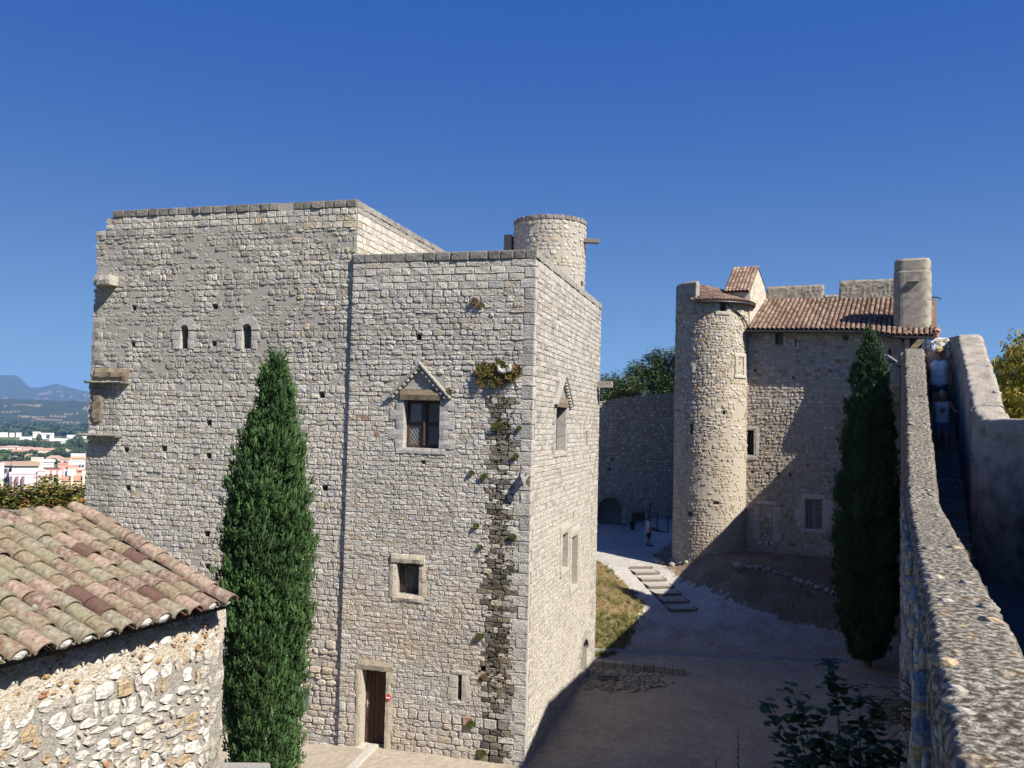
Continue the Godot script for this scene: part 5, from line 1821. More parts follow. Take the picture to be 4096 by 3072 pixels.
# ---------------------------------------------------------------- the cottage in the near left
func cottage() -> void:
	var rng := rng_of(606)
	var c0 := Vector3(-3.17, 0, -10.0)
	var U := Vector3(-0.395, 0, 0.919).normalized()
	var N := Vector3(0.919, 0, 0.395).normalized()
	# along the wall u runs towards the camera; the frame wants u to the right of one who faces it
	var F := Frame.new(c0, -U, N)
	var Ct := thing("cottage", "small rubble cottage with mossy half-round tile roof, near left", "house", Vector3(-3.17, 0, -10.0))
	var core := MB.new()
	wall_face(core, F, -5.2, 0.0, -0.2, 7.42, [], Color(0.34, 0.325, 0.295), Color.WHITE)
	core.quad(F.p(0, -0.2, -0.012), F.p(0, -0.2, -4.2), F.p(0, 7.42, -4.2), F.p(0, 7.42, -0.012), Color(0.4, 0.37, 0.33))
	core.tri(F.p(0, 7.42, -0.012), F.p(0, 7.42, -4.2), F.p(0, 8.25, -2.05), Color(0.4, 0.37, 0.33))
	core.quad(F.p(0, -0.2, -4.2), F.p(-5.2, -0.2, -4.2), F.p(-5.2, 7.42, -4.2), F.p(0, 7.42, -4.2), Color(0.4, 0.37, 0.33))
	core.quad(F.p(-5.2, -0.2, -4.2), F.p(-5.2, -0.2, -0.012), F.p(-5.2, 7.42, -0.012), F.p(-5.2, 7.42, -4.2), Color(0.4, 0.37, 0.33))
	part(core, "cottage_wall", M.mortar, Ct)
	# lime render left in a band under the eave, ragged at its lower edge
	var band := MB.new()
	var prev := []
	for i in 61:
		var u := lerpf(-5.0, -0.02, i / 60.0)
		var low := 6.88 + 0.20 * NF.get_noise_2d(u * 1.5, 3.0) + 0.10 * NF.get_noise_2d(u * 6.0, 8.0)
		var cur := [u, low]
		if prev.size():
			band.quad(F.p(prev[0], prev[1], 0.0), F.p(u, low, 0.0), F.p(u, low + 0.08, 0.014), F.p(prev[0], prev[1] + 0.08, 0.014), Color(0.53, 0.48, 0.40))
			band.quad(F.p(prev[0], prev[1] + 0.08, 0.014), F.p(u, low + 0.08, 0.014), F.p(u, 7.42, 0.012), F.p(prev[0], 7.42, 0.012), Color(0.53, 0.48, 0.40))
		prev = cur
	part(band, "lime_render", M.mortar, Ct)
	var rows_ := []
	courses(rows_, F, -4.7, -0.18, 4.2, 6.95, Vector2(0.06, 0.17), Vector2(0.06, 0.27), [], rng, func(u, v, r):
		var col: Color = Color(0.66, 0.645, 0.60) * r.randf_range(0.78, 1.08)
		var kk: float = r.randf()
		if kk < 0.05: return Color(0, 0, 0, 0)
		if kk < 0.19: col = Color(0.42, 0.33, 0.22)
		elif kk < 0.36: col = Color(0.46, 0.44, 0.40)
		elif kk < 0.46: col = Color(0.54, 0.49, 0.41)
		elif kk < 0.475: col = Color(0.38, 0.23, 0.15)
		return Color(col.r, col.g, col.b, 1.0), {"jit": 0.03, "proud": 0.022, "gap": 0.014, "shrink": 0.06, "wob": 0.12})
	# rubble: white limestone pieces of many sizes thrown by rejection, river cobbles near the top
	var list := rows_
	var placed := []
	for pass_ in 4:
		var tries: int = [260, 1100, 2200, 1200][pass_]
		var size: Vector2 = [Vector2(0.13, 0.21), Vector2(0.08, 0.13), Vector2(0.048, 0.08), Vector2(0.022, 0.045)][pass_]
		for k in tries:
			var u := rng.randf_range(-4.7, -0.12)
			var v := rng.randf_range(6.95, 7.34)
			var cob := pass_ >= 2 and rng.randf() < 0.42
			if pass_ == 0: continue
			if u > -0.35 and pass_ < 2: continue
			var rx := rng.randf_range(size.x, size.y) * 0.62
			var ry := rx * rng.randf_range(0.45, 0.8)
			var ok := true
			for q in placed:
				var dx: float = absf(u - q[0]) / (rx + q[2] + 0.002)
				var dy: float = absf(v - q[1]) / (ry + q[3] + 0.002)
				if dx * dx * dx * dx + dy * dy * dy * dy < 1.0:
					ok = false
					break
			if not ok: continue
			placed.append([u, v, rx, ry])
			var tilt := rng.randf_range(-0.45, 0.35)
			var poly := PackedVector2Array()
			var nk := 9
			var sq := 1.0 if cob else rng.randf_range(0.45, 0.8)
			for i in nk:
				var a := TAU * i / nk + (0.0 if cob else rng.randf_range(-0.22, 0.22))
				var ca := signf(cos(a)) * pow(absf(cos(a)), sq) * rx
				var sa := signf(sin(a)) * pow(absf(sin(a)), sq) * ry
				var jr := 1.0 + (0.0 if cob else rng.randf_range(-0.2, 0.12))
				poly.append(Vector2(u + (ca * cos(tilt) - sa * sin(tilt)) * jr, v + (ca * sin(tilt) + sa * cos(tilt)) * jr))
			var col := Color(0.64, 0.62, 0.57) * rng.randf_range(0.78, 1.1)
			var kk := rng.randf()
			if cob: col = [Color(0.40, 0.275, 0.15), Color(0.35, 0.23, 0.125), Color(0.40, 0.31, 0.22), Color(0.46, 0.40, 0.33), Color(0.34, 0.22, 0.165)][rng.randi_range(0, 4)] * rng.randf_range(0.8, 1.15)
			elif kk < 0.07: col = Color(0.40, 0.30, 0.19)
			elif kk < 0.24: col = Color(0.42, 0.395, 0.35)
			elif kk < 0.34: col = Color(0.50, 0.45, 0.37)
			elif kk < 0.36: col = Color(0.36, 0.19, 0.12)
			keep_stone(list, F, poly, 0.028 if cob else rng.randf_range(0.008, 0.024), col, rx * ry)
	lay(list, Ct, M.stone, rng)
	# the corner's big worn blocks
	var v := 3.0
	while v < 7.3:
		var h := rng.randf_range(0.26, 0.5)
		h = minf(h, 7.38 - v)
		if h < 0.1: break
		part(block(F, -rng.randf_range(0.16, 0.34), 0.02 + rng.randf_range(-0.015, 0.02), v + 0.01, v + h - 0.01, -0.2, 0.022, Color(0.44, 0.415, 0.37) * rng.randf_range(0.75, 1.15), rng, 0.014), "corner_stone", M.stone, Ct)
		v += h

	# --- roof
	var rf := Node3D.new(); rf.name = "tiled_roof"; Ct.add_child(rf, true)
	var eave := Vector3(-3.12, 7.44, -10.0) + N * 0.14
	var slope := 0.375
	var up3 := (-N + Vector3.UP * slope).normalized()
	var nrm := (-U).cross(up3).normalized()
	if nrm.y < 0: nrm = -nrm
	var sl_len := 2.22
	var bs := Basis(nrm.cross(up3), nrm, up3)
	var bd := MB.new()
	var e0 := eave + U * 0.2
	var e1 := eave + U * 5.2
	var bc := Color(0.30, 0.16, 0.11)
	bd.quad(e1, e0, e0 + up3 * sl_len, e1 + up3 * sl_len, bc)
	bd.quad(e0 - Vector3.UP * 0.05, e1 - Vector3.UP * 0.05, e1 + up3 * sl_len - Vector3.UP * 0.05, e0 + up3 * sl_len - Vector3.UP * 0.05, Color(0.2, 0.14, 0.1))
	bd.quad(e1 - Vector3.UP * 0.05, e0 - Vector3.UP * 0.05, e0, e1, Color(0.2, 0.14, 0.1))
	bd.quad(e0 - Vector3.UP * 0.05, e0 + up3 * sl_len - Vector3.UP * 0.05, e0 + up3 * sl_len, e0, Color(0.2, 0.14, 0.1))
	# far slope
	var rg0 := e0 + up3 * sl_len
	var rg1 := e1 + up3 * sl_len
	var dn3 := (-N - Vector3.UP * slope).normalized() * 2.2
	bd.quad(rg1, rg0, rg0 + dn3, rg1 + dn3, bc)
	bd.quad(rg0 - Vector3.UP * 0.05, rg1 - Vector3.UP * 0.05, rg1 + dn3 - Vector3.UP * 0.05, rg0 + dn3 - Vector3.UP * 0.05, bc)
	part(bd, "roof_boards", M.wood, rf)
	var cover := []
	for k in 3: cover.append(tile_mesh(0.102 + 0.004 * k, 0.084 + 0.003 * k, 0.42, 0.014, 0.85))
	var chan := tile_mesh(0.075, 0.09, 0.42, 0.012, 0.6)
	var flipb := Basis(-bs.x, -bs.y, bs.z)
	var n := 0
	for cc in 23:
		var u := 0.33 + cc * 0.224
		var s := -0.10 + rng.randf_range(-0.02, 0.02)
		var r := 0
		while s < sl_len - 0.12:
			var P := eave + U * (u + rng.randf_range(-0.008, 0.008)) + up3 * (s + rng.randf_range(-0.025, 0.025)) + nrm * 0.062
			var bj := bs * Basis(Vector3.UP, rng.randf_range(-0.07, 0.07)) * Basis(Vector3.BACK, rng.randf_range(-0.09, 0.09)) * Basis(Vector3.RIGHT, 0.03)
			var tone: int = [0, 1, 3, 4, 6, 3, 1, 6, 2, 0, 6, 3, 1, 2, 5, 4][rng.randi_range(0, 15)]
			if cc == 0: tone = [0, 4, 4, 0, 2][rng.randi_range(0, 4)]
			if n < 298:
				set_mesh(rf, "tile", cover[rng.randi_range(0, 2)], M["tile%d" % tone], Transform3D(bj, P + nrm * (0.05 if cc == 0 else rng.randf_range(0.0, 0.012))))
			n += 1
			s += 0.265
		# the channel row beside it
		s = -0.06
		while s < sl_len - 0.2:
			set_mesh(rf, "channel_tile", chan, M["tile%d" % [0, 2, 5][rng.randi_range(0, 2)]], Transform3D(flipb, eave + U * (u + 0.112) + up3 * s + nrm * 0.075))
			s += 0.39
		# mortar plug under the eave tile
		if rng.randf() < 0.8:
			var pm := MB.new()
			put_pebble(pm, pebble(rng, Vector3(0.085, 0.055, 0.06)), eave + U * u + up3 * -0.05 + nrm * 0.085, bs, Color(0.58, 0.57, 0.55))
			part(pm, "mortar_plug", M.mortar, rf)
	var ridge := tile_mesh(0.125, 0.10, 0.50, 0.016, 0.85)
	var rbs := Basis(N, Vector3.UP, U)
	rbs = Basis(Vector3.UP.cross(U), Vector3.UP, U)
	for k in 12:
		var P := rg0 + U * (-0.02 + k * 0.43) + Vector3.UP * 0.03
		set_mesh(rf, "ridge_tile", ridge, M["tile%d" % [0, 4, 4, 1, 0][k % 5]], Transform3D(rbs * Basis(Vector3.RIGHT, 0.03), P))
	# mortar bedding under the ridge and the rough coping of the wall behind
	var bedm := MB.new()
	var pv := []
	for k in 60:
		var u := -0.02 + k * 0.09
		var n1 := NF.get_noise_2d(u * 4.0, 2.0)
		var top := 0.10 + 0.05 * NF.get_noise_2d(u * 2.2, 40.0)
		var A := rg0 + U * u
		var ring := [A + N * (0.15 + 0.02 * n1) - Vector3.UP * 0.06, A + N * (0.11 + 0.03 * n1) + Vector3.UP * 0.06, A - N * 0.05 + Vector3.UP * 0.06]
		if pv.size():
			for i in 2: bedm.quad(pv[i], ring[i], ring[i + 1], pv[i + 1], Color(0.33, 0.31, 0.285))
		pv = ring
	part(bedm, "ridge_mortar", M.mortar, rf)
	var cop := MB.new()
	pv = []
	for k in 48:
		var u := 0.18 + k * 0.09
		var h := 0.16 + 0.05 * NF.get_noise_2d(u * 2.5, 17.0) + 0.03 * NF.get_noise_2d(u * 9.0, 5.0)
		if k < 2 or k > 44: h *= 0.3
		var A := rg0 + U * u - N * 0.30
		var ring := [A + N * 0.14 - Vector3.UP * 0.3, A + N * 0.10 + Vector3.UP * h * 0.8, A + Vector3.UP * h, A - N * 0.25 + Vector3.UP * h * 0.9, A - N * 0.3 - Vector3.UP * 0.5]
		if pv.size():
			for i in 4: cop.quad(pv[i], ring[i], ring[i + 1], pv[i + 1], Color(0.34, 0.325, 0.30))
		else: cop.tri(ring[0], ring[2], ring[4], Color(0.34, 0.325, 0.30))
		pv = ring
	part(cop, "rough_coping", M.lichen, Ct)
	# slatted lean-to at the cottage's foot
	var dk := thing("slatted_lean_to", "grey weathered slat roof of a lean-to below the cottage corner", "lean-to", Vector3(-4.6, 0, -15.2))
	var ra := Vector3(0.93, -0.12, -0.36).normalized()
	var rb := Vector3(0.36, 0.0, 0.93).normalized()
	var rn := rb.cross(ra).normalized()
	if rn.y < 0: rn = -rn
	for k in 14:
		var mb := MB.new()
		mb.box(Vector3(-4.9, 3.42, -14.75) + rb * (k * 0.115 - 0.95) + ra * 0.2, Basis(ra, rn, ra.cross(rn)), Vector3(1.9, 0.035, 0.10), Color(0.36, 0.35, 0.335) * rng.randf_range(0.8, 1.15), 0.006)
		part(mb, "slat", M.wood, dk)
	for q in [[-5.4, -15.0], [-4.2, -15.3], [-5.2, -14.3], [-4.1, -14.5]]:
		var mb := MB.new()
		mb.box(Vector3(q[0], 1.55, q[1]), Basis.IDENTITY, Vector3(0.12, 3.4, 0.12), Color(0.25, 0.23, 0.21), 0.01)
		part(mb, "post", M.wood, dk)

# ---------------------------------------------------------------- things in the court
func rock(called: String, label: String, group: String, at: Vector3, s: Vector3, turn: float, col: Color, rng: RandomNumberGenerator) -> void:
	var mb := MB.new()
	put_pebble(mb, pebble(rng, s), at, Basis(Vector3.UP, turn), col)
	solo(mb, called, M.stone, label, "rock", at, group)

func courtyard_things() -> void:
	var rng := rng_of(707)
	# timber-edged steps up the path
	var A := Vector3(8.28, 0, -41.36)
	var B := Vector3(7.11, 0, -47.19)
	var dirv := (B - A).normalized()
	var side := Vector3(-dirv.z, 0, dirv.x)
	var st := thing("timber_steps", "six long path steps edged with timber, leading up to the back court", "steps", A + Vector3.UP * 0.9)
	var bas := Basis(side, Vector3.UP, -dirv)
	for k in 7:
		var c := A.lerp(B, k / 6.0)
		var y := ground_y(c.x, c.z)
		var w := 1.34
		var mb := MB.new()
		mb.box(c + Vector3.UP * (y + 0.01), bas, Vector3(w, 0.24, 0.04), Color(0.24, 0.205, 0.165) * rng.randf_range(0.8, 1.2), 0.008)
		part(mb, "riser_board", M.wood, st)
		if k < 6:
			var c2 := A.lerp(B, (k + 1) / 6.0)
			for s in [-1.0, 1.0]:
				mb = MB.new()
				var m: Vector3 = (c + c2) * 0.5 + side * (s * w * 0.5)
				var ym := ground_y(c.x, c.z) + 0.04
				mb.box(m + Vector3.UP * (ym - 0.02), bas, Vector3(0.04, 0.24, c.distance_to(c2) - 0.08), Color(0.17, 0.14, 0.11) * rng.randf_range(0.8, 1.2), 0.006)
				part(mb, "side_board", M.wood, st)
			mb = MB.new()
			mb.box((c + c2) * 0.5 + Vector3.UP * (y + 0.02), bas, Vector3(w - 0.06, 0.20, c.distance_to(c2) - 0.08), Color(0.50, 0.48, 0.45), 0.01)
			part(mb, "gravel_tread", M.gravel, st)
	# the low kerb wall from the keep's corner
	var kw := thing("kerb_wall", "low stone kerb wall running out from the keep's far corner", "kerb", Vector3(4.9, 0, -34.7))
	var ka := Vector3(3.55, 0, -35.0)
	var kb := Vector3(6.5, 0, -34.35)
	var kd := (kb - ka).normalized()
	var kbas := Basis(kd, Vector3.UP, kd.cross(Vector3.UP))
	var s := 0.0
	while s < ka.distance_to(kb):
		var l := rng.randf_range(0.28, 0.5)
		var mb := MB.new()
		mb.box(ka + kd * (s + l * 0.5) + Vector3.UP * 0.11, kbas, Vector3(l - 0.02, 0.34 + rng.randf_range(-0.02, 0.02), 0.34), Color(0.33, 0.31, 0.27) * rng.randf_range(0.75, 1.15), 0.025)
		part(mb, "stone", M.stone, kw)
		s += l
	# cobbles and iron grate beside it
	var pm := MB.new()
	put_pebble(pm, pebble(rng, Vector3(0.10, 0.06, 0.08)), Vector3.ZERO, Basis.IDENTITY, Color.WHITE)
	var pmesh := pm.mesh()
	pmesh.surface_set_material(0, M.stone)
	var xf := []
	var cs := []
	for k in 520:
		var x := rng.randf_range(2.7, 6.3)
		var z := -rng.randf_range(31.6, 34.6)
		var e := Vector2((x - 4.2) / 1.9, (-z - 33.3) / 1.45).length() + 0.3 * NF.get_noise_2d(x, z)
		if e > 1.0 or (absf(x - 3.85) < 0.42 and absf(z + 33.35) < 0.3): continue
		var sc := rng.randf_range(0.5, 1.4)
		xf.append(Transform3D(Basis(Vector3.UP, rng.randf() * TAU).scaled(Vector3(sc, sc * 0.8, sc)), Vector3(x, 0.02, z)))
		cs.append(Color(0.33, 0.295, 0.24) * rng.randf_range(0.6, 1.25))
	var cob := scatter("cobble_patch", pmesh, xf, cs, self)
	cob.set_meta("kind", "stuff")
	tag(cob, "patch of rough cobbles round the iron grate by the keep's far corner", "cobbles")
	var gt := thing("iron_grate", "dark iron drain grate set among the cobbles", "grate", Vector3(3.85, 0.03, -33.35))
	var mb := MB.new()
	for q in [[-0.36, 0.0, 0.05, 0.46], [0.36, 0.0, 0.05, 0.46], [0.0, -0.22, 0.7, 0.05], [0.0, 0.22, 0.7, 0.05]]:
		mb.box(Vector3(3.85 + q[0], 0.045, -33.35 + q[1]), Basis.IDENTITY, Vector3(q[2], 0.05, q[3]), Color(0.09, 0.085, 0.08), 0.006)
	part(mb, "grate_frame", M.metal, gt)
	for k in 9:
		mb = MB.new()
		mb.box(Vector3(3.85 - 0.30 + k * 0.075, 0.04, -33.35), Basis.IDENTITY, Vector3(0.035, 0.035, 0.40), Color(0.07, 0.065, 0.06), 0.004)
		part(mb, "bar", M.metal, gt)
	# stones edging the earth bank, and the heap at the tower's foot
	for k in 26:
		var q := k / 25.0
		var x := lerpf(11.6, 15.7, q) + rng.randf_range(-0.08, 0.08)
		var d := lerpf(44.5, 42.9, q) + 0.25 * sin(q * 5.0) + rng.randf_range(-0.15, 0.15)
		var sz := rng.randf_range(0.07, 0.17) * (1.9 if k == 0 else 1.0)
		rock("edging_stone", "pale stone in the row edging the brown earth bank before the residence", "row of stones on the earth bank", Vector3(x, ground_y(x, -d) + sz * 0.3, -d), Vector3(sz * 1.3, sz * 0.7, sz), rng.randf() * TAU, Color(0.46, 0.43, 0.38) * rng.randf_range(0.75, 1.2), rng)
	for k in 46:
		var q := rng.randf()
		var x := lerpf(8.2, 10.9, q) + rng.randf_range(-0.2, 0.2)
		var d := lerpf(49.2, 46.5, clampf(q * 1.15, 0, 1)) + rng.randf_range(-0.5, 0.4) * (1.0 - 0.5 * q)
		var sz := rng.randf_range(0.08, 0.24)
		rock("heap_stone", "pale rubble stone in the heap at the round tower's foot", "rubble heap by the round tower", Vector3(x, ground_y(x, -d) + sz * 0.25, -d), Vector3(sz * 1.4, sz * 0.6, sz), rng.randf() * TAU, Color(0.45, 0.42, 0.36) * rng.randf_range(0.7, 1.2), rng)
	for k in 40:
		var x := rng.randf_range(9.2, 19.0)
		var d := rng.randf_range(40.0, 47.5)
		if zone_of(x, d) != 2: continue
		var sz := rng.randf_range(0.03, 0.08)
		rock("loose_stone", "small loose stone lying on the brown earth bank", "loose stones on the earth bank", Vector3(x, ground_y(x, -d) + sz * 0.3, -d), Vector3(sz * 1.3, sz * 0.7, sz), rng.randf() * TAU, Color(0.46, 0.42, 0.36) * rng.randf_range(0.6, 1.1), rng)
	# ramp edge before the keep's door
	var rm := thing("door_ramp", "pale low ramp with a straight kerb before the keep's door", "ramp", Vector3(-3.2, -0.2, -25.2))
	mb = MB.new()
	var q0 := Vector3(-3.75, -0.22, -26.0); var q1 := Vector3(-0.2, -0.2, -24.6); var q2 := Vector3(-0.6, -0.3, -20.0); var q3 := Vector3(-4.6, -0.42, -22.4)
	var h := Vector3.UP
	mb.quad(q3 + h * 0.30, q2 + h * 0.30, q1 + h * 0.21, q0 + h * 0.18, Color(0.50, 0.45, 0.37))
	part(mb, "ramp_gravel", M.gravel, rm)
	mb = MB.new()
	var ed := (q0 - q3)
	mb.box((q0 + q3) * 0.5 + h * 0.20, Basis(ed.normalized(), Vector3.UP, ed.normalized().cross(Vector3.UP)), Vector3(ed.length(), 0.24, 0.28), Color(0.46, 0.44, 0.40), 0.02)
	part(mb, "kerb", M.dressed, rm)
	# the round no-entry sign by the door
	var sF := Frame.new(Vector3(0.586, 0, -24.836), Vector3(0.9651, 0, 0.2619), Vector3(-0.2619, 0, 0.9651))
	var sg := thing("no_entry_sign", "small round red no-entry sign right of the keep's door", "sign", sF.p(-4.08, 1.47, 0.05))
	mb = MB.new()
	var disc := []
	for k in 24: disc.append(Vector2(-4.08 + cos(TAU * k / 24) * 0.085, 1.47 + sin(TAU * k / 24) * 0.085))
	mb.prism(disc, sF, 0.046, 0.066, Color(0.45, 0.02, 0.03))
	part(mb, "disc", M.paint, sg)
	mb = MB.new()
	fbox(mb, sF, -4.145, -4.015, 1.452, 1.488, 0.066, 0.0685, Color(0.8, 0.8, 0.78))
	part(mb, "white_bar", M.paint, sg)
	# the information panel by the cypress
	var ip := thing("information_panel", "small grey-green panel with a red corner on the keep's wall, beside the cypress", "panel", sF.p(-6.86, 1.12, 0.02))
	mb = MB.new()
	fbox(mb, sF, -7.2, -6.66, 0.86, 1.33, -0.09, 0.0, Color(0.10, 0.125, 0.12), 0.006)
	part(mb, "board", M.paint, ip)
	mb = MB.new()
	fbox(mb, sF, -7.18, -7.0, 1.23, 1.31, 0.0, 0.004, Color(0.5, 0.06, 0.03))
	fbox(mb, sF, -6.98, -6.78, 1.0, 1.08, 0.0, 0.003, Color(0.18, 0.21, 0.20))
	part(mb, "print", M.paint, ip)
	# railing, sheet and bin at the back of the court
	var rl := thing("railing", "thin dark iron railing over a rust-brown sheet, left of the round tower", "railing", Vector3(9.8, 2.3, -58.5))
	var pr := [Vector3(9.35, 2.3, -62.0), Vector3(9.5, 2.3, -59.6), Vector3(9.72, 2.3, -57.9), Vector3(10.12, 2.3, -56.2), Vector3(10.7, 2.3, -54.9)]
	for k in pr.size():
		mb = MB.new()
		mb.tube([pr[k], pr[k] + Vector3.UP * (2.0 if k == 1 else 1.55)], [0.035, 0.035], 8, Color(0.03, 0.03, 0.03))
		part(mb, "post", M.metal, rl)
		if k:
			for y in [0.85, 1.2, 1.5]:
				mb = MB.new()
				mb.tube([pr[k - 1] + Vector3.UP * y, pr[k] + Vector3.UP * y], [0.010, 0.010], 6, Color(0.05, 0.05, 0.05))
				part(mb, "rail", M.metal, rl)
			if k > 1:
				mb = MB.new()
				var dv: Vector3 = pr[k] - pr[k - 1]
				mb.box((pr[k] + pr[k - 1]) * 0.5 + Vector3.UP * 0.22, Basis(dv.normalized(), Vector3.UP, dv.normalized().cross(Vector3.UP)), Vector3(dv.length(), 0.5, 0.03), Color(0.085, 0.045, 0.028), 0.004)
				part(mb, "rusty_sheet", M.metal, rl)
	var bn := thing("litter_bin", "small black litter bin against the curtain wall", "bin", Vector3(8.55, 2.3, -61.2))
	mb = MB.new()
	mb.tube([Vector3(8.55, 2.3, -61.2), Vector3(8.55, 2.36, -61.2), Vector3(8.55, 2.88, -61.2)], [0.15, 0.16, 0.19], 14, Color(0.02, 0.02, 0.02))
	part(mb, "bin_body", M.paint, bn)
	mb = MB.new()
	mb.tube([Vector3(8.55, 2.87, -61.2), Vector3(8.55, 2.92, -61.2)], [0.205, 0.20], 14, Color(0.03, 0.03, 0.03))
	part(mb, "rim", M.paint, bn)
	# floodlight fixed to the rampart near the residence
	var fp := rp(38.0, 0.10, 12.35)
	var fl := thing("floodlight", "grey floodlight on a bracket high on the rampart's outer face", "floodlight", fp)
	mb = MB.new()
	mb.box(fp + Vector3(-0.38, 0.05, 0.1), Basis(Vector3.BACK, -0.45) * Basis(Vector3.UP, 0.4), Vector3(0.55, 0.08, 0.28), Color(0.22, 0.235, 0.26), 0.02)
	part(mb, "lamp_head", M.paint, fl)
	mb = MB.new()
	mb.tube([fp + Vector3(0.1, -0.3, 0), fp + Vector3(-0.15, -0.2, 0.05), fp + Vector3(-0.35, 0.02, 0.1)], [0.03, 0.03, 0.03], 6, Color(0.12, 0.12, 0.13))
	part(mb, "bracket", M.metal, fl)

# ---------------------------------------------------------------- trees and plants
func spray_mesh(kind: int) -> ArrayMesh:
	var rng := rng_of(900 + kind)
	var mb := MB.new()
	var w := Color.WHITE
	if kind == 0:
		# cypress spray: a feather of short upward scales
		for k in 9:
			var a := rng.randf() * TAU
			var y0 := rng.randf_range(-0.02, 0.07)
			var r := rng.randf_range(0.0, 0.03)
			var o := Vector3(cos(a) * r, y0, sin(a) * r)
			var tip := o + Vector3(cos(a) * rng.randf_range(0.015, 0.045), rng.randf_range(0.05, 0.11), sin(a) * rng.randf_range(0.015, 0.045))
			var s := Vector3(-sin(a), 0, cos(a)) * 0.012
			var c := w * rng.randf_range(0.75, 1.15)
			mb.tri(o - s, o + s, tip, c)
			mb.tri(o + s * 0.5 + Vector3(0, 0.01, 0), tip + Vector3(0.02 * cos(a + 1), -0.02, 0.02 * sin(a + 1)), tip, c)
	elif kind == 1:
		# clump of broad leaves
		for k in 16:
			var o := Vector3(rng.randf_range(-1, 1), rng.randf_range(-1, 1), rng.randf_range(-1, 1)) * 0.20
			var a := rng.randf() * TAU
			var d := Vector3(cos(a), rng.randf_range(-0.7, 0.4), sin(a)).normalized()
			var s := d.cross(Vector3(rng.randf() - 0.5, 1, rng.randf() - 0.5)).normalized()
			var l := rng.randf_range(0.11, 0.17)
			var c := w * rng.randf_range(0.7, 1.2)
			var m := o + d * l * 0.5 - Vector3.UP * 0.012
			mb.tri(o, m + s * l * 0.32, o + d * l, c)
			mb.tri(o, o + d * l, m - s * l * 0.32, c)
	elif kind == 2:
		# hanging leaflets and winged seeds
		for k in 14:
			var a := rng.randf() * TAU
			var o := Vector3(cos(a), 0, sin(a)) * rng.randf() * 0.16 + Vector3.UP * rng.randf_range(-0.1, 0.12)
			var d := Vector3(cos(a) * 0.5, -rng.randf_range(0.4, 1.2), sin(a) * 0.5).normalized()
			var s := d.cross(Vector3(-sin(a), 0.3, cos(a))).normalized()
			var l := rng.randf_range(0.10, 0.17)
			var c := w * rng.randf_range(0.7, 1.2)
			mb.tri(o, o + d * l * 0.5 + s * 0.022, o + d * l, c)
			mb.tri(o, o + d * l, o + d * l * 0.5 - s * 0.022, c)
	else:
		# grass tuft
		for k in 10:
			var a := rng.randf() * TAU
			var o := Vector3(cos(a), 0, sin(a)) * rng.randf() * 0.05
			var l := rng.randf_range(0.10, 0.28)
			var t := o + Vector3(cos(a) * l * 0.45, l, sin(a) * l * 0.45)
			var s := Vector3(-sin(a), 0, cos(a)) * 0.006
			mb.tri(o - s, o + s, t, w * rng.randf_range(0.7, 1.2))
	return mb.mesh()

var SPRAY := []

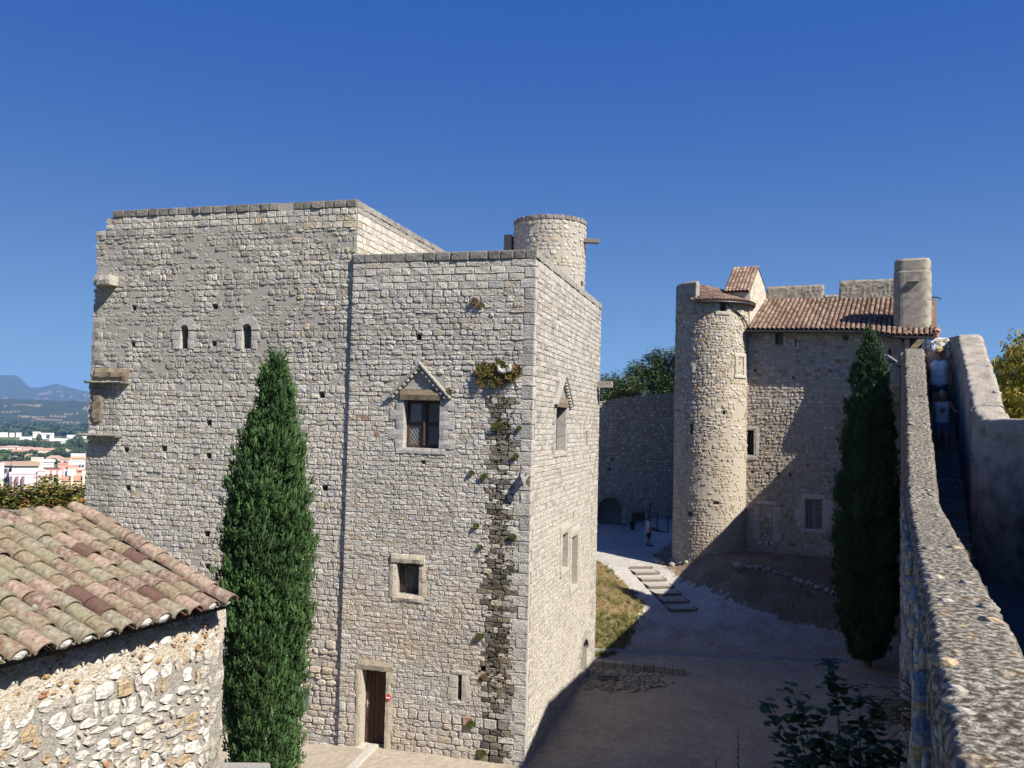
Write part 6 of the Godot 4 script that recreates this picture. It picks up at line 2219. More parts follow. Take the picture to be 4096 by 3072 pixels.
func cypress(called: String, label: String, base: Vector3, height: float, prof: Array, seed_: int, count: int, tint: Color) -> void:
	var rng := rng_of(seed_)
	var T := thing(called, label, "tree", base)
	var mb := MB.new()
	mb.tube([base, base + Vector3(0.02, 0.8, 0), base + Vector3(0.0, height * 0.5, 0.03), base + Vector3(0, height * 0.93, 0)], [0.17, 0.13, 0.09, 0.02], 9, Color(0.16, 0.12, 0.085))
	part(mb, "trunk", M.bark, T)
	var nz := FastNoiseLite.new()
	nz.seed = seed_; nz.frequency = 0.9; nz.fractal_octaves = 3
	var radius := func(h: float) -> float:
		for i in prof.size() - 1:
			if h <= prof[i + 1][0]: return lerpf(prof[i][1], prof[i + 1][1], (h - prof[i][0]) / (prof[i + 1][0] - prof[i][0]))
		return 0.0
	# upright limbs, each one carrying a plume
	var plumes := []
	for k in 46:
		var h := rng.randf_range(0.03, 0.86)
		plumes.append([h, rng.randf() * TAU, rng.randf_range(0.10, 0.2)])
	for k in 14:
		mb = MB.new()
		var p: Array = plumes[k]
		var r: float = radius.call(p[0] + 0.08)
		var d := Vector3(cos(p[1]), 0, sin(p[1]))
		mb.tube([base + Vector3.UP * p[0] * height * 0.95, base + d * r * 0.55 + Vector3.UP * (p[0] + 0.05) * height, base + d * r * 0.75 + Vector3.UP * (p[0] + 0.13) * height], [0.04, 0.025, 0.008], 5, Color(0.14, 0.11, 0.08))
		part(mb, "limb", M.bark, T)
	var xf := []
	var cs := []
	# the crown is made of clumps with gaps between them
	var per := 80
	var done := 0
	while done < count / per:
		var h := pow(rng.randf(), 0.9)
		var r: float = radius.call(h)
		if rng.randf() > r / 1.05 + 0.10: continue
		done += 1
		var a := rng.randf() * TAU
		var y := h * height
		var out := r * (rng.randf_range(0.62, 1.0) + 0.30 * nz.get_noise_3d(cos(a) * r * 2.2, y * 0.75, sin(a) * r * 2.2))
		var size := rng.randf_range(0.09, 0.19) * (0.55 + 0.5 * minf(1.0, r))
		var ct := rng.randf_range(0.82, 1.18)
		var stray := rng.randf() < 0.05
		for j in per:
			var o := Vector3(rng.randfn() * size, rng.randfn() * size * (2.6 if stray else 1.7), rng.randfn() * size)
			var P := Vector3(cos(a) * out, y, sin(a) * out) + o
			if P.y < 0.2: continue
			var a2 := atan2(P.z, P.x)
			var b := Basis(Vector3(-sin(a2), 0, cos(a2)), -rng.randf_range(0.0, 0.55)) * Basis(Vector3.UP, rng.randf() * TAU)
			var s := rng.randf_range(0.8, 1.7)
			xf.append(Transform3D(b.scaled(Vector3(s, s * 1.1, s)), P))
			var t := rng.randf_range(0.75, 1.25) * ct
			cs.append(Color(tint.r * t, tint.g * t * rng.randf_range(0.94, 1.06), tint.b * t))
	var m: ArrayMesh = SPRAY[0]
	var mm := m.duplicate()
	mm.surface_set_material(0, M.needle)
	scatter("foliage", mm, xf, cs, T)
	# a dense inner body of old twigs keeps the light out
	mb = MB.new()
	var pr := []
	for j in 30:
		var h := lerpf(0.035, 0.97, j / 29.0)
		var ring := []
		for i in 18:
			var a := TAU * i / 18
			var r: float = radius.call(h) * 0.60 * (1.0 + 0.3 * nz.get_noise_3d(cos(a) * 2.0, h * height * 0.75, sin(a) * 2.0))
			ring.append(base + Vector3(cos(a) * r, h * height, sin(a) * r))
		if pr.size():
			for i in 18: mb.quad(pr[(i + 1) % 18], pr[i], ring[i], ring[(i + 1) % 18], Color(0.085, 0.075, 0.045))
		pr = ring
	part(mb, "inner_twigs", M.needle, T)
	# pale cones
	var cone := MB.new()
	put_pebble(cone, pebble(rng, Vector3(0.018, 0.02, 0.018)), Vector3.ZERO, Basis.IDENTITY, Color.WHITE)
	var cmesh := cone.mesh()
	cmesh.surface_set_material(0, M.bark)
	var cx := []
	var cc := []
	for j in 260:
		var i := rng.randi_range(0, xf.size() - 1)
		var o: Vector3 = xf[i].origin
		var d := Vector3(o.x, 0, o.z).normalized()
		cx.append(Transform3D(Basis.IDENTITY, o + d * 0.06 + Vector3.UP * 0.04)); cc.append(Color(0.42, 0.37, 0.26) * rng.randf_range(0.7, 1.2))
	scatter("cones", cmesh, cx, cc, T).set_meta("kind", "stuff")

func broad_tree(called: String, label: String, base: Vector3, top: float, blobs: Array, seed_: int, per: int, tint: Array, kind: int, lscale: float, group := "") -> void:
	var rng := rng_of(seed_)
	var T := thing(called, label, "tree", base, group)
	var mb := MB.new()
	var ce: Vector3 = blobs[0][0]
	mb.tube([base, base.lerp(ce, 0.4) + Vector3(0.15, 0, 0.1), ce], [0.28, 0.2, 0.1], 9, Color(0.16, 0.135, 0.11))
	part(mb, "trunk", M.bark, T)
	var xf := []
	var cs := []
	var nz := FastNoiseLite.new()
	nz.seed = seed_; nz.frequency = 0.8; nz.fractal_octaves = 3
	for bi in blobs.size():
		var b: Array = blobs[bi]
		var o: Vector3 = b[0]
		if bi:
			mb = MB.new()
			mb.tube([base.lerp(ce, 0.75), base.lerp(ce, 0.9).lerp(o, 0.5) + Vector3.UP * 0.2, o], [0.09, 0.06, 0.02], 6, Color(0.16, 0.135, 0.11))
			part(mb, "limb", M.bark, T)
		var R: float = b[1]
		var n := int(per * R * R)
		for k in n:
			var d := Vector3(rng.randfn(), rng.randfn(), rng.randfn()).normalized()
			var u := pow(rng.randf(), 0.45)
			var P := o + Vector3(d.x * R, d.y * R * 0.8, d.z * R) * u * (1.0 + 0.35 * nz.get_noise_3d(d.x * 2.4, d.y * 2.4 + bi * 7.0, d.z * 2.4))
			if nz.get_noise_3d(P.x * 1.7, P.y * 1.7, P.z * 1.7) < -0.12: continue
			var s := lscale * rng.randf_range(0.75, 1.35)
			xf.append(Transform3D((Basis(Vector3.UP, rng.randf() * TAU) * Basis(Vector3.RIGHT, rng.randf_range(-0.5, 0.5))).scaled(Vector3(s, s, s)), P - base))
			var c: Color = tint[0].lerp(tint[1], rng.randf())
			if tint.size() > 2 and nz.get_noise_3d(P.x * 2.0 + 30.0, P.y * 2.0, P.z * 2.0) + rng.randf_range(-0.15, 0.15) > 0.17: c = tint[2].lerp(tint[1], 0.4 * rng.randf())
			cs.append(c * rng.randf_range(0.75, 1.25))
	var m: ArrayMesh = SPRAY[kind]
	var mm := m.duplicate()
	mm.surface_set_material(0, M.leaf)
	scatter("foliage", mm, xf, cs, T)

func trees() -> void:
	for k in 4: SPRAY.append(spray_mesh(k))
	var rng := rng_of(808)
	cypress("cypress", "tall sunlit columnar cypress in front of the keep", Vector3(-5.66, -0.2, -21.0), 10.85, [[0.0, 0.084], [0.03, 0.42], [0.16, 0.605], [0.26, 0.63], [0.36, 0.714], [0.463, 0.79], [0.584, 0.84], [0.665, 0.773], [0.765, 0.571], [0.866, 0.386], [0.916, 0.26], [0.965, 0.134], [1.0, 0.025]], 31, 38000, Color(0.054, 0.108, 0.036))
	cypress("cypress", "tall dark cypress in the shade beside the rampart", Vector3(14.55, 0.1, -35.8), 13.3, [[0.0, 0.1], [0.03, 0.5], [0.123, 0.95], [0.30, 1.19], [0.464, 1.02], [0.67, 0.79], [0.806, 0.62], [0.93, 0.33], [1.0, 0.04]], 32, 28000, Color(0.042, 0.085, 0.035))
	# trees behind the curtain wall
	var g1 := [Color(0.045, 0.075, 0.025), Color(0.075, 0.105, 0.035)]
	broad_tree("broadleaf_tree", "dark green leafy tree behind the curtain wall, beside the round tower", Vector3(14.5, 4.0, -82.0), 17.0, [[Vector3(14.6, 14.2, -82.0), 2.5], [Vector3(12.6, 13.4, -81.0), 2.3], [Vector3(16.6, 13.6, -82.5), 2.4], [Vector3(13.6, 15.6, -82.0), 1.5], [Vector3(11.6, 14.6, -82.0), 1.3], [Vector3(15.6, 16.0, -81.0), 1.4], [Vector3(14.0, 11.5, -81.0), 2.4]], 41, 110, g1, 1, 1.35)
	broad_tree("broadleaf_tree", "lower leafy tree behind the curtain wall, beside the keep's spout", Vector3(9.6, 4.0, -78.0), 15.0, [[Vector3(9.6, 12.3, -78.0), 1.9], [Vector3(8.2, 11.8, -78.0), 1.7], [Vector3(10.6, 12.9, -78.5), 1.5], [Vector3(8.8, 13.4, -78.0), 1.1], [Vector3(6.8, 12.0, -78.0), 1.6]], 42, 120, [Color(0.055, 0.085, 0.028), Color(0.085, 0.115, 0.04)], 1, 1.25)
	# rusty tree left of the keep
	broad_tree("rusty_tree", "green tree with rusty orange seed clusters, left of the keep", Vector3(-27.5, -6.0, -50.0), 6.0, [[Vector3(-27.5, 3.0, -50.0), 2.6], [Vector3(-24.8, 3.1, -49.5), 2.3], [Vector3(-30.0, 3.0, -50.0), 2.6], [Vector3(-23.0, 3.3, -50.5), 2.0], [Vector3(-26.0, 4.5, -50.0), 1.5], [Vector3(-24.0, 4.6, -50.0), 1.2], [Vector3(-28.6, 4.3, -49.0), 1.7], [Vector3(-22.4, 4.2, -51.0), 1.3], [Vector3(-25.4, 0.8, -48.5), 2.8], [Vector3(-29.0, 0.8, -48.0), 2.8], [Vector3(-22.5, 0.8, -49.0), 2.6]], 43, 210, [Color(0.085, 0.10, 0.022), Color(0.13, 0.14, 0.035), Color(0.23, 0.12, 0.03)], 1, 1.25)
	# trees right of the outer parapet
	broad_tree("yellow_tree", "yellow-green tree with pale hanging seeds, right of the outer parapet", Vector3(15.2, 0.0, -24.5), 12.4, [[Vector3(15.0, 10.2, -24.5), 1.7], [Vector3(14.1, 11.4, -24.2), 0.75], [Vector3(14.7, 11.9, -24.6), 0.8], [Vector3(14.2, 10.4, -24.0), 0.9], [Vector3(15.6, 11.6, -24.5), 1.0], [Vector3(14.0, 9.3, -24.0), 1.0], [Vector3(15.4, 9.0, -24.5), 1.5]], 44, 330, [Color(0.085, 0.105, 0.016), Color(0.18, 0.165, 0.022), Color(0.42, 0.33, 0.07)], 2, 0.95)
	broad_tree("conifer", "dark conifer crown showing behind the yellow-green tree", Vector3(24.5, 0.0, -42.0), 13.5, [[Vector3(23.8, 12.0, -42.0), 1.7], [Vector3(25.4, 12.2, -42.0), 1.8], [Vector3(23.2, 11.0, -41.5), 1.5], [Vector3(24.5, 10.6, -41.5), 2.0]], 45, 170, [Color(0.025, 0.042, 0.022), Color(0.04, 0.06, 0.03)], 2, 1.3)
	# grass on the mound and dry stubble on the bank
	var xf := []
	var cs := []
	for k in 5200:
		var x := rng.randf_range(1.5, 7.0)
		var d := rng.randf_range(36.2, 50.0)
		if zone_of(x, d) != 3: continue
		var green := NZ.get_noise_2d(x * 1.6 + 4.0, d * 1.6) + (0.55 if d < 40.5 else -0.12) > 0.18
		var s := rng.randf_range(0.6, 1.25) * (1.15 if green else 0.8)
		xf.append(Transform3D(Basis(Vector3.UP, rng.randf() * TAU).scaled(Vector3(s, s, s)), Vector3(x, ground_y(x, -d) - 0.01, -d)))
		cs.append((Color(0.12, 0.145, 0.03) if green else Color(0.31, 0.215, 0.10)) * rng.randf_range(0.7, 1.3))
	var gm: ArrayMesh = SPRAY[3].duplicate()
	gm.surface_set_material(0, M.leaf)
	var gr := scatter("grass", gm, xf, cs, self)
	gr.set_meta("kind", "stuff")
	tag(gr, "dry and green grass on the mound beside the keep's far corner", "grass")
	xf = []; cs = []
	for k in 6500:
		var x := rng.randf_range(9.0, 21.0)
		var d := rng.randf_range(38.8, 52.0)
		if zone_of(x, d) != 2: continue
		var s := rng.randf_range(0.25, 0.6)
		xf.append(Transform3D(Basis(Vector3.UP, rng.randf() * TAU).scaled(Vector3(s * 1.5, s * 0.7, s * 1.5)), Vector3(x, ground_y(x, -d) - 0.01, -d)))
		cs.append(Color(0.28, 0.20, 0.125) * rng.randf_range(0.6, 1.3))
	var sb := scatter("dry_grass", gm, xf, cs, self)
	sb.set_meta("kind", "stuff")
	tag(sb, "thin dry stubble on the brown earth bank below the residence", "dry grass")
	# overhanging grass on the curtain wall's top
	xf = []; cs = []
	for k in 420:
		var x := 7.0 + rng.randf() * 2.6
		var y := 11.45 + (x - 7.0) * 0.12
		var e := exp(-pow((x - 8.2) / 0.8, 2.0))
		if rng.randf() > e + 0.05: continue
		var s := rng.randf_range(0.9, 1.8)
		xf.append(Transform3D(Basis(Vector3.UP, rng.randf() * TAU) * Basis(Vector3.RIGHT, rng.randf_range(-0.2, 0.7)).scaled(Vector3(s, s, s)), Vector3(x, y + 0.02, -63.95 - rng.randf_range(-0.1, 0.7))))
		cs.append(Color(0.19, 0.17, 0.05) * rng.randf_range(0.6, 1.2))
	var wg := scatter("wall_grass", gm, xf, cs, self)
	wg.set_meta("kind", "stuff")
	tag(wg, "yellowish grass growing on top of the curtain wall", "grass")
	sapling()

func sapling() -> void:
	var rng := rng_of(818)
	var base := Vector3(3.75, -0.1, -9.6)
	var T := thing("leafy_sapling", "tall dark round-leaved sapling in the shade at the foot of the picture", "plant", base)
	var leaf := []
	for k in 3:
		var mb := MB.new()
		var pts := []
		for i in 9:
			var a := TAU * i / 9.0
			var r := 0.05 * (1.0 + 0.16 * sin(a * 3.0 + k) + rng.randf_range(-0.1, 0.1))
			pts.append(Vector3(cos(a) * r * 0.9, 0.010 * cos(a * 2.0) - 0.006, 0.05 + sin(a) * r * 1.1))
		var c := Vector3(0, 0.004, 0.05)
		for i in 9: mb.tri(c, pts[(i + 1) % 9], pts[i], Color(0.045, 0.075, 0.028) * rng.randf_range(0.85, 1.1))
		var m := mb.mesh()
		m.surface_set_material(0, M.leaf)
		leaf.append(m)
	var tips := [Vector3(3.30, 7.25, -9.0), Vector3(2.66, 6.78, -9.0), Vector3(2.88, 6.95, -9.0), Vector3(3.62, 6.92, -9.1), Vector3(3.10, 6.75, -8.9), Vector3(3.85, 6.75, -9.2), Vector3(2.75, 6.35, -8.8), Vector3(3.35, 6.6, -8.8), Vector3(3.0, 6.45, -9.2), Vector3(3.7, 6.5, -8.8), Vector3(2.7, 6.1, -8.9), Vector3(3.95, 6.35, -9.0)]
	var n := 0
	for i in tips.size():
		var tip: Vector3 = tips[i]
		var a := base + Vector3(rng.randf_range(-0.05, 0.05), 4.4 + rng.randf_range(-0.4, 0.4), 0.15)
		var mid := a.lerp(tip, 0.5) + Vector3(0, 0.25, 0)
		var mb := MB.new()
		mb.tube([base, base.lerp(a, 0.6), a, mid, tip], [0.03, 0.022, 0.016, 0.009, 0.003], 5, Color(0.09, 0.085, 0.05))
		part(mb, "stem", M.bark, T)
		var cnt := 30
		for k in cnt:
			if n >= 296: break
			var q := 0.28 + 0.72 * float(k) / cnt
			var P := (a.lerp(mid, q * 2.0) if q < 0.5 else mid.lerp(tip, q * 2.0 - 1.0))
			var ang := k * 2.4 + i
			var d := Vector3(cos(ang), 0.15, sin(ang)).normalized()
			var b := Basis.looking_at(-d, Vector3(rng.randf_range(-0.3, 0.3), 1, rng.randf_range(-0.3, 0.3))) * Basis(Vector3.RIGHT, rng.randf_range(-0.2, 0.7))
			var s := rng.randf_range(0.7, 1.25) * lerpf(1.1, 0.6, maxf(0.0, q - 0.6) * 2.5)
			set_mesh(T, "leaf", leaf[rng.randi_range(0, 2)], M.leaf, Transform3D(b.scaled(Vector3(s, s, s)), P + d * 0.05))
			n += 1
	var more := []
	var mcs := []
	for k in 1100:
		var tip: Vector3 = tips[rng.randi_range(0, tips.size() - 1)]
		var q := pow(rng.randf(), 0.6)
		var P := (base + Vector3(0, 4.4, 0)).lerp(tip, q) + Vector3(rng.randfn(), rng.randfn() * 0.7, rng.randfn()) * 0.16 * (1.2 - q)
		var s := rng.randf_range(0.7, 1.3)
		more.append(Transform3D((Basis(Vector3.UP, rng.randf() * TAU) * Basis(Vector3.RIGHT, rng.randf_range(-0.4, 0.8))).scaled(Vector3(s, s, s)), P - base))
		mcs.append(Color.WHITE * rng.randf_range(0.8, 1.2))
	scatter("foliage", leaf[0], more, mcs, T)
	# slim stalks left of it
	for q in [[Vector3(2.36, 6.45, -9.0), "slim upright leafy stalk at the bottom edge, left of the sapling"], [Vector3(2.14, 6.17, -9.0), "shortest slim leafy stalk at the bottom edge"]]:
		var tip: Vector3 = q[0]
		var b0 := Vector3(tip.x + 0.05, -0.1, tip.z + 0.05)
		var S := thing("slim_plant", q[1], "plant", b0)
		var mb := MB.new()
		mb.tube([b0, b0.lerp(tip, 0.6) + Vector3(0.02, 0, 0), tip], [0.014, 0.009, 0.003], 5, Color(0.10, 0.10, 0.05))
		part(mb, "stem", M.bark, S)
		for k in 44:
			var P := tip - Vector3.UP * (0.015 + k * 0.026)
			P.x += 0.05 * k * 0.026 / 6.5
			var ang := k * 2.4
			var d := Vector3(cos(ang), 0.5, sin(ang)).normalized()
			set_mesh(S, "leaf", leaf[k % 3], M.leaf, Transform3D(Basis.looking_at(-d, Vector3.UP).scaled(Vector3(0.28, 0.4, 0.5) * (0.6 + 0.02 * k if k < 20 else 1.0)), P))
	# withered twig tuft sticking out of the rampart face
	var tw := thing("wall_bush", "brown withered bush hanging on the rampart's outer face", "plant", rp(8.6, 0.14, 7.15))
	var mb := MB.new()
	for k in 46:
		var o := rp(8.6 + rng.randf_range(-0.3, 0.3), 0.17, 7.05 + rng.randf_range(-0.25, 0.2))
		var e := o - RR * rng.randf_range(0.12, 0.42) + Vector3(rng.randf_range(-0.1, 0.1), rng.randf_range(-0.3, 0.25), rng.randf_range(-0.2, 0.2))
		mb.tube([o, o.lerp(e, 0.5) + Vector3.UP * 0.05, e], [0.006, 0.004, 0.002], 4, Color(0.13, 0.09, 0.05) * rng.randf_range(0.7, 1.3), false)
	part(mb, "twigs", M.bark, tw)

func wall_plants() -> void:
	var rng := rng_of(828)
	var F := Frame.new(Vector3(0.586, 0, -24.836), Vector3(0.9651, 0, 0.2619), Vector3(-0.2619, 0, 0.9651))
	var lm := MB.new()
	for k in 12:
		var o := Vector3(rng.randf_range(-0.06, 0.06), rng.randf_range(-0.06, 0.06), rng.randf_range(0.0, 0.06))
		var a := rng.randf() * TAU
		var d := Vector3(cos(a), sin(a) - 0.3, 0.3).normalized()
		var s := d.cross(Vector3(0, 0.3, 1)).normalized() * 0.014
		lm.tri(o, o + d * 0.03 + s, o + d * 0.06, Color.WHITE * rng.randf_range(0.7, 1.2))
		lm.tri(o, o + d * 0.06, o + d * 0.03 - s, Color.WHITE * rng.randf_range(0.7, 1.2))
	var mesh := lm.mesh()
	mesh.surface_set_material(0, M.leaf)
	# the creeper left of and under the broken spout
	var T := thing("wall_creeper", "green and rusty creeper hanging beside the broken spout on the keep", "creeper", F.p(-1.2, 11.0, 0.02))
	var xf := []
	var cs := []
	for k in 1500:
		var u := rng.randf_range(-1.65, -0.35)
		var v := rng.randf_range(10.5, 11.3)
		var q := 0.0
		for e in [[-1.48, 10.93, 0.17, 0.22], [-1.2, 10.98, 0.26, 0.17], [-0.95, 11.08, 0.14, 0.18], [-0.98, 10.76, 0.2, 0.22], [-1.5, 10.66, 0.1, 0.12], [-1.12, 10.6, 0.13, 0.06], [-0.62, 10.82, 0.1, 0.1], [-0.45, 10.95, 0.08, 0.16]]:
			q = maxf(q, 1.0 - Vector2((u - e[0]) / e[2], (v - e[1]) / e[3]).length())
		if q <= 0.0 or rng.randf() > q * 2.2: continue
		var s := rng.randf_range(0.7, 1.5)
		xf.append(Transform3D(F.b() * Basis(Vector3.BACK, rng.randf() * TAU).scaled(Vector3(s, s, s)), F.p(u, v, 0.03 + 0.14 * q * rng.randf()) - T.position))
		var c := Color(0.075, 0.095, 0.02).lerp(Color(0.14, 0.13, 0.03), rng.randf())
		if NF.get_noise_2d(u * 3.0, v * 3.0) > 0.22: c = Color(0.15, 0.08, 0.035)
		cs.append(c * rng.randf_range(0.7, 1.3))
	scatter("foliage", mesh, xf, cs, T)
	# small tufts rooted in the joints, each its own plant
	var spots := [[-1.78, 12.98, 0.15, "brown tuft high under the coping, the upper of two"], [-1.60, 12.86, 0.12, "green-brown tuft just below the brown tuft under the coping"], [-1.0, 9.4, 0.2, "dark green tuft beside the top of the black streak"], [-0.35, 9.35, 0.08, "tiny tuft between the black streak and the lit corner"], [-0.42, 8.55, 0.09, "yellow tuft right of the black streak, above the carved head"], [-1.36, 7.95, 0.12, "upright green tuft left of the black streak, level with the carved head"], [-1.72, 8.05, 0.09, "small grey-green tuft further left of the black streak"], [-1.55, 6.55, 0.10, "small green tuft left of the black streak at mid height"], [-0.45, 6.3, 0.10, "flat green tuft on the right rim of the black streak"], [-1.42, 5.95, 0.09, "round green tuft left of the black streak, below mid height"], [-1.35, 3.45, 0.15, "bright green tuft left of the black streak, above the arrow slit"], [-1.55, 1.0, 0.14, "moss-green tuft low on the wall right of the arrow slit"], [-1.2, 0.25, 0.16, "green tuft near the ground left of the black streak"], [-2.48, 10.35, 0.13, "withered reddish tuft at the window gable's right foot"], [-1.2, 2.35, 0.1, "rusty tuft under the putlog hole right of the arrow slit"]]
	for sp in spots:
		var P := F.p(sp[0], sp[1], 0.02)
		var W := thing("wall_tuft", sp[3], "plant", P)
		xf = []; cs = []
		var brown: bool = "brown" in sp[3] or "rusty" in sp[3] or "withered" in sp[3]
		for k in int(70 * sp[2] / 0.1):
			var d: Vector2 = Vector2(rng.randfn(0, 0.5), rng.randfn(0, 0.5) * 0.7) * sp[2] * 0.62
			if d.length() > sp[2] * 1.2: continue
			var s := rng.randf_range(0.35, 0.7)
			xf.append(Transform3D(F.b() * Basis(Vector3.BACK, rng.randf() * TAU).scaled(Vector3(s, s, s)), F.U * d.x + F.V * d.y + F.N * rng.randf() * sp[2] * 0.4))
			cs.append((Color(0.16, 0.11, 0.05) if brown else Color(0.09, 0.11, 0.025)) * rng.randf_range(0.6, 1.4))
		scatter("foliage", mesh, xf, cs, W)

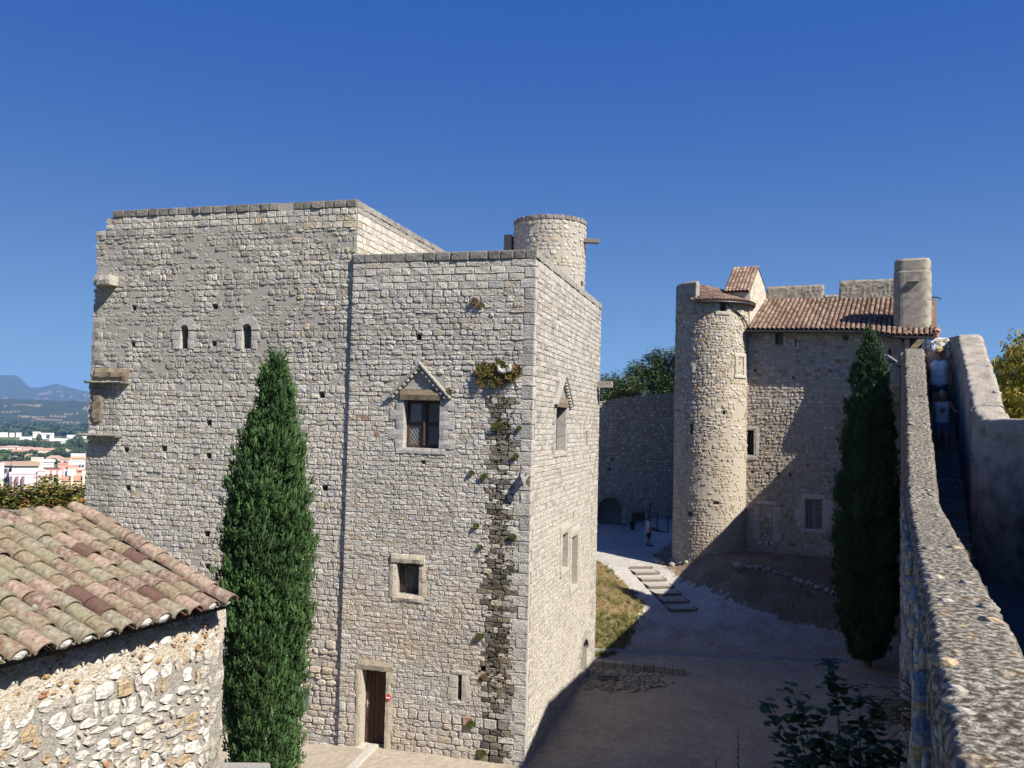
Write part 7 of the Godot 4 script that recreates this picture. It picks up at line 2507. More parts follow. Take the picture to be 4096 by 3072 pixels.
# ---------------------------------------------------------------- the town on the plain
var TOWN := [
		["factory_hall","white factory hall at the far edge of town, leftmost",-1002.9,-988.3,-1730.9,-33.3,"flat",Color(0.62,0.64,0.66),Color(0.55,0.57,0.60)],
		["factory_hall","small white hall with yellowish foot, second from the left at the far edge of town",-991.3,-982.0,-1744.1,-34.0,"flat",Color(0.60,0.58,0.48),Color(0.50,0.52,0.55)],
		["factory_hall","white hall right of the small yellowish hall",-977.2,-967.8,-1742.8,-33.1,"gable",Color(0.62,0.63,0.65),Color(0.55,0.55,0.56)],
		["warehouse","low white warehouse in front of the far factory halls",-882.8,-863.6,-1588.1,-36.6,"flat",Color(0.60,0.63,0.66),Color(0.50,0.52,0.54)],
		["factory_hall","cream-topped hall beside the white hall with a dark portal",-930.4,-916.8,-1717.3,-29.7,"gable",Color(0.60,0.60,0.58),Color(0.50,0.42,0.35)],
		["portal_hall","tall white hall with a dark square portal",-889.6,-866.5,-1670.7,-30.9,"portal",Color(0.68,0.70,0.72),Color(0.50,0.55,0.65)],
		["warehouse","long low white warehouse right of the portal hall",-827.5,-786.5,-1585.4,-38.3,"flat",Color(0.66,0.68,0.70),Color(0.45,0.45,0.45)],
		["factory_hall","far hall with grey hipped roof, right of the portal hall",-1003.0,-973.2,-1939.4,-35.3,"hip",Color(0.58,0.58,0.60),Color(0.40,0.41,0.44)],
		["factory_hall","broad white far hall beside the keep's edge",-876.4,-840.7,-1744.4,-35.2,"gable",Color(0.64,0.66,0.68),Color(0.55,0.56,0.58)],
		["house","tan-roofed house beyond the factory halls",-1232.6,-1217.7,-2229.1,-35.8,"gable",Color(0.50,0.40,0.32),Color(0.45,0.30,0.20)],
		["depot","grey flat depot below the long white warehouse",-736.9,-719.1,-1448.4,-37.6,"flat",Color(0.42,0.42,0.42),Color(0.40,0.38,0.36)],
		["terrace_house","pink-roofed terrace house, leftmost of its row",-677.7,-668.4,-1173.3,-37.5,"gable",Color(0.55,0.48,0.42),Color(0.38,0.24,0.19)],
		["terrace_house","grey-roofed terrace house, second in its row",-680.1,-666.9,-1193.1,-37.5,"gable",Color(0.58,0.54,0.50),Color(0.36,0.27,0.22)],
		["terrace_house","small pale-roofed terrace house, third in its row",-666.2,-658.0,-1191.9,-38.2,"gable",Color(0.60,0.55,0.50),Color(0.46,0.30,0.24)],
		["terrace_house","red-roofed terrace house in the middle of its row",-657.0,-645.7,-1190.3,-38.4,"gable",Color(0.60,0.56,0.50),Color(0.37,0.23,0.18)],
		["terrace_house","red-roofed terrace house right of the middle",-638.5,-623.7,-1176.4,-38.3,"gable",Color(0.60,0.55,0.48),Color(0.38,0.24,0.19)],
		["terrace_house","large red-roofed house at the right end of the row",-599.4,-576.8,-1113.9,-36.5,"gable",Color(0.52,0.48,0.44),Color(0.36,0.22,0.175)],
		["terrace_house","wide brown-roofed house in front of the terrace row",-600.8,-581.4,-1066.5,-36.6,"gable",Color(0.50,0.46,0.40),Color(0.36,0.20,0.15)],
		["house","pale-roofed house among trees beside the keep",-590.9,-575.8,-1174.2,-39.0,"gable",Color(0.58,0.52,0.45),Color(0.50,0.36,0.28)],
		["house","tan hipped-roof house among the trees",-522.5,-512.3,-950.4,-36.6,"hip",Color(0.50,0.42,0.36),Color(0.36,0.23,0.18)],
		["house","brown hipped-roof house with white gable",-491.1,-474.1,-935.6,-36.7,"hip",Color(0.60,0.55,0.48),Color(0.34,0.24,0.19)],
		["house","red-roofed house left of the grey apartment block",-449.3,-439.8,-883.0,-36.4,"gable",Color(0.50,0.42,0.36),Color(0.37,0.22,0.16)],
		["long_house","long low tan-roofed house above the white apartment block",-539.0,-518.0,-932.4,-38.2,"hip",Color(0.45,0.38,0.32),Color(0.36,0.27,0.22)],
		["cream_block","plain cream block behind the white apartment end wall",-254.7,-248.7,-470.0,-15.5,"flat",Color(0.62,0.57,0.42),Color(0.50,0.48,0.42)],
		["white_house","white gabled house right of the cream block",-243.5,-237.8,-460.0,-15.5,"gable",Color(0.66,0.66,0.66),Color(0.60,0.60,0.60)],
		["white_house","low white house above the dark red terrace",-226.8,-222.4,-430.0,-16.2,"flat",Color(0.62,0.64,0.64),Color(0.50,0.50,0.50)],
		["apartment_block","white windowless apartment end wall under a tan tile roof",-224.9,-214.1,-400.0,-14.6,"eave",Color(0.68,0.68,0.67),Color(0.34,0.235,0.17)],
		["apartment_block","apartment front with painted-in grey shade and dark windows, left of the white end wall",-231.7,-227.2,-404.0,-15.1,"winL",Color(0.36,0.37,0.42),Color(0.34,0.235,0.17)],  # this side's shade is put into its wall colour
		["white_tower_block","cream-white rounded block at the left edge of the photo",-209.1,-206.4,-360.0,-12.5,"flat",Color(0.64,0.62,0.55),Color(0.55,0.53,0.50)],
		["finned_block","pale pink-lilac block with dark upright fins",-189.2,-178.9,-335.0,-14.3,"fins",Color(0.58,0.48,0.52),Color(0.50,0.46,0.48)],
		["finned_block","pale lilac stair head joined right of the finned block",-180.1,-177.3,-337.0,-13.3,"flat",Color(0.56,0.47,0.50),Color(0.50,0.45,0.46)],
		["pink_house","dark pink terraced house with a dark canopy",-224.1,-216.9,-425.0,-17.8,"pinkw",Color(0.42,0.20,0.18),Color(0.12,0.10,0.10)],
		["pink_house","salmon pink tower house in the middle of the pink group",-219.0,-214.3,-428.0,-15.9,"win1",Color(0.50,0.29,0.25),Color(0.50,0.25,0.20)],
		["pink_house","pale salmon house at the right of the pink group",-211.2,-206.7,-422.0,-16.5,"win1",Color(0.56,0.38,0.33),Color(0.55,0.30,0.25)],
		["grey_block","pale grey apartment block with balconies beside the keep",-260.1,-250.4,-520.0,-19.4,"win4",Color(0.52,0.54,0.57),Color(0.50,0.50,0.50)],
		["house","orange-roofed house above the pale grey block",-317.9,-308.4,-640.0,-22.4,"gable",Color(0.55,0.50,0.42),Color(0.40,0.26,0.18)],
		["white_house","white flat-roofed house with roof boxes, by the keep",-378.0,-366.3,-760.0,-26.4,"flat",Color(0.66,0.66,0.65),Color(0.60,0.60,0.60)],
		["red_roof_house","red tiled roof below the grey block",-186.1,-183.2,-380.0,-15.2,"gable",Color(0.50,0.35,0.28),Color(0.38,0.17,0.11)],
		["brown_roof_house","brown roof between firewalls, leftmost of three",-159.3,-156.8,-300.0,-12.5,"gable",Color(0.50,0.40,0.32),Color(0.33,0.19,0.13)],
		["brown_roof_house","brown roof between white firewalls, middle of three",-155.3,-151.2,-297.0,-12.2,"fire",Color(0.55,0.50,0.40),Color(0.33,0.18,0.13)],
		["brown_roof_house","brown roof with white firewalls and chimneys, rightmost of three",-149.1,-141.3,-293.0,-11.9,"fire",Color(0.55,0.50,0.40),Color(0.36,0.20,0.14)],
		["water_tank_house","pale roof house with two white round tanks",-171.7,-167.7,-340.0,-13.3,"tanks",Color(0.52,0.54,0.56),Color(0.50,0.52,0.55)]]
var TREES_ := [[-740.0,-1283.3,8.2], [-735.2,-1287.6,9.2], [-721.1,-1275.5,9.5], [-715.8,-1280.2,8.5], [-711.4,-1284.0,9.2], [-707.4,-1287.6,10.5], [-693.6,-1275.5,9.1], [-690.9,-1277.8,9.1], [-809.6,-1513.7,12.8], [-677.4,-1266.0,9.1], [-672.5,-1270.2,9.7], [-660.0,-1257.7,9.0], [-663.9,-1277.4,7.8], [-659.3,-1281.3,9.2], [-638.4,-1253.2,5.8], [-619.3,-1225.7,8.1], [-622.4,-1244.4,8.3], [-641.3,-1296.6,13.3], [-711.2,-1449.4,14.1], [-610.5,-1254.0,14.7], [-600.2,-1240.7,10.1], [-876.2,-1730.4,5.3], [-967.9,-1760.0,8.1], [-1034.3,-1903.4,10.7], [-607.1,-1055.5,5.4], [-567.7,-995.3,6.6], [-563.6,-997.8,4.6], [-554.6,-990.1,5.6], [-528.4,-955.7,7.3], [-581.8,-1072.6,5.2], [-578.6,-1074.8,4.4], [-580.4,-1058.1,3.2], [-528.3,-993.2,5.1], [-519.3,-985.8,4.5], [-520.6,-997.8,6.6], [-532.6,-1030.8,7.4], [-529.0,-1033.1,7.9], [-519.3,-1025.4,7.3], [-510.0,-1017.5,5.7], [-521.9,-1051.8,5.9], [-540.6,-1100.5,5.6], [-535.9,-1103.6,4.5], [-531.0,-991.5,4.0], [-449.2,-870.9,5.3]]

func town() -> void:
	var rng := rng_of(909)
	var y0 := -43.0
	for w in TOWN:
		var x0: float = w[2]
		var x1: float = w[3]
		var z: float = w[4]
		var yt: float = w[5]
		var wd := x1 - x0
		var dp := maxf(wd * 0.6, 9.0)
		var ce := Vector3((x0 + x1) * 0.5, y0, z)
		var T := thing(w[0], w[1], "building", ce)
		# houses stand square to the line of sight
		var away := Vector3(ce.x, 0, ce.z).normalized()
		var F := Frame.new(Vector3(ce.x, 0, ce.z), Vector3(-away.z, 0, away.x), -away)
		var half := wd * 0.5 * absf(away.z) * 1.0
		half = wd * 0.5 / maxf(0.5, absf(F.U.x)) * 0.86
		var kind: String = w[6]
		var wall: Color = w[7]
		var rc: Color = w[8]
		var rh := 0.0
		if kind in ["gable", "hip", "eave", "fire"]: rh = minf(wd * 0.16, (yt - y0) * 0.4)
		if kind == "eave": rh = 0.2
		var mb := MB.new()
		fbox(mb, F, -half, half, y0, yt - rh, -dp, 0.0, wall, 0.0)
		part(mb, "wall", M.far, T)
		mb = MB.new()
		var e := 0.5
		if kind in ["gable", "fire"]:
			var a := F.p(-half - e, yt - rh, e); var b := F.p(half + e, yt - rh, e); var c := F.p(half + e, yt, -dp * 0.5); var d := F.p(-half - e, yt, -dp * 0.5)
			var g := F.p(half + e, yt - rh, -dp - e); var h := F.p(-half - e, yt - rh, -dp - e)
			mb.quad(a, b, c, d, rc); mb.quad(g, h, d, c, rc); mb.tri(b, g, c, wall); mb.tri(h, a, d, wall)
			mb.quad(a, h, g, b, wall)
		elif kind == "hip":
			var a := F.p(-half - e, yt - rh, e); var b := F.p(half + e, yt - rh, e)
			var g := F.p(half + e, yt - rh, -dp - e); var h := F.p(-half - e, yt - rh, -dp - e)
			var c := F.p(half * 0.5, yt, -dp * 0.5); var d := F.p(-half * 0.5, yt, -dp * 0.5)
			mb.quad(a, b, c, d, rc); mb.quad(g, h, d, c, rc); mb.tri(b, g, c, rc); mb.tri(h, a, d, rc)
			mb.quad(a, h, g, b, wall)
		elif kind in ["eave", "winL"]:
			var lo := yt - rh
			var x_0 := -half - (1.0 if kind == "winL" else 0.2)
			var x_1 := half + (0.2 if kind == "winL" else 0.8)
			var hi := yt + 1.0
			mb.quad(F.p(x_0, lo, 1.0), F.p(x_1, lo, 1.0), F.p(x_1 - 2.0, hi, -11.0), F.p(x_0, hi, -11.0), rc)
			mb.quad(F.p(x_0, lo - 0.3, 1.0), F.p(x_1, lo - 0.3, 1.0), F.p(x_1, lo, 1.0), F.p(x_0, lo, 1.0), Color(0.4, 0.36, 0.32))
			mb.quad(F.p(x_1, lo, 1.0), F.p(x_1, lo, -22.0), F.p(x_1 - 2.0, hi, -11.0), F.p(x_1 - 2.0, hi, -11.0), rc)
		else:
			fbox(mb, F, -half - 0.15, half + 0.15, yt, yt + 0.35, -dp - 0.15, 0.15, rc)
		part(mb, "roof", M.far, T)
		var wins := []
		if kind == "winL":
			for i in 2:
				for j in 4: wins.append([lerpf(-half, half, 0.25 + 0.48 * i), yt - 2.8 - j * 4.0, 1.6, 1.9])
		elif kind == "win4":
			for i in 5:
				for j in 3: wins.append([lerpf(-half, half, 0.14 + 0.18 * i), yt - 2.6 - j * 3.4, 1.3, 1.5])
		elif kind == "win1": wins = [[half * 0.25, yt - 3.0, 0.8, 1.4], [-half * 0.4, yt - 3.4, 0.7, 1.0], [half * 0.25, yt - 6.4, 0.8, 1.4]]
		elif kind == "pinkw": wins = [[half * 0.55, yt - 3.4, 1.4, 0.9], [-half * 0.2, yt - 3.4, 1.2, 0.8]]
		elif kind == "portal": wins = [[half * 0.1, y0 + 5.5, half * 0.55, 7.0]]
		elif wd > 12.0 and not kind in ["flat", "eave", "fins", "tanks"]:
			for i in 3: wins.append([lerpf(-half, half, 0.2 + 0.3 * i), yt - rh - 1.6, 0.9, 1.2])
		for q in wins:
			mb = MB.new()
			fbox(mb, F, q[0] - q[2] * 0.5, q[0] + q[2] * 0.5, q[1] - q[3] * 0.5, q[1] + q[3] * 0.5, -0.1, 0.06, Color(0.06, 0.065, 0.075))
			var wn := part(mb, "window", M.paint, T)
			mb = MB.new()
			fbox(mb, F, q[0] - q[2] * 0.6, q[0] + q[2] * 0.6, q[1] - q[3] * 0.5 - 0.16, q[1] - q[3] * 0.5, -0.1, 0.2, wall * 1.1)
			part(mb, "sill", M.far, wn)
		if kind == "fins":
			for i in 4:
				mb = MB.new()
				var u := lerpf(-half, half, [0.02, 0.22, 0.42, 0.0][i])
				if i < 3:
					fbox(mb, F, u, u + 0.9, y0, yt - 0.8, 0.0, 1.6, Color(0.20, 0.15, 0.19))
					part(mb, "fin", M.far, T)
		if kind == "fire":
			for i in 3:
				mb = MB.new()
				var u := lerpf(-half, half, [0.02, 0.5, 0.97][i])
				fbox(mb, F, u - 0.35, u + 0.35, y0 + 4.0, yt + 0.7, -dp * 0.55, 0.8, Color(0.64, 0.60, 0.48))
				part(mb, "firewall", M.far, T)
				mb = MB.new()
				fbox(mb, F, u - 0.6, u + 0.6, yt + 0.7, yt + 1.7, -dp * 0.6, -dp * 0.35, Color(0.62, 0.60, 0.54))
				part(mb, "chimney", M.far, T)
		if kind == "tanks":
			for i in 2:
				mb = MB.new()
				mb.tube([F.p(lerpf(0.0, half * 0.7, i), yt - 1.4, 1.2), F.p(lerpf(0.0, half * 0.7, i), yt + 0.9, 1.2)], [0.85, 0.85], 14, Color(0.66, 0.67, 0.70))
				part(mb, "water_tank", M.far, T)
		if kind == "portal":
			mb = MB.new()
			fbox(mb, F, -half * 0.5, half * 0.72, yt - 2.6, yt - 1.9, 0.0, 0.3, Color(0.12, 0.16, 0.17))
			fbox(mb, F, -half * 0.5, -half * 0.44, y0 + 2.0, yt - 2.6, 0.0, 0.3, Color(0.12, 0.16, 0.17))
			fbox(mb, F, half * 0.66, half * 0.72, y0 + 2.0, yt - 2.6, 0.0, 0.3, Color(0.12, 0.16, 0.17))
			part(mb, "portal_frame", M.paint, T)
	# the town's trees: one built, the others copies of it
	var proto: Node3D = null
	for k in TREES_.size():
		var q: Array = TREES_[k]
		var s: float = maxf(q[2], 4.0) + 1.0
		if proto == null:
			proto = thing("town_tree", "dark green tree among the roofs and halls of the town", "tree", Vector3(q[0], y0, q[1]), "trees among the town's houses")
			var mb := MB.new()
			mb.tube([proto.position, proto.position + Vector3.UP * 0.55], [0.05, 0.03], 6, Color(0.13, 0.11, 0.09))
			part(mb, "trunk", M.bark, proto)
			mb = MB.new()
			for i in 900:
				var d := Vector3(rng.randfn(), rng.randfn(), rng.randfn()).normalized()
				var r := 0.42 * (1.0 + 0.5 * NF.get_noise_3d(d.x * 0.9, d.y * 0.9, d.z * 0.9)) * (1.0 - 0.3 * rng.randf() * rng.randf())
				var P := proto.position + Vector3(0, 0.56, 0) + Vector3(d.x * r, d.y * r * 1.05, d.z * r)
				var a := Vector3(rng.randf() - 0.5, rng.randf() - 0.5, rng.randf() - 0.5).normalized() * 0.06
				var b := a.cross(d).normalized() * 0.055
				mb.tri(P - a - b, P + a - b, P + b, Color(0.05, 0.08, 0.028) * rng.randf_range(0.6, 1.3))
			part(mb, "crown", M.leaf, proto)
			proto.scale = Vector3(s, s, s)
			continue
		var t: Node3D = proto.duplicate()
		t.name = numbered("town_tree")
		add_child(t, true)
		t.position = Vector3(q[0], y0, q[1])
		t.rotation.y = rng.randf() * TAU
		var thin: float = 1.15
		if k == 8:
			thin = 0.7; t.set_meta("label", "dark pointed conifer standing out among the far white halls")
		if k == 19:
			thin = 0.5; t.set_meta("label", "dark narrow cypress in the town, near the keep's edge")
		t.scale = Vector3(s * thin * rng.randf_range(0.9, 1.5 if thin > 1.0 else 1.0), s, s * thin)
	# woods beyond, one mass
	var wm := MB.new()
	for i in 60:
		var d := Vector3(rng.randfn(), rng.randfn(), rng.randfn()).normalized()
		var P := d * rng.randf_range(0.75, 1.0)
		var a := Vector3(rng.randf() - 0.5, rng.randf() - 0.5, rng.randf() - 0.5).normalized() * 0.4
		var b := a.cross(d).normalized() * 0.35
		wm.tri(P - a - b, P + a - b, P + b, Color.WHITE * rng.randf_range(0.7, 1.2))
	var mesh := wm.mesh()
	mesh.surface_set_material(0, M.leaf)
	var xf := []
	var cs := []
	for k in 2600:
		var d := rng.randf_range(1900.0, 3600.0)
		var x := -d * rng.randf_range(0.40, 0.66)
		if NZ.get_noise_2d(x * 0.004, d * 0.004) < -0.1: continue
		var s := rng.randf_range(6.0, 13.0)
		xf.append(Transform3D(Basis(Vector3.UP, rng.randf() * TAU).scaled(Vector3(s * 1.5, s * 0.8, s * 1.5)), Vector3(x, y0 + s * 0.5, -d)))
		cs.append(Color(0.045, 0.075, 0.03) * rng.randf_range(0.6, 1.3))
	for k in 500:
		var d := rng.randf_range(820.0, 1500.0)
		var x := -d * rng.randf_range(0.42, 0.62)
		if NZ.get_noise_2d(x * 0.012, d * 0.012) < 0.12: continue
		var s := rng.randf_range(3.0, 5.5)
		xf.append(Transform3D(Basis(Vector3.UP, rng.randf() * TAU).scaled(Vector3(s * 1.4, s * 0.8, s * 1.4)), Vector3(x, y0 + s * 0.5, -d)))
		cs.append(Color(0.055, 0.085, 0.03) * rng.randf_range(0.6, 1.3))
	var wo := scatter("woodland", mesh, xf, cs, self)
	wo.set_meta("kind", "stuff")
	tag(wo, "dark green woodland on the plain between the town and the hills", "woodland")

# ---------------------------------------------------------------- people
# a smooth union of tapered capsules meshed as surface nets: bones are [a, b, radius at a, radius at b]
func body_mesh(mb: MB, bones: Array, cell: float, k: float, colf: Callable) -> void:
	var lo := Vector3.INF
	var hi := -Vector3.INF
	for b in bones:
		var m: float = maxf(b[2], b[3]) + k + cell * 2.0
		for e in [b[0], b[1]]:
			lo = lo.min(e - Vector3.ONE * m); hi = hi.max(e + Vector3.ONE * m)
	var n := Vector3i(((hi - lo) / cell).ceil()) + Vector3i.ONE
	var g := PackedFloat32Array()
	g.resize(n.x * n.y * n.z)
	g.fill(10.0)
	for b in bones:
		var A: Vector3 = b[0]
		var B: Vector3 = b[1]
		var m: float = maxf(b[2], b[3]) + k + cell * 2.0
		var i0 := Vector3i(((A.min(B) - Vector3.ONE * m - lo) / cell).floor()).clamp(Vector3i.ZERO, n - Vector3i.ONE)
		var i1 := Vector3i(((A.max(B) + Vector3.ONE * m - lo) / cell).ceil()).clamp(Vector3i.ZERO, n - Vector3i.ONE)
		var AB := B - A
		var L2 := maxf(AB.length_squared(), 1e-8)
		for z in range(i0.z, i1.z + 1):
			for y in range(i0.y, i1.y + 1):
				for x in range(i0.x, i1.x + 1):
					var P := lo + Vector3(x, y, z) * cell
					var t := clampf((P - A).dot(AB) / L2, 0.0, 1.0)
					var d: float = P.distance_to(A + AB * t) - lerpf(b[2], b[3], t)
					var id := x + n.x * (y + n.y * z)
					var o := g[id]
					if o > 5.0: g[id] = d
					else:
						var h := maxf(k - absf(o - d), 0.0) / k
						g[id] = minf(o, d) - h * h * k * 0.25
	var vid := {}
	var vp := []
	var vn := []
	for z in n.z - 1:
		for y in n.y - 1:
			for x in n.x - 1:
				var base := x + n.x * (y + n.y * z)
				var s := Vector3.ZERO
				var c := 0
				var vals := []
				var neg := 0
				for q in 8:
					var vv := g[base + (q & 1) + n.x * (((q >> 1) & 1) + n.y * (q >> 2))]
					vals.append(vv)
					if vv < 0: neg += 1
				if neg == 0 or neg == 8: continue
				for e in [[0, 1], [2, 3], [4, 5], [6, 7], [0, 2], [1, 3], [4, 6], [5, 7], [0, 4], [1, 5], [2, 6], [3, 7]]:
					var a: float = vals[e[0]]
					var d: float = vals[e[1]]
					if (a < 0) != (d < 0):
						var t := a / (a - d)
						var p0 := Vector3(e[0] & 1, (e[0] >> 1) & 1, e[0] >> 2)
						var p1 := Vector3(e[1] & 1, (e[1] >> 1) & 1, e[1] >> 2)
						s += p0.lerp(p1, t); c += 1
				vid[base] = vp.size()
				vp.append(lo + (Vector3(x, y, z) + s / c) * cell)
				vn.append(Vector3(vals[1] + vals[3] + vals[5] + vals[7] - vals[0] - vals[2] - vals[4] - vals[6], vals[2] + vals[3] + vals[6] + vals[7] - vals[0] - vals[1] - vals[4] - vals[5], vals[4] + vals[5] + vals[6] + vals[7] - vals[0] - vals[1] - vals[2] - vals[3]).normalized())
	var stx := [1, n.x, n.x * n.y]
	for z in range(1, n.z - 1):
		for y in range(1, n.y - 1):
			for x in range(1, n.x - 1):
				var id := x + n.x * (y + n.y * z)
				for ax in 3:
					var a := g[id]
					var b := g[id + stx[ax]]
					if (a < 0) == (b < 0): continue
					var u: int = stx[(ax + 1) % 3]
					var w: int = stx[(ax + 2) % 3]
					var q := [vid.get(id - u - w, -1), vid.get(id - w, -1), vid.get(id, -1), vid.get(id - u, -1)]
					if q.has(-1): continue
					if a > 0: q.reverse()
					for tr in [[0, 1, 2], [0, 2, 3]]:
						var i: int = q[tr[0]]; var j: int = q[tr[1]]; var l: int = q[tr[2]]
						mb.tris(vp[i], vp[j], vp[l], vn[i], vn[j], vn[l], colf.call(vp[i]), colf.call(vp[j]), colf.call(vp[l]))

func move_mb(mb: MB, x: Transform3D) -> void:
	for i in mb.v.size():
		mb.v[i] = x * mb.v[i]
		mb.n[i] = (x.basis * mb.n[i]).normalized()

func person(label: String, at: Vector3, turn: float, height: float, o: Dictionary) -> void:
	var T := thing("person", label, "person", at)
	var hs: float = o.get("head", 1.0)
	var X := Transform3D(Basis(Vector3.UP, turn).scaled(Vector3.ONE * height / 1.75), at)
	var bw: float = o.get("girth", 1.0)
	var female: bool = o.get("female", false)
	var sw := 0.175 if female else 0.195
	var lean: float = o.get("lean", 0.0)
	var pel := Vector3(0, 0.95, 0)
	var che := Vector3(0, 1.28, lean)
	var nek := Vector3(0, 1.47, lean * 1.4)
	var hd := Vector3(0, 1.615, lean * 1.5 + 0.02 + o.get("nod", 0.0))
	var ft: Array = o.get("feet", [Vector3(0.10, 0.08, 0.02), Vector3(-0.10, 0.08, 0.0)])
	var el: Array = o.get("elbows", [Vector3(0.26, 1.14, -0.03), Vector3(-0.26, 1.14, -0.03)])
	var wr: Array = o.get("wrists", [Vector3(0.27, 0.90, 0.05), Vector3(-0.27, 0.90, 0.05)])
	var kn: Array = o.get("knees", [Vector3(0.10, 0.50, 0.04), Vector3(-0.10, 0.50, 0.03)])
	var bones := []
	var torso := []
	for s in [1.0, -1.0]:
		torso.append([Vector3(0.065 * s, 0.94, 0), Vector3(0.05 * s, 1.10, 0.01 + lean * 0.5), 0.115 * bw, 0.105 * bw])
		torso.append([Vector3(0.05 * s, 1.10, 0.01 + lean * 0.5), Vector3(0.075 * s, 1.32, lean), 0.105 * bw, 0.115])
		torso.append([Vector3(0.03 * s, 1.40, lean), Vector3(sw * s, 1.40, lean), 0.075, 0.058])
	if bw > 1.1: torso.append([Vector3(0, 1.05, 0.06), Vector3(0, 1.15, 0.08), 0.12, 0.11])
	if female:
		for s in [1.0, -1.0]: torso.append([Vector3(0.075 * s, 1.27, 0.06 + lean), Vector3(0.075 * s, 1.25, 0.085 + lean), 0.06, 0.05])
	bones += torso
	bones.append([Vector3(0, 1.42, lean), nek + Vector3(0, 0.03, 0.01), 0.062, 0.054])
	var arms := []
	var legs := []
	for i in 2:
		var s := 1.0 if i == 0 else -1.0
		var sh := Vector3(sw * s, 1.40, lean)
		arms.append([sh, el[i], 0.052, 0.040])
		bones.append([sh, el[i], 0.050, 0.038])
		bones.append([el[i], wr[i], 0.040, 0.026])
		var hip := Vector3(0.085 * s, 0.92, 0)
		legs.append([hip, kn[i], 0.092 * minf(bw, 1.1), 0.062])
		bones.append([hip, kn[i], 0.088 * minf(bw, 1.1), 0.055])
		bones.append([kn[i], kn[i].lerp(ft[i], 0.4) - Vector3(0, 0, 0.015), 0.054, 0.052])
		bones.append([kn[i].lerp(ft[i], 0.4) - Vector3(0, 0, 0.015), ft[i], 0.052, 0.034])
	var sk: Color = o.get("skin", Color(0.36, 0.20, 0.135))
	var flat_skin := func(_p): return sk
	var mb := MB.new()
	body_mesh(mb, bones, 0.022, 0.035, flat_skin)
	# hands: palm, four fingers and a thumb, slightly curled
	for i in 2:
		var s := 1.0 if i == 0 else -1.0
		var d: Vector3 = (wr[i] - el[i]).normalized()
		if o.has("hand_dir"): d = o.hand_dir[i]
		var fw := Vector3(0, 0, 1)
		var side := (fw - d * d.dot(fw)).normalized()
		var inn := d.cross(side) * (1.0 if d.cross(side).x * -s > 0 else -1.0)
		var hb := []
		var pc: Vector3 = wr[i] + d * 0.045
		for q in [-1.0, 0.0, 1.0]: hb.append([wr[i] + side * q * 0.012, wr[i] + d * 0.085 + side * q * 0.027, 0.017, 0.014])
		for f in 4:
			var r0: Vector3 = wr[i] + d * 0.088 + side * (f - 1.5) * 0.021
			var l: float = [0.068, 0.078, 0.074, 0.058][f]
			var k1 := r0 + (d + inn * 0.15).normalized() * l * 0.5
			hb.append([r0, k1, 0.0095, 0.0085]); hb.append([k1, k1 + (d + inn * 0.7).normalized() * l * 0.5, 0.0085, 0.007])
		var t0: Vector3 = wr[i] + d * 0.03 + side * 0.03
		hb.append([t0, t0 + (d * 0.6 + side * 0.8 + inn * 0.2).normalized() * 0.035, 0.013, 0.011]); hb.append([t0 + (d * 0.6 + side * 0.8 + inn * 0.2).normalized() * 0.035, t0 + (d * 0.6 + side * 0.8 + inn * 0.2).normalized() * 0.035 + (d + side * 0.25).normalized() * 0.032, 0.011, 0.008])
		body_mesh(mb, hb, 0.006, 0.006, flat_skin)
	# head with brow, nose, lips, chin and ears
	var H := func(x: float, y: float, z: float) -> Vector3: return hd + Vector3(x, y, z) * hs
	var face := []
	face.append([H.call(0, 0.035, -0.015), H.call(0, 0.03, 0.005), 0.088 * hs, 0.086 * hs])
	face.append([H.call(0, -0.03, 0.02), H.call(0, -0.075, 0.045), 0.068 * hs, 0.040 * hs])
	face.append([H.call(0, 0.012, 0.085), H.call(0, -0.022, 0.108), 0.012 * hs, 0.016 * hs])
	face.append([H.call(-0.018, -0.052, 0.082), H.call(0.018, -0.052, 0.082), 0.010 * hs, 0.010 * hs])
	for s in [1.0, -1.0]:
		face.append([H.call(0.085 * s, 0.02, -0.01), H.call(0.09 * s, -0.02, -0.005), 0.016 * hs, 0.011 * hs])
		face.append([H.call(0.02 * s, 0.03, 0.082), H.call(0.05 * s, 0.03, 0.07), 0.012 * hs, 0.012 * hs])
	face.append([nek, H.call(0, -0.05, 0.0), 0.052, 0.055 * hs])
	body_mesh(mb, face, 0.010, 0.018, func(p: Vector3):
		var q := (p - hd) / hs
		if q.z > 0.06 and absf(q.y + 0.052) < 0.012 and absf(q.x) < 0.03: return Color(sk.r * 0.75, sk.g * 0.45, sk.b * 0.45)
		if q.z > 0.055 and absf(q.y - 0.008) < 0.011 and absf(absf(q.x) - 0.034) < 0.014: return Color(0.06, 0.045, 0.04)
		if o.has("beard") and q.y < -0.03 and q.z > -0.02: return o.beard
		return sk)
	move_mb(mb, X)
	part(mb, "body", M.skin, T)
	# hair
	mb = MB.new()
	var hc: Color = o.get("hair", Color(0.05, 0.035, 0.025))
	var hair := []
	hair.append([H.call(0, 0.062, -0.03), H.call(0, 0.058, 0.0), 0.083 * hs, 0.078 * hs])
	hair.append([H.call(0, 0.0, -0.055), H.call(0, 0.03, -0.04), 0.070 * hs, 0.080 * hs])
	if female:
		for s in [1.0, -1.0]: hair.append([H.call(0.07 * s, 0.05, -0.02), H.call(0.083 * s, -0.04, -0.02), 0.035 * hs, 0.03 * hs])
		hair.append([H.call(-0.05, 0.085, 0.045), H.call(0.05, 0.085, 0.045), 0.03 * hs, 0.03 * hs])
	body_mesh(mb, hair, 0.012, 0.03, func(p: Vector3): return hc * (0.85 + 0.35 * absf(NF.get_noise_3d(p.x * 30.0, p.y * 8.0, p.z * 30.0))))
	move_mb(mb, X)
	part(mb, "hair", M.hair, T)
	# shirt or top
	var tc: Color = o.get("top", Color(0.7, 0.7, 0.7))
	var cover := []
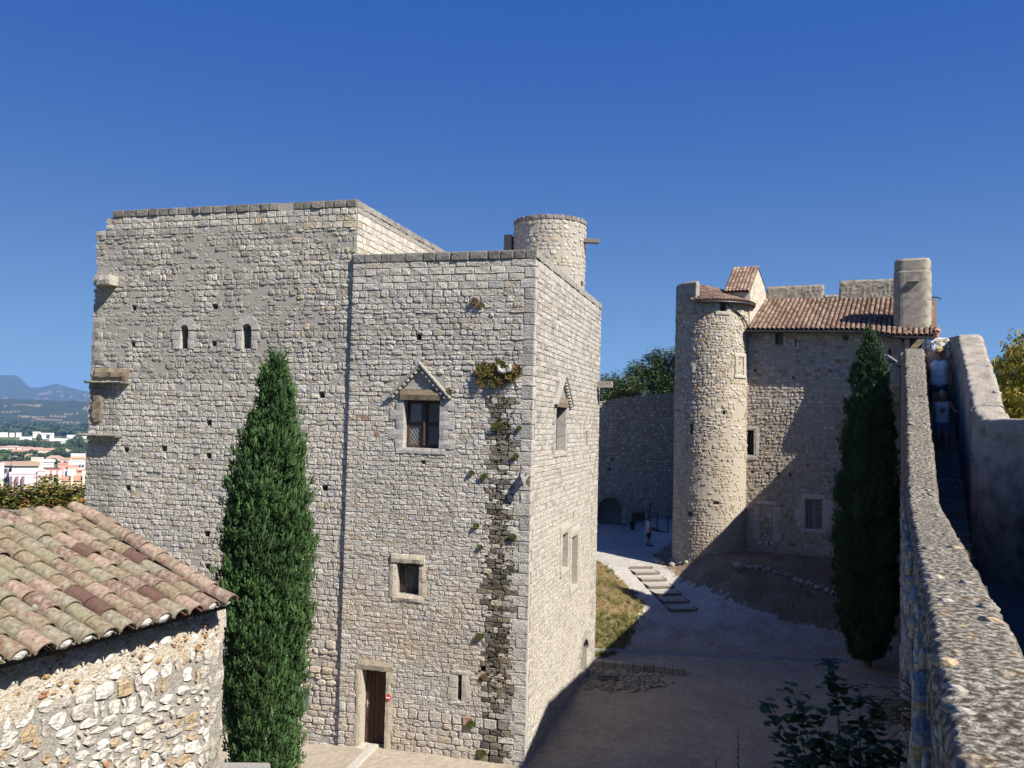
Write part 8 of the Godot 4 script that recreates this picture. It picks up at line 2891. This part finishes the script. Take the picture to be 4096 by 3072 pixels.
	for b in torso:
		if o.get("tank", false) and b[1].y > 1.38 and absf(b[1].x) > 0.1:
			cover.append([Vector3(b[0].x, 1.36, lean), Vector3(b[1].x * 0.55, 1.40, lean), 0.085, 0.060])
		else: cover.append([b[0], b[1], b[2] + 0.016, b[3] + 0.016])
	cover.append([Vector3(-0.06, 0.90, 0.0), Vector3(0.06, 0.90, 0.0), 0.125 * bw, 0.125 * bw])
	if not o.get("tank", false):
		for a in arms: cover.append([a[0], a[0].lerp(a[1], o.get("sleeve", 0.75)), 0.070, 0.066])
	mb = MB.new()
	body_mesh(mb, cover, 0.022, 0.04, func(p: Vector3):
		if o.has("print"): return o.print.call(p)
		return tc)
	move_mb(mb, X)
	part(mb, "shirt", M.cloth, T)
	# shorts
	var pc2: Color = o.get("shorts", Color(0.02, 0.02, 0.025))
	var pts := [[Vector3(-0.055, 0.93, 0.0), Vector3(0.055, 0.93, 0.0), 0.128 * bw, 0.128 * bw]]
	for l in legs: pts.append([l[0] - Vector3(0, 0.02, 0), l[0].lerp(l[1], o.get("inseam", 0.8)), 0.105 * minf(bw, 1.15), 0.085])
	mb = MB.new()
	body_mesh(mb, pts, 0.022, 0.03, func(_p): return pc2)
	move_mb(mb, X)
	part(mb, "shorts", M.cloth, T)
	# shoes
	for i in 2:
		mb = MB.new()
		var f: Vector3 = ft[i]
		body_mesh(mb, [[f + Vector3(0, -0.03, -0.04), f + Vector3(0, -0.045, 0.08), 0.042, 0.040], [f + Vector3(0, -0.045, 0.08), f + Vector3(0.0, -0.05, 0.15), 0.042, 0.032], [f, f + Vector3(0, -0.03, 0), 0.04, 0.045]], 0.014, 0.02, func(_p): return o.get("shoes", Color(0.03, 0.03, 0.03)))
		move_mb(mb, X)
		part(mb, "shoe", M.cloth, T)
	if o.get("glasses", false):
		mb = MB.new()
		for s in [1.0, -1.0]:
			mb.box(H.call(0.036 * s, 0.012, 0.098), Basis(Vector3.UP, 0.2 * s), Vector3(0.062, 0.042, 0.012) * hs, Color(0.012, 0.012, 0.014), 0.005)
			mb.box(H.call(0.078 * s, 0.016, 0.045), Basis.IDENTITY, Vector3(0.006, 0.01, 0.10) * hs, Color(0.02, 0.02, 0.02))
		mb.box(H.call(0, 0.022, 0.105), Basis.IDENTITY, Vector3(0.03, 0.008, 0.008) * hs, Color(0.02, 0.02, 0.02))
		move_mb(mb, X)
		part(mb, "sunglasses", M.paint, T)

func people() -> void:
	# the man in the court stands in profile, looking right
	person("man in pale pink shirt and black shorts standing in the back court", Vector3(8.4, ground_y(8.4, -53.15), -53.15), PI * 0.5 + 0.12, 1.76, {
		"girth": 1.18, "top": Color(0.44, 0.37, 0.41), "shorts": Color(0.012, 0.012, 0.015), "shoes": Color(0.015, 0.015, 0.018), "beard": Color(0.05, 0.035, 0.03), "hair": Color(0.025, 0.02, 0.018), "inseam": 0.92, "nod": 0.03,
		"elbows": [Vector3(0.28, 1.13, -0.04), Vector3(-0.28, 1.13, -0.02)], "wrists": [Vector3(0.27, 0.88, 0.06), Vector3(-0.27, 0.88, 0.08)], "feet": [Vector3(0.10, 0.08, -0.03), Vector3(-0.11, 0.08, 0.10)]})
	# three come down the stair towards the camera
	var face := atan2(-RA.x, -RA.z)
	var stairs := func(t): return 8.10 + (floorf((t - 18.4) / 0.36) + 1.0) * 0.165
	var step := {"feet": [Vector3(0.09, 0.08 - 0.165, 0.26), Vector3(-0.09, 0.08, -0.05)], "knees": [Vector3(0.10, 0.46, 0.17), Vector3(-0.10, 0.50, 0.10)]}
	var shirt := func(p: Vector3) -> Color:
		var n := NF.get_noise_3d(p.x * 9.0, p.y * 9.0, p.z * 9.0)
		var n2 := NF.get_noise_3d(p.x * 7.0 + 40.0, p.y * 7.0, p.z * 7.0)
		if n > 0.18: return Color(0.06, 0.08, 0.12)
		if n2 > 0.25: return Color(0.36, 0.33, 0.08)
		if n < -0.30: return Color(0.16, 0.20, 0.24)
		return Color(0.62, 0.62, 0.62)
	var d1 := {"glasses": true, "hair": Color(0.16, 0.13, 0.11), "print": shirt, "girth": 1.12, "skin": Color(0.40, 0.21, 0.15), "shorts": Color(0.05, 0.05, 0.055), "nod": 0.02, "elbows": [Vector3(0.33, 1.16, -0.06), Vector3(-0.31, 1.14, -0.02)], "wrists": [Vector3(0.30, 1.02, 0.17), Vector3(-0.22, 1.06, 0.22)]}
	d1.merge(step)
	person("man with sunglasses and patterned white shirt, highest of three on the stair", rp(22.9, 0.87, stairs.call(22.9)), face - 0.15, 1.76, d1)
	var d2 := {"glasses": true, "female": true, "tank": true, "top": Color(0.68, 0.68, 0.70), "hair": Color(0.36, 0.25, 0.12), "skin": Color(0.34, 0.18, 0.115), "shorts": Color(0.045, 0.06, 0.10), "inseam": 0.45, "elbows": [Vector3(0.27, 1.14, -0.06), Vector3(-0.27, 1.14, -0.05)], "wrists": [Vector3(0.26, 0.96, 0.12), Vector3(-0.28, 0.93, 0.10)], "shoes": Color(0.3, 0.28, 0.26)}
	d2.merge(step)
	person("woman in white tank top and dark shorts, between man and child on the stair", rp(21.75, 0.88, stairs.call(21.75)), face, 1.66, d2)
	var tee := func(p: Vector3) -> Color:
		# a round reddish print on the chest with a line of small marks above and below
		var q := Vector2(p.x, p.y - 1.20)
		if p.z > 0.03:
			if q.length() < 0.075: return Color(0.42, 0.15, 0.09) if NF.get_noise_2d(p.x * 22.0, p.y * 22.0) > -0.2 else Color(0.30, 0.22, 0.16)
			if absf(q.y - 0.12) < 0.012 and absf(q.x) < 0.09 and fmod(absf(q.x) * 60.0, 2.0) < 1.2: return Color(0.25, 0.22, 0.24)
			if absf(q.y + 0.11) < 0.010 and absf(q.x) < 0.07 and fmod(absf(q.x) * 60.0, 2.0) < 1.2: return Color(0.25, 0.22, 0.24)
		return Color(0.60, 0.59, 0.58)
	var d3 := {"tank": true, "print": tee, "head": 1.22, "hair": Color(0.34, 0.24, 0.12), "skin": Color(0.36, 0.20, 0.13), "shorts": Color(0.11, 0.16, 0.27), "inseam": 0.55, "elbows": [Vector3(0.33, 1.18, 0.02), Vector3(-0.26, 1.14, -0.04)], "wrists": [Vector3(0.52, 1.16, 0.12), Vector3(-0.26, 0.91, 0.05)], "shoes": Color(0.25, 0.24, 0.23)}
	d3.merge(step)
	person("child in white sleeveless shirt with red round print, lowest on the stair", rp(20.35, 0.88, stairs.call(20.35)), face, 1.28, d3)
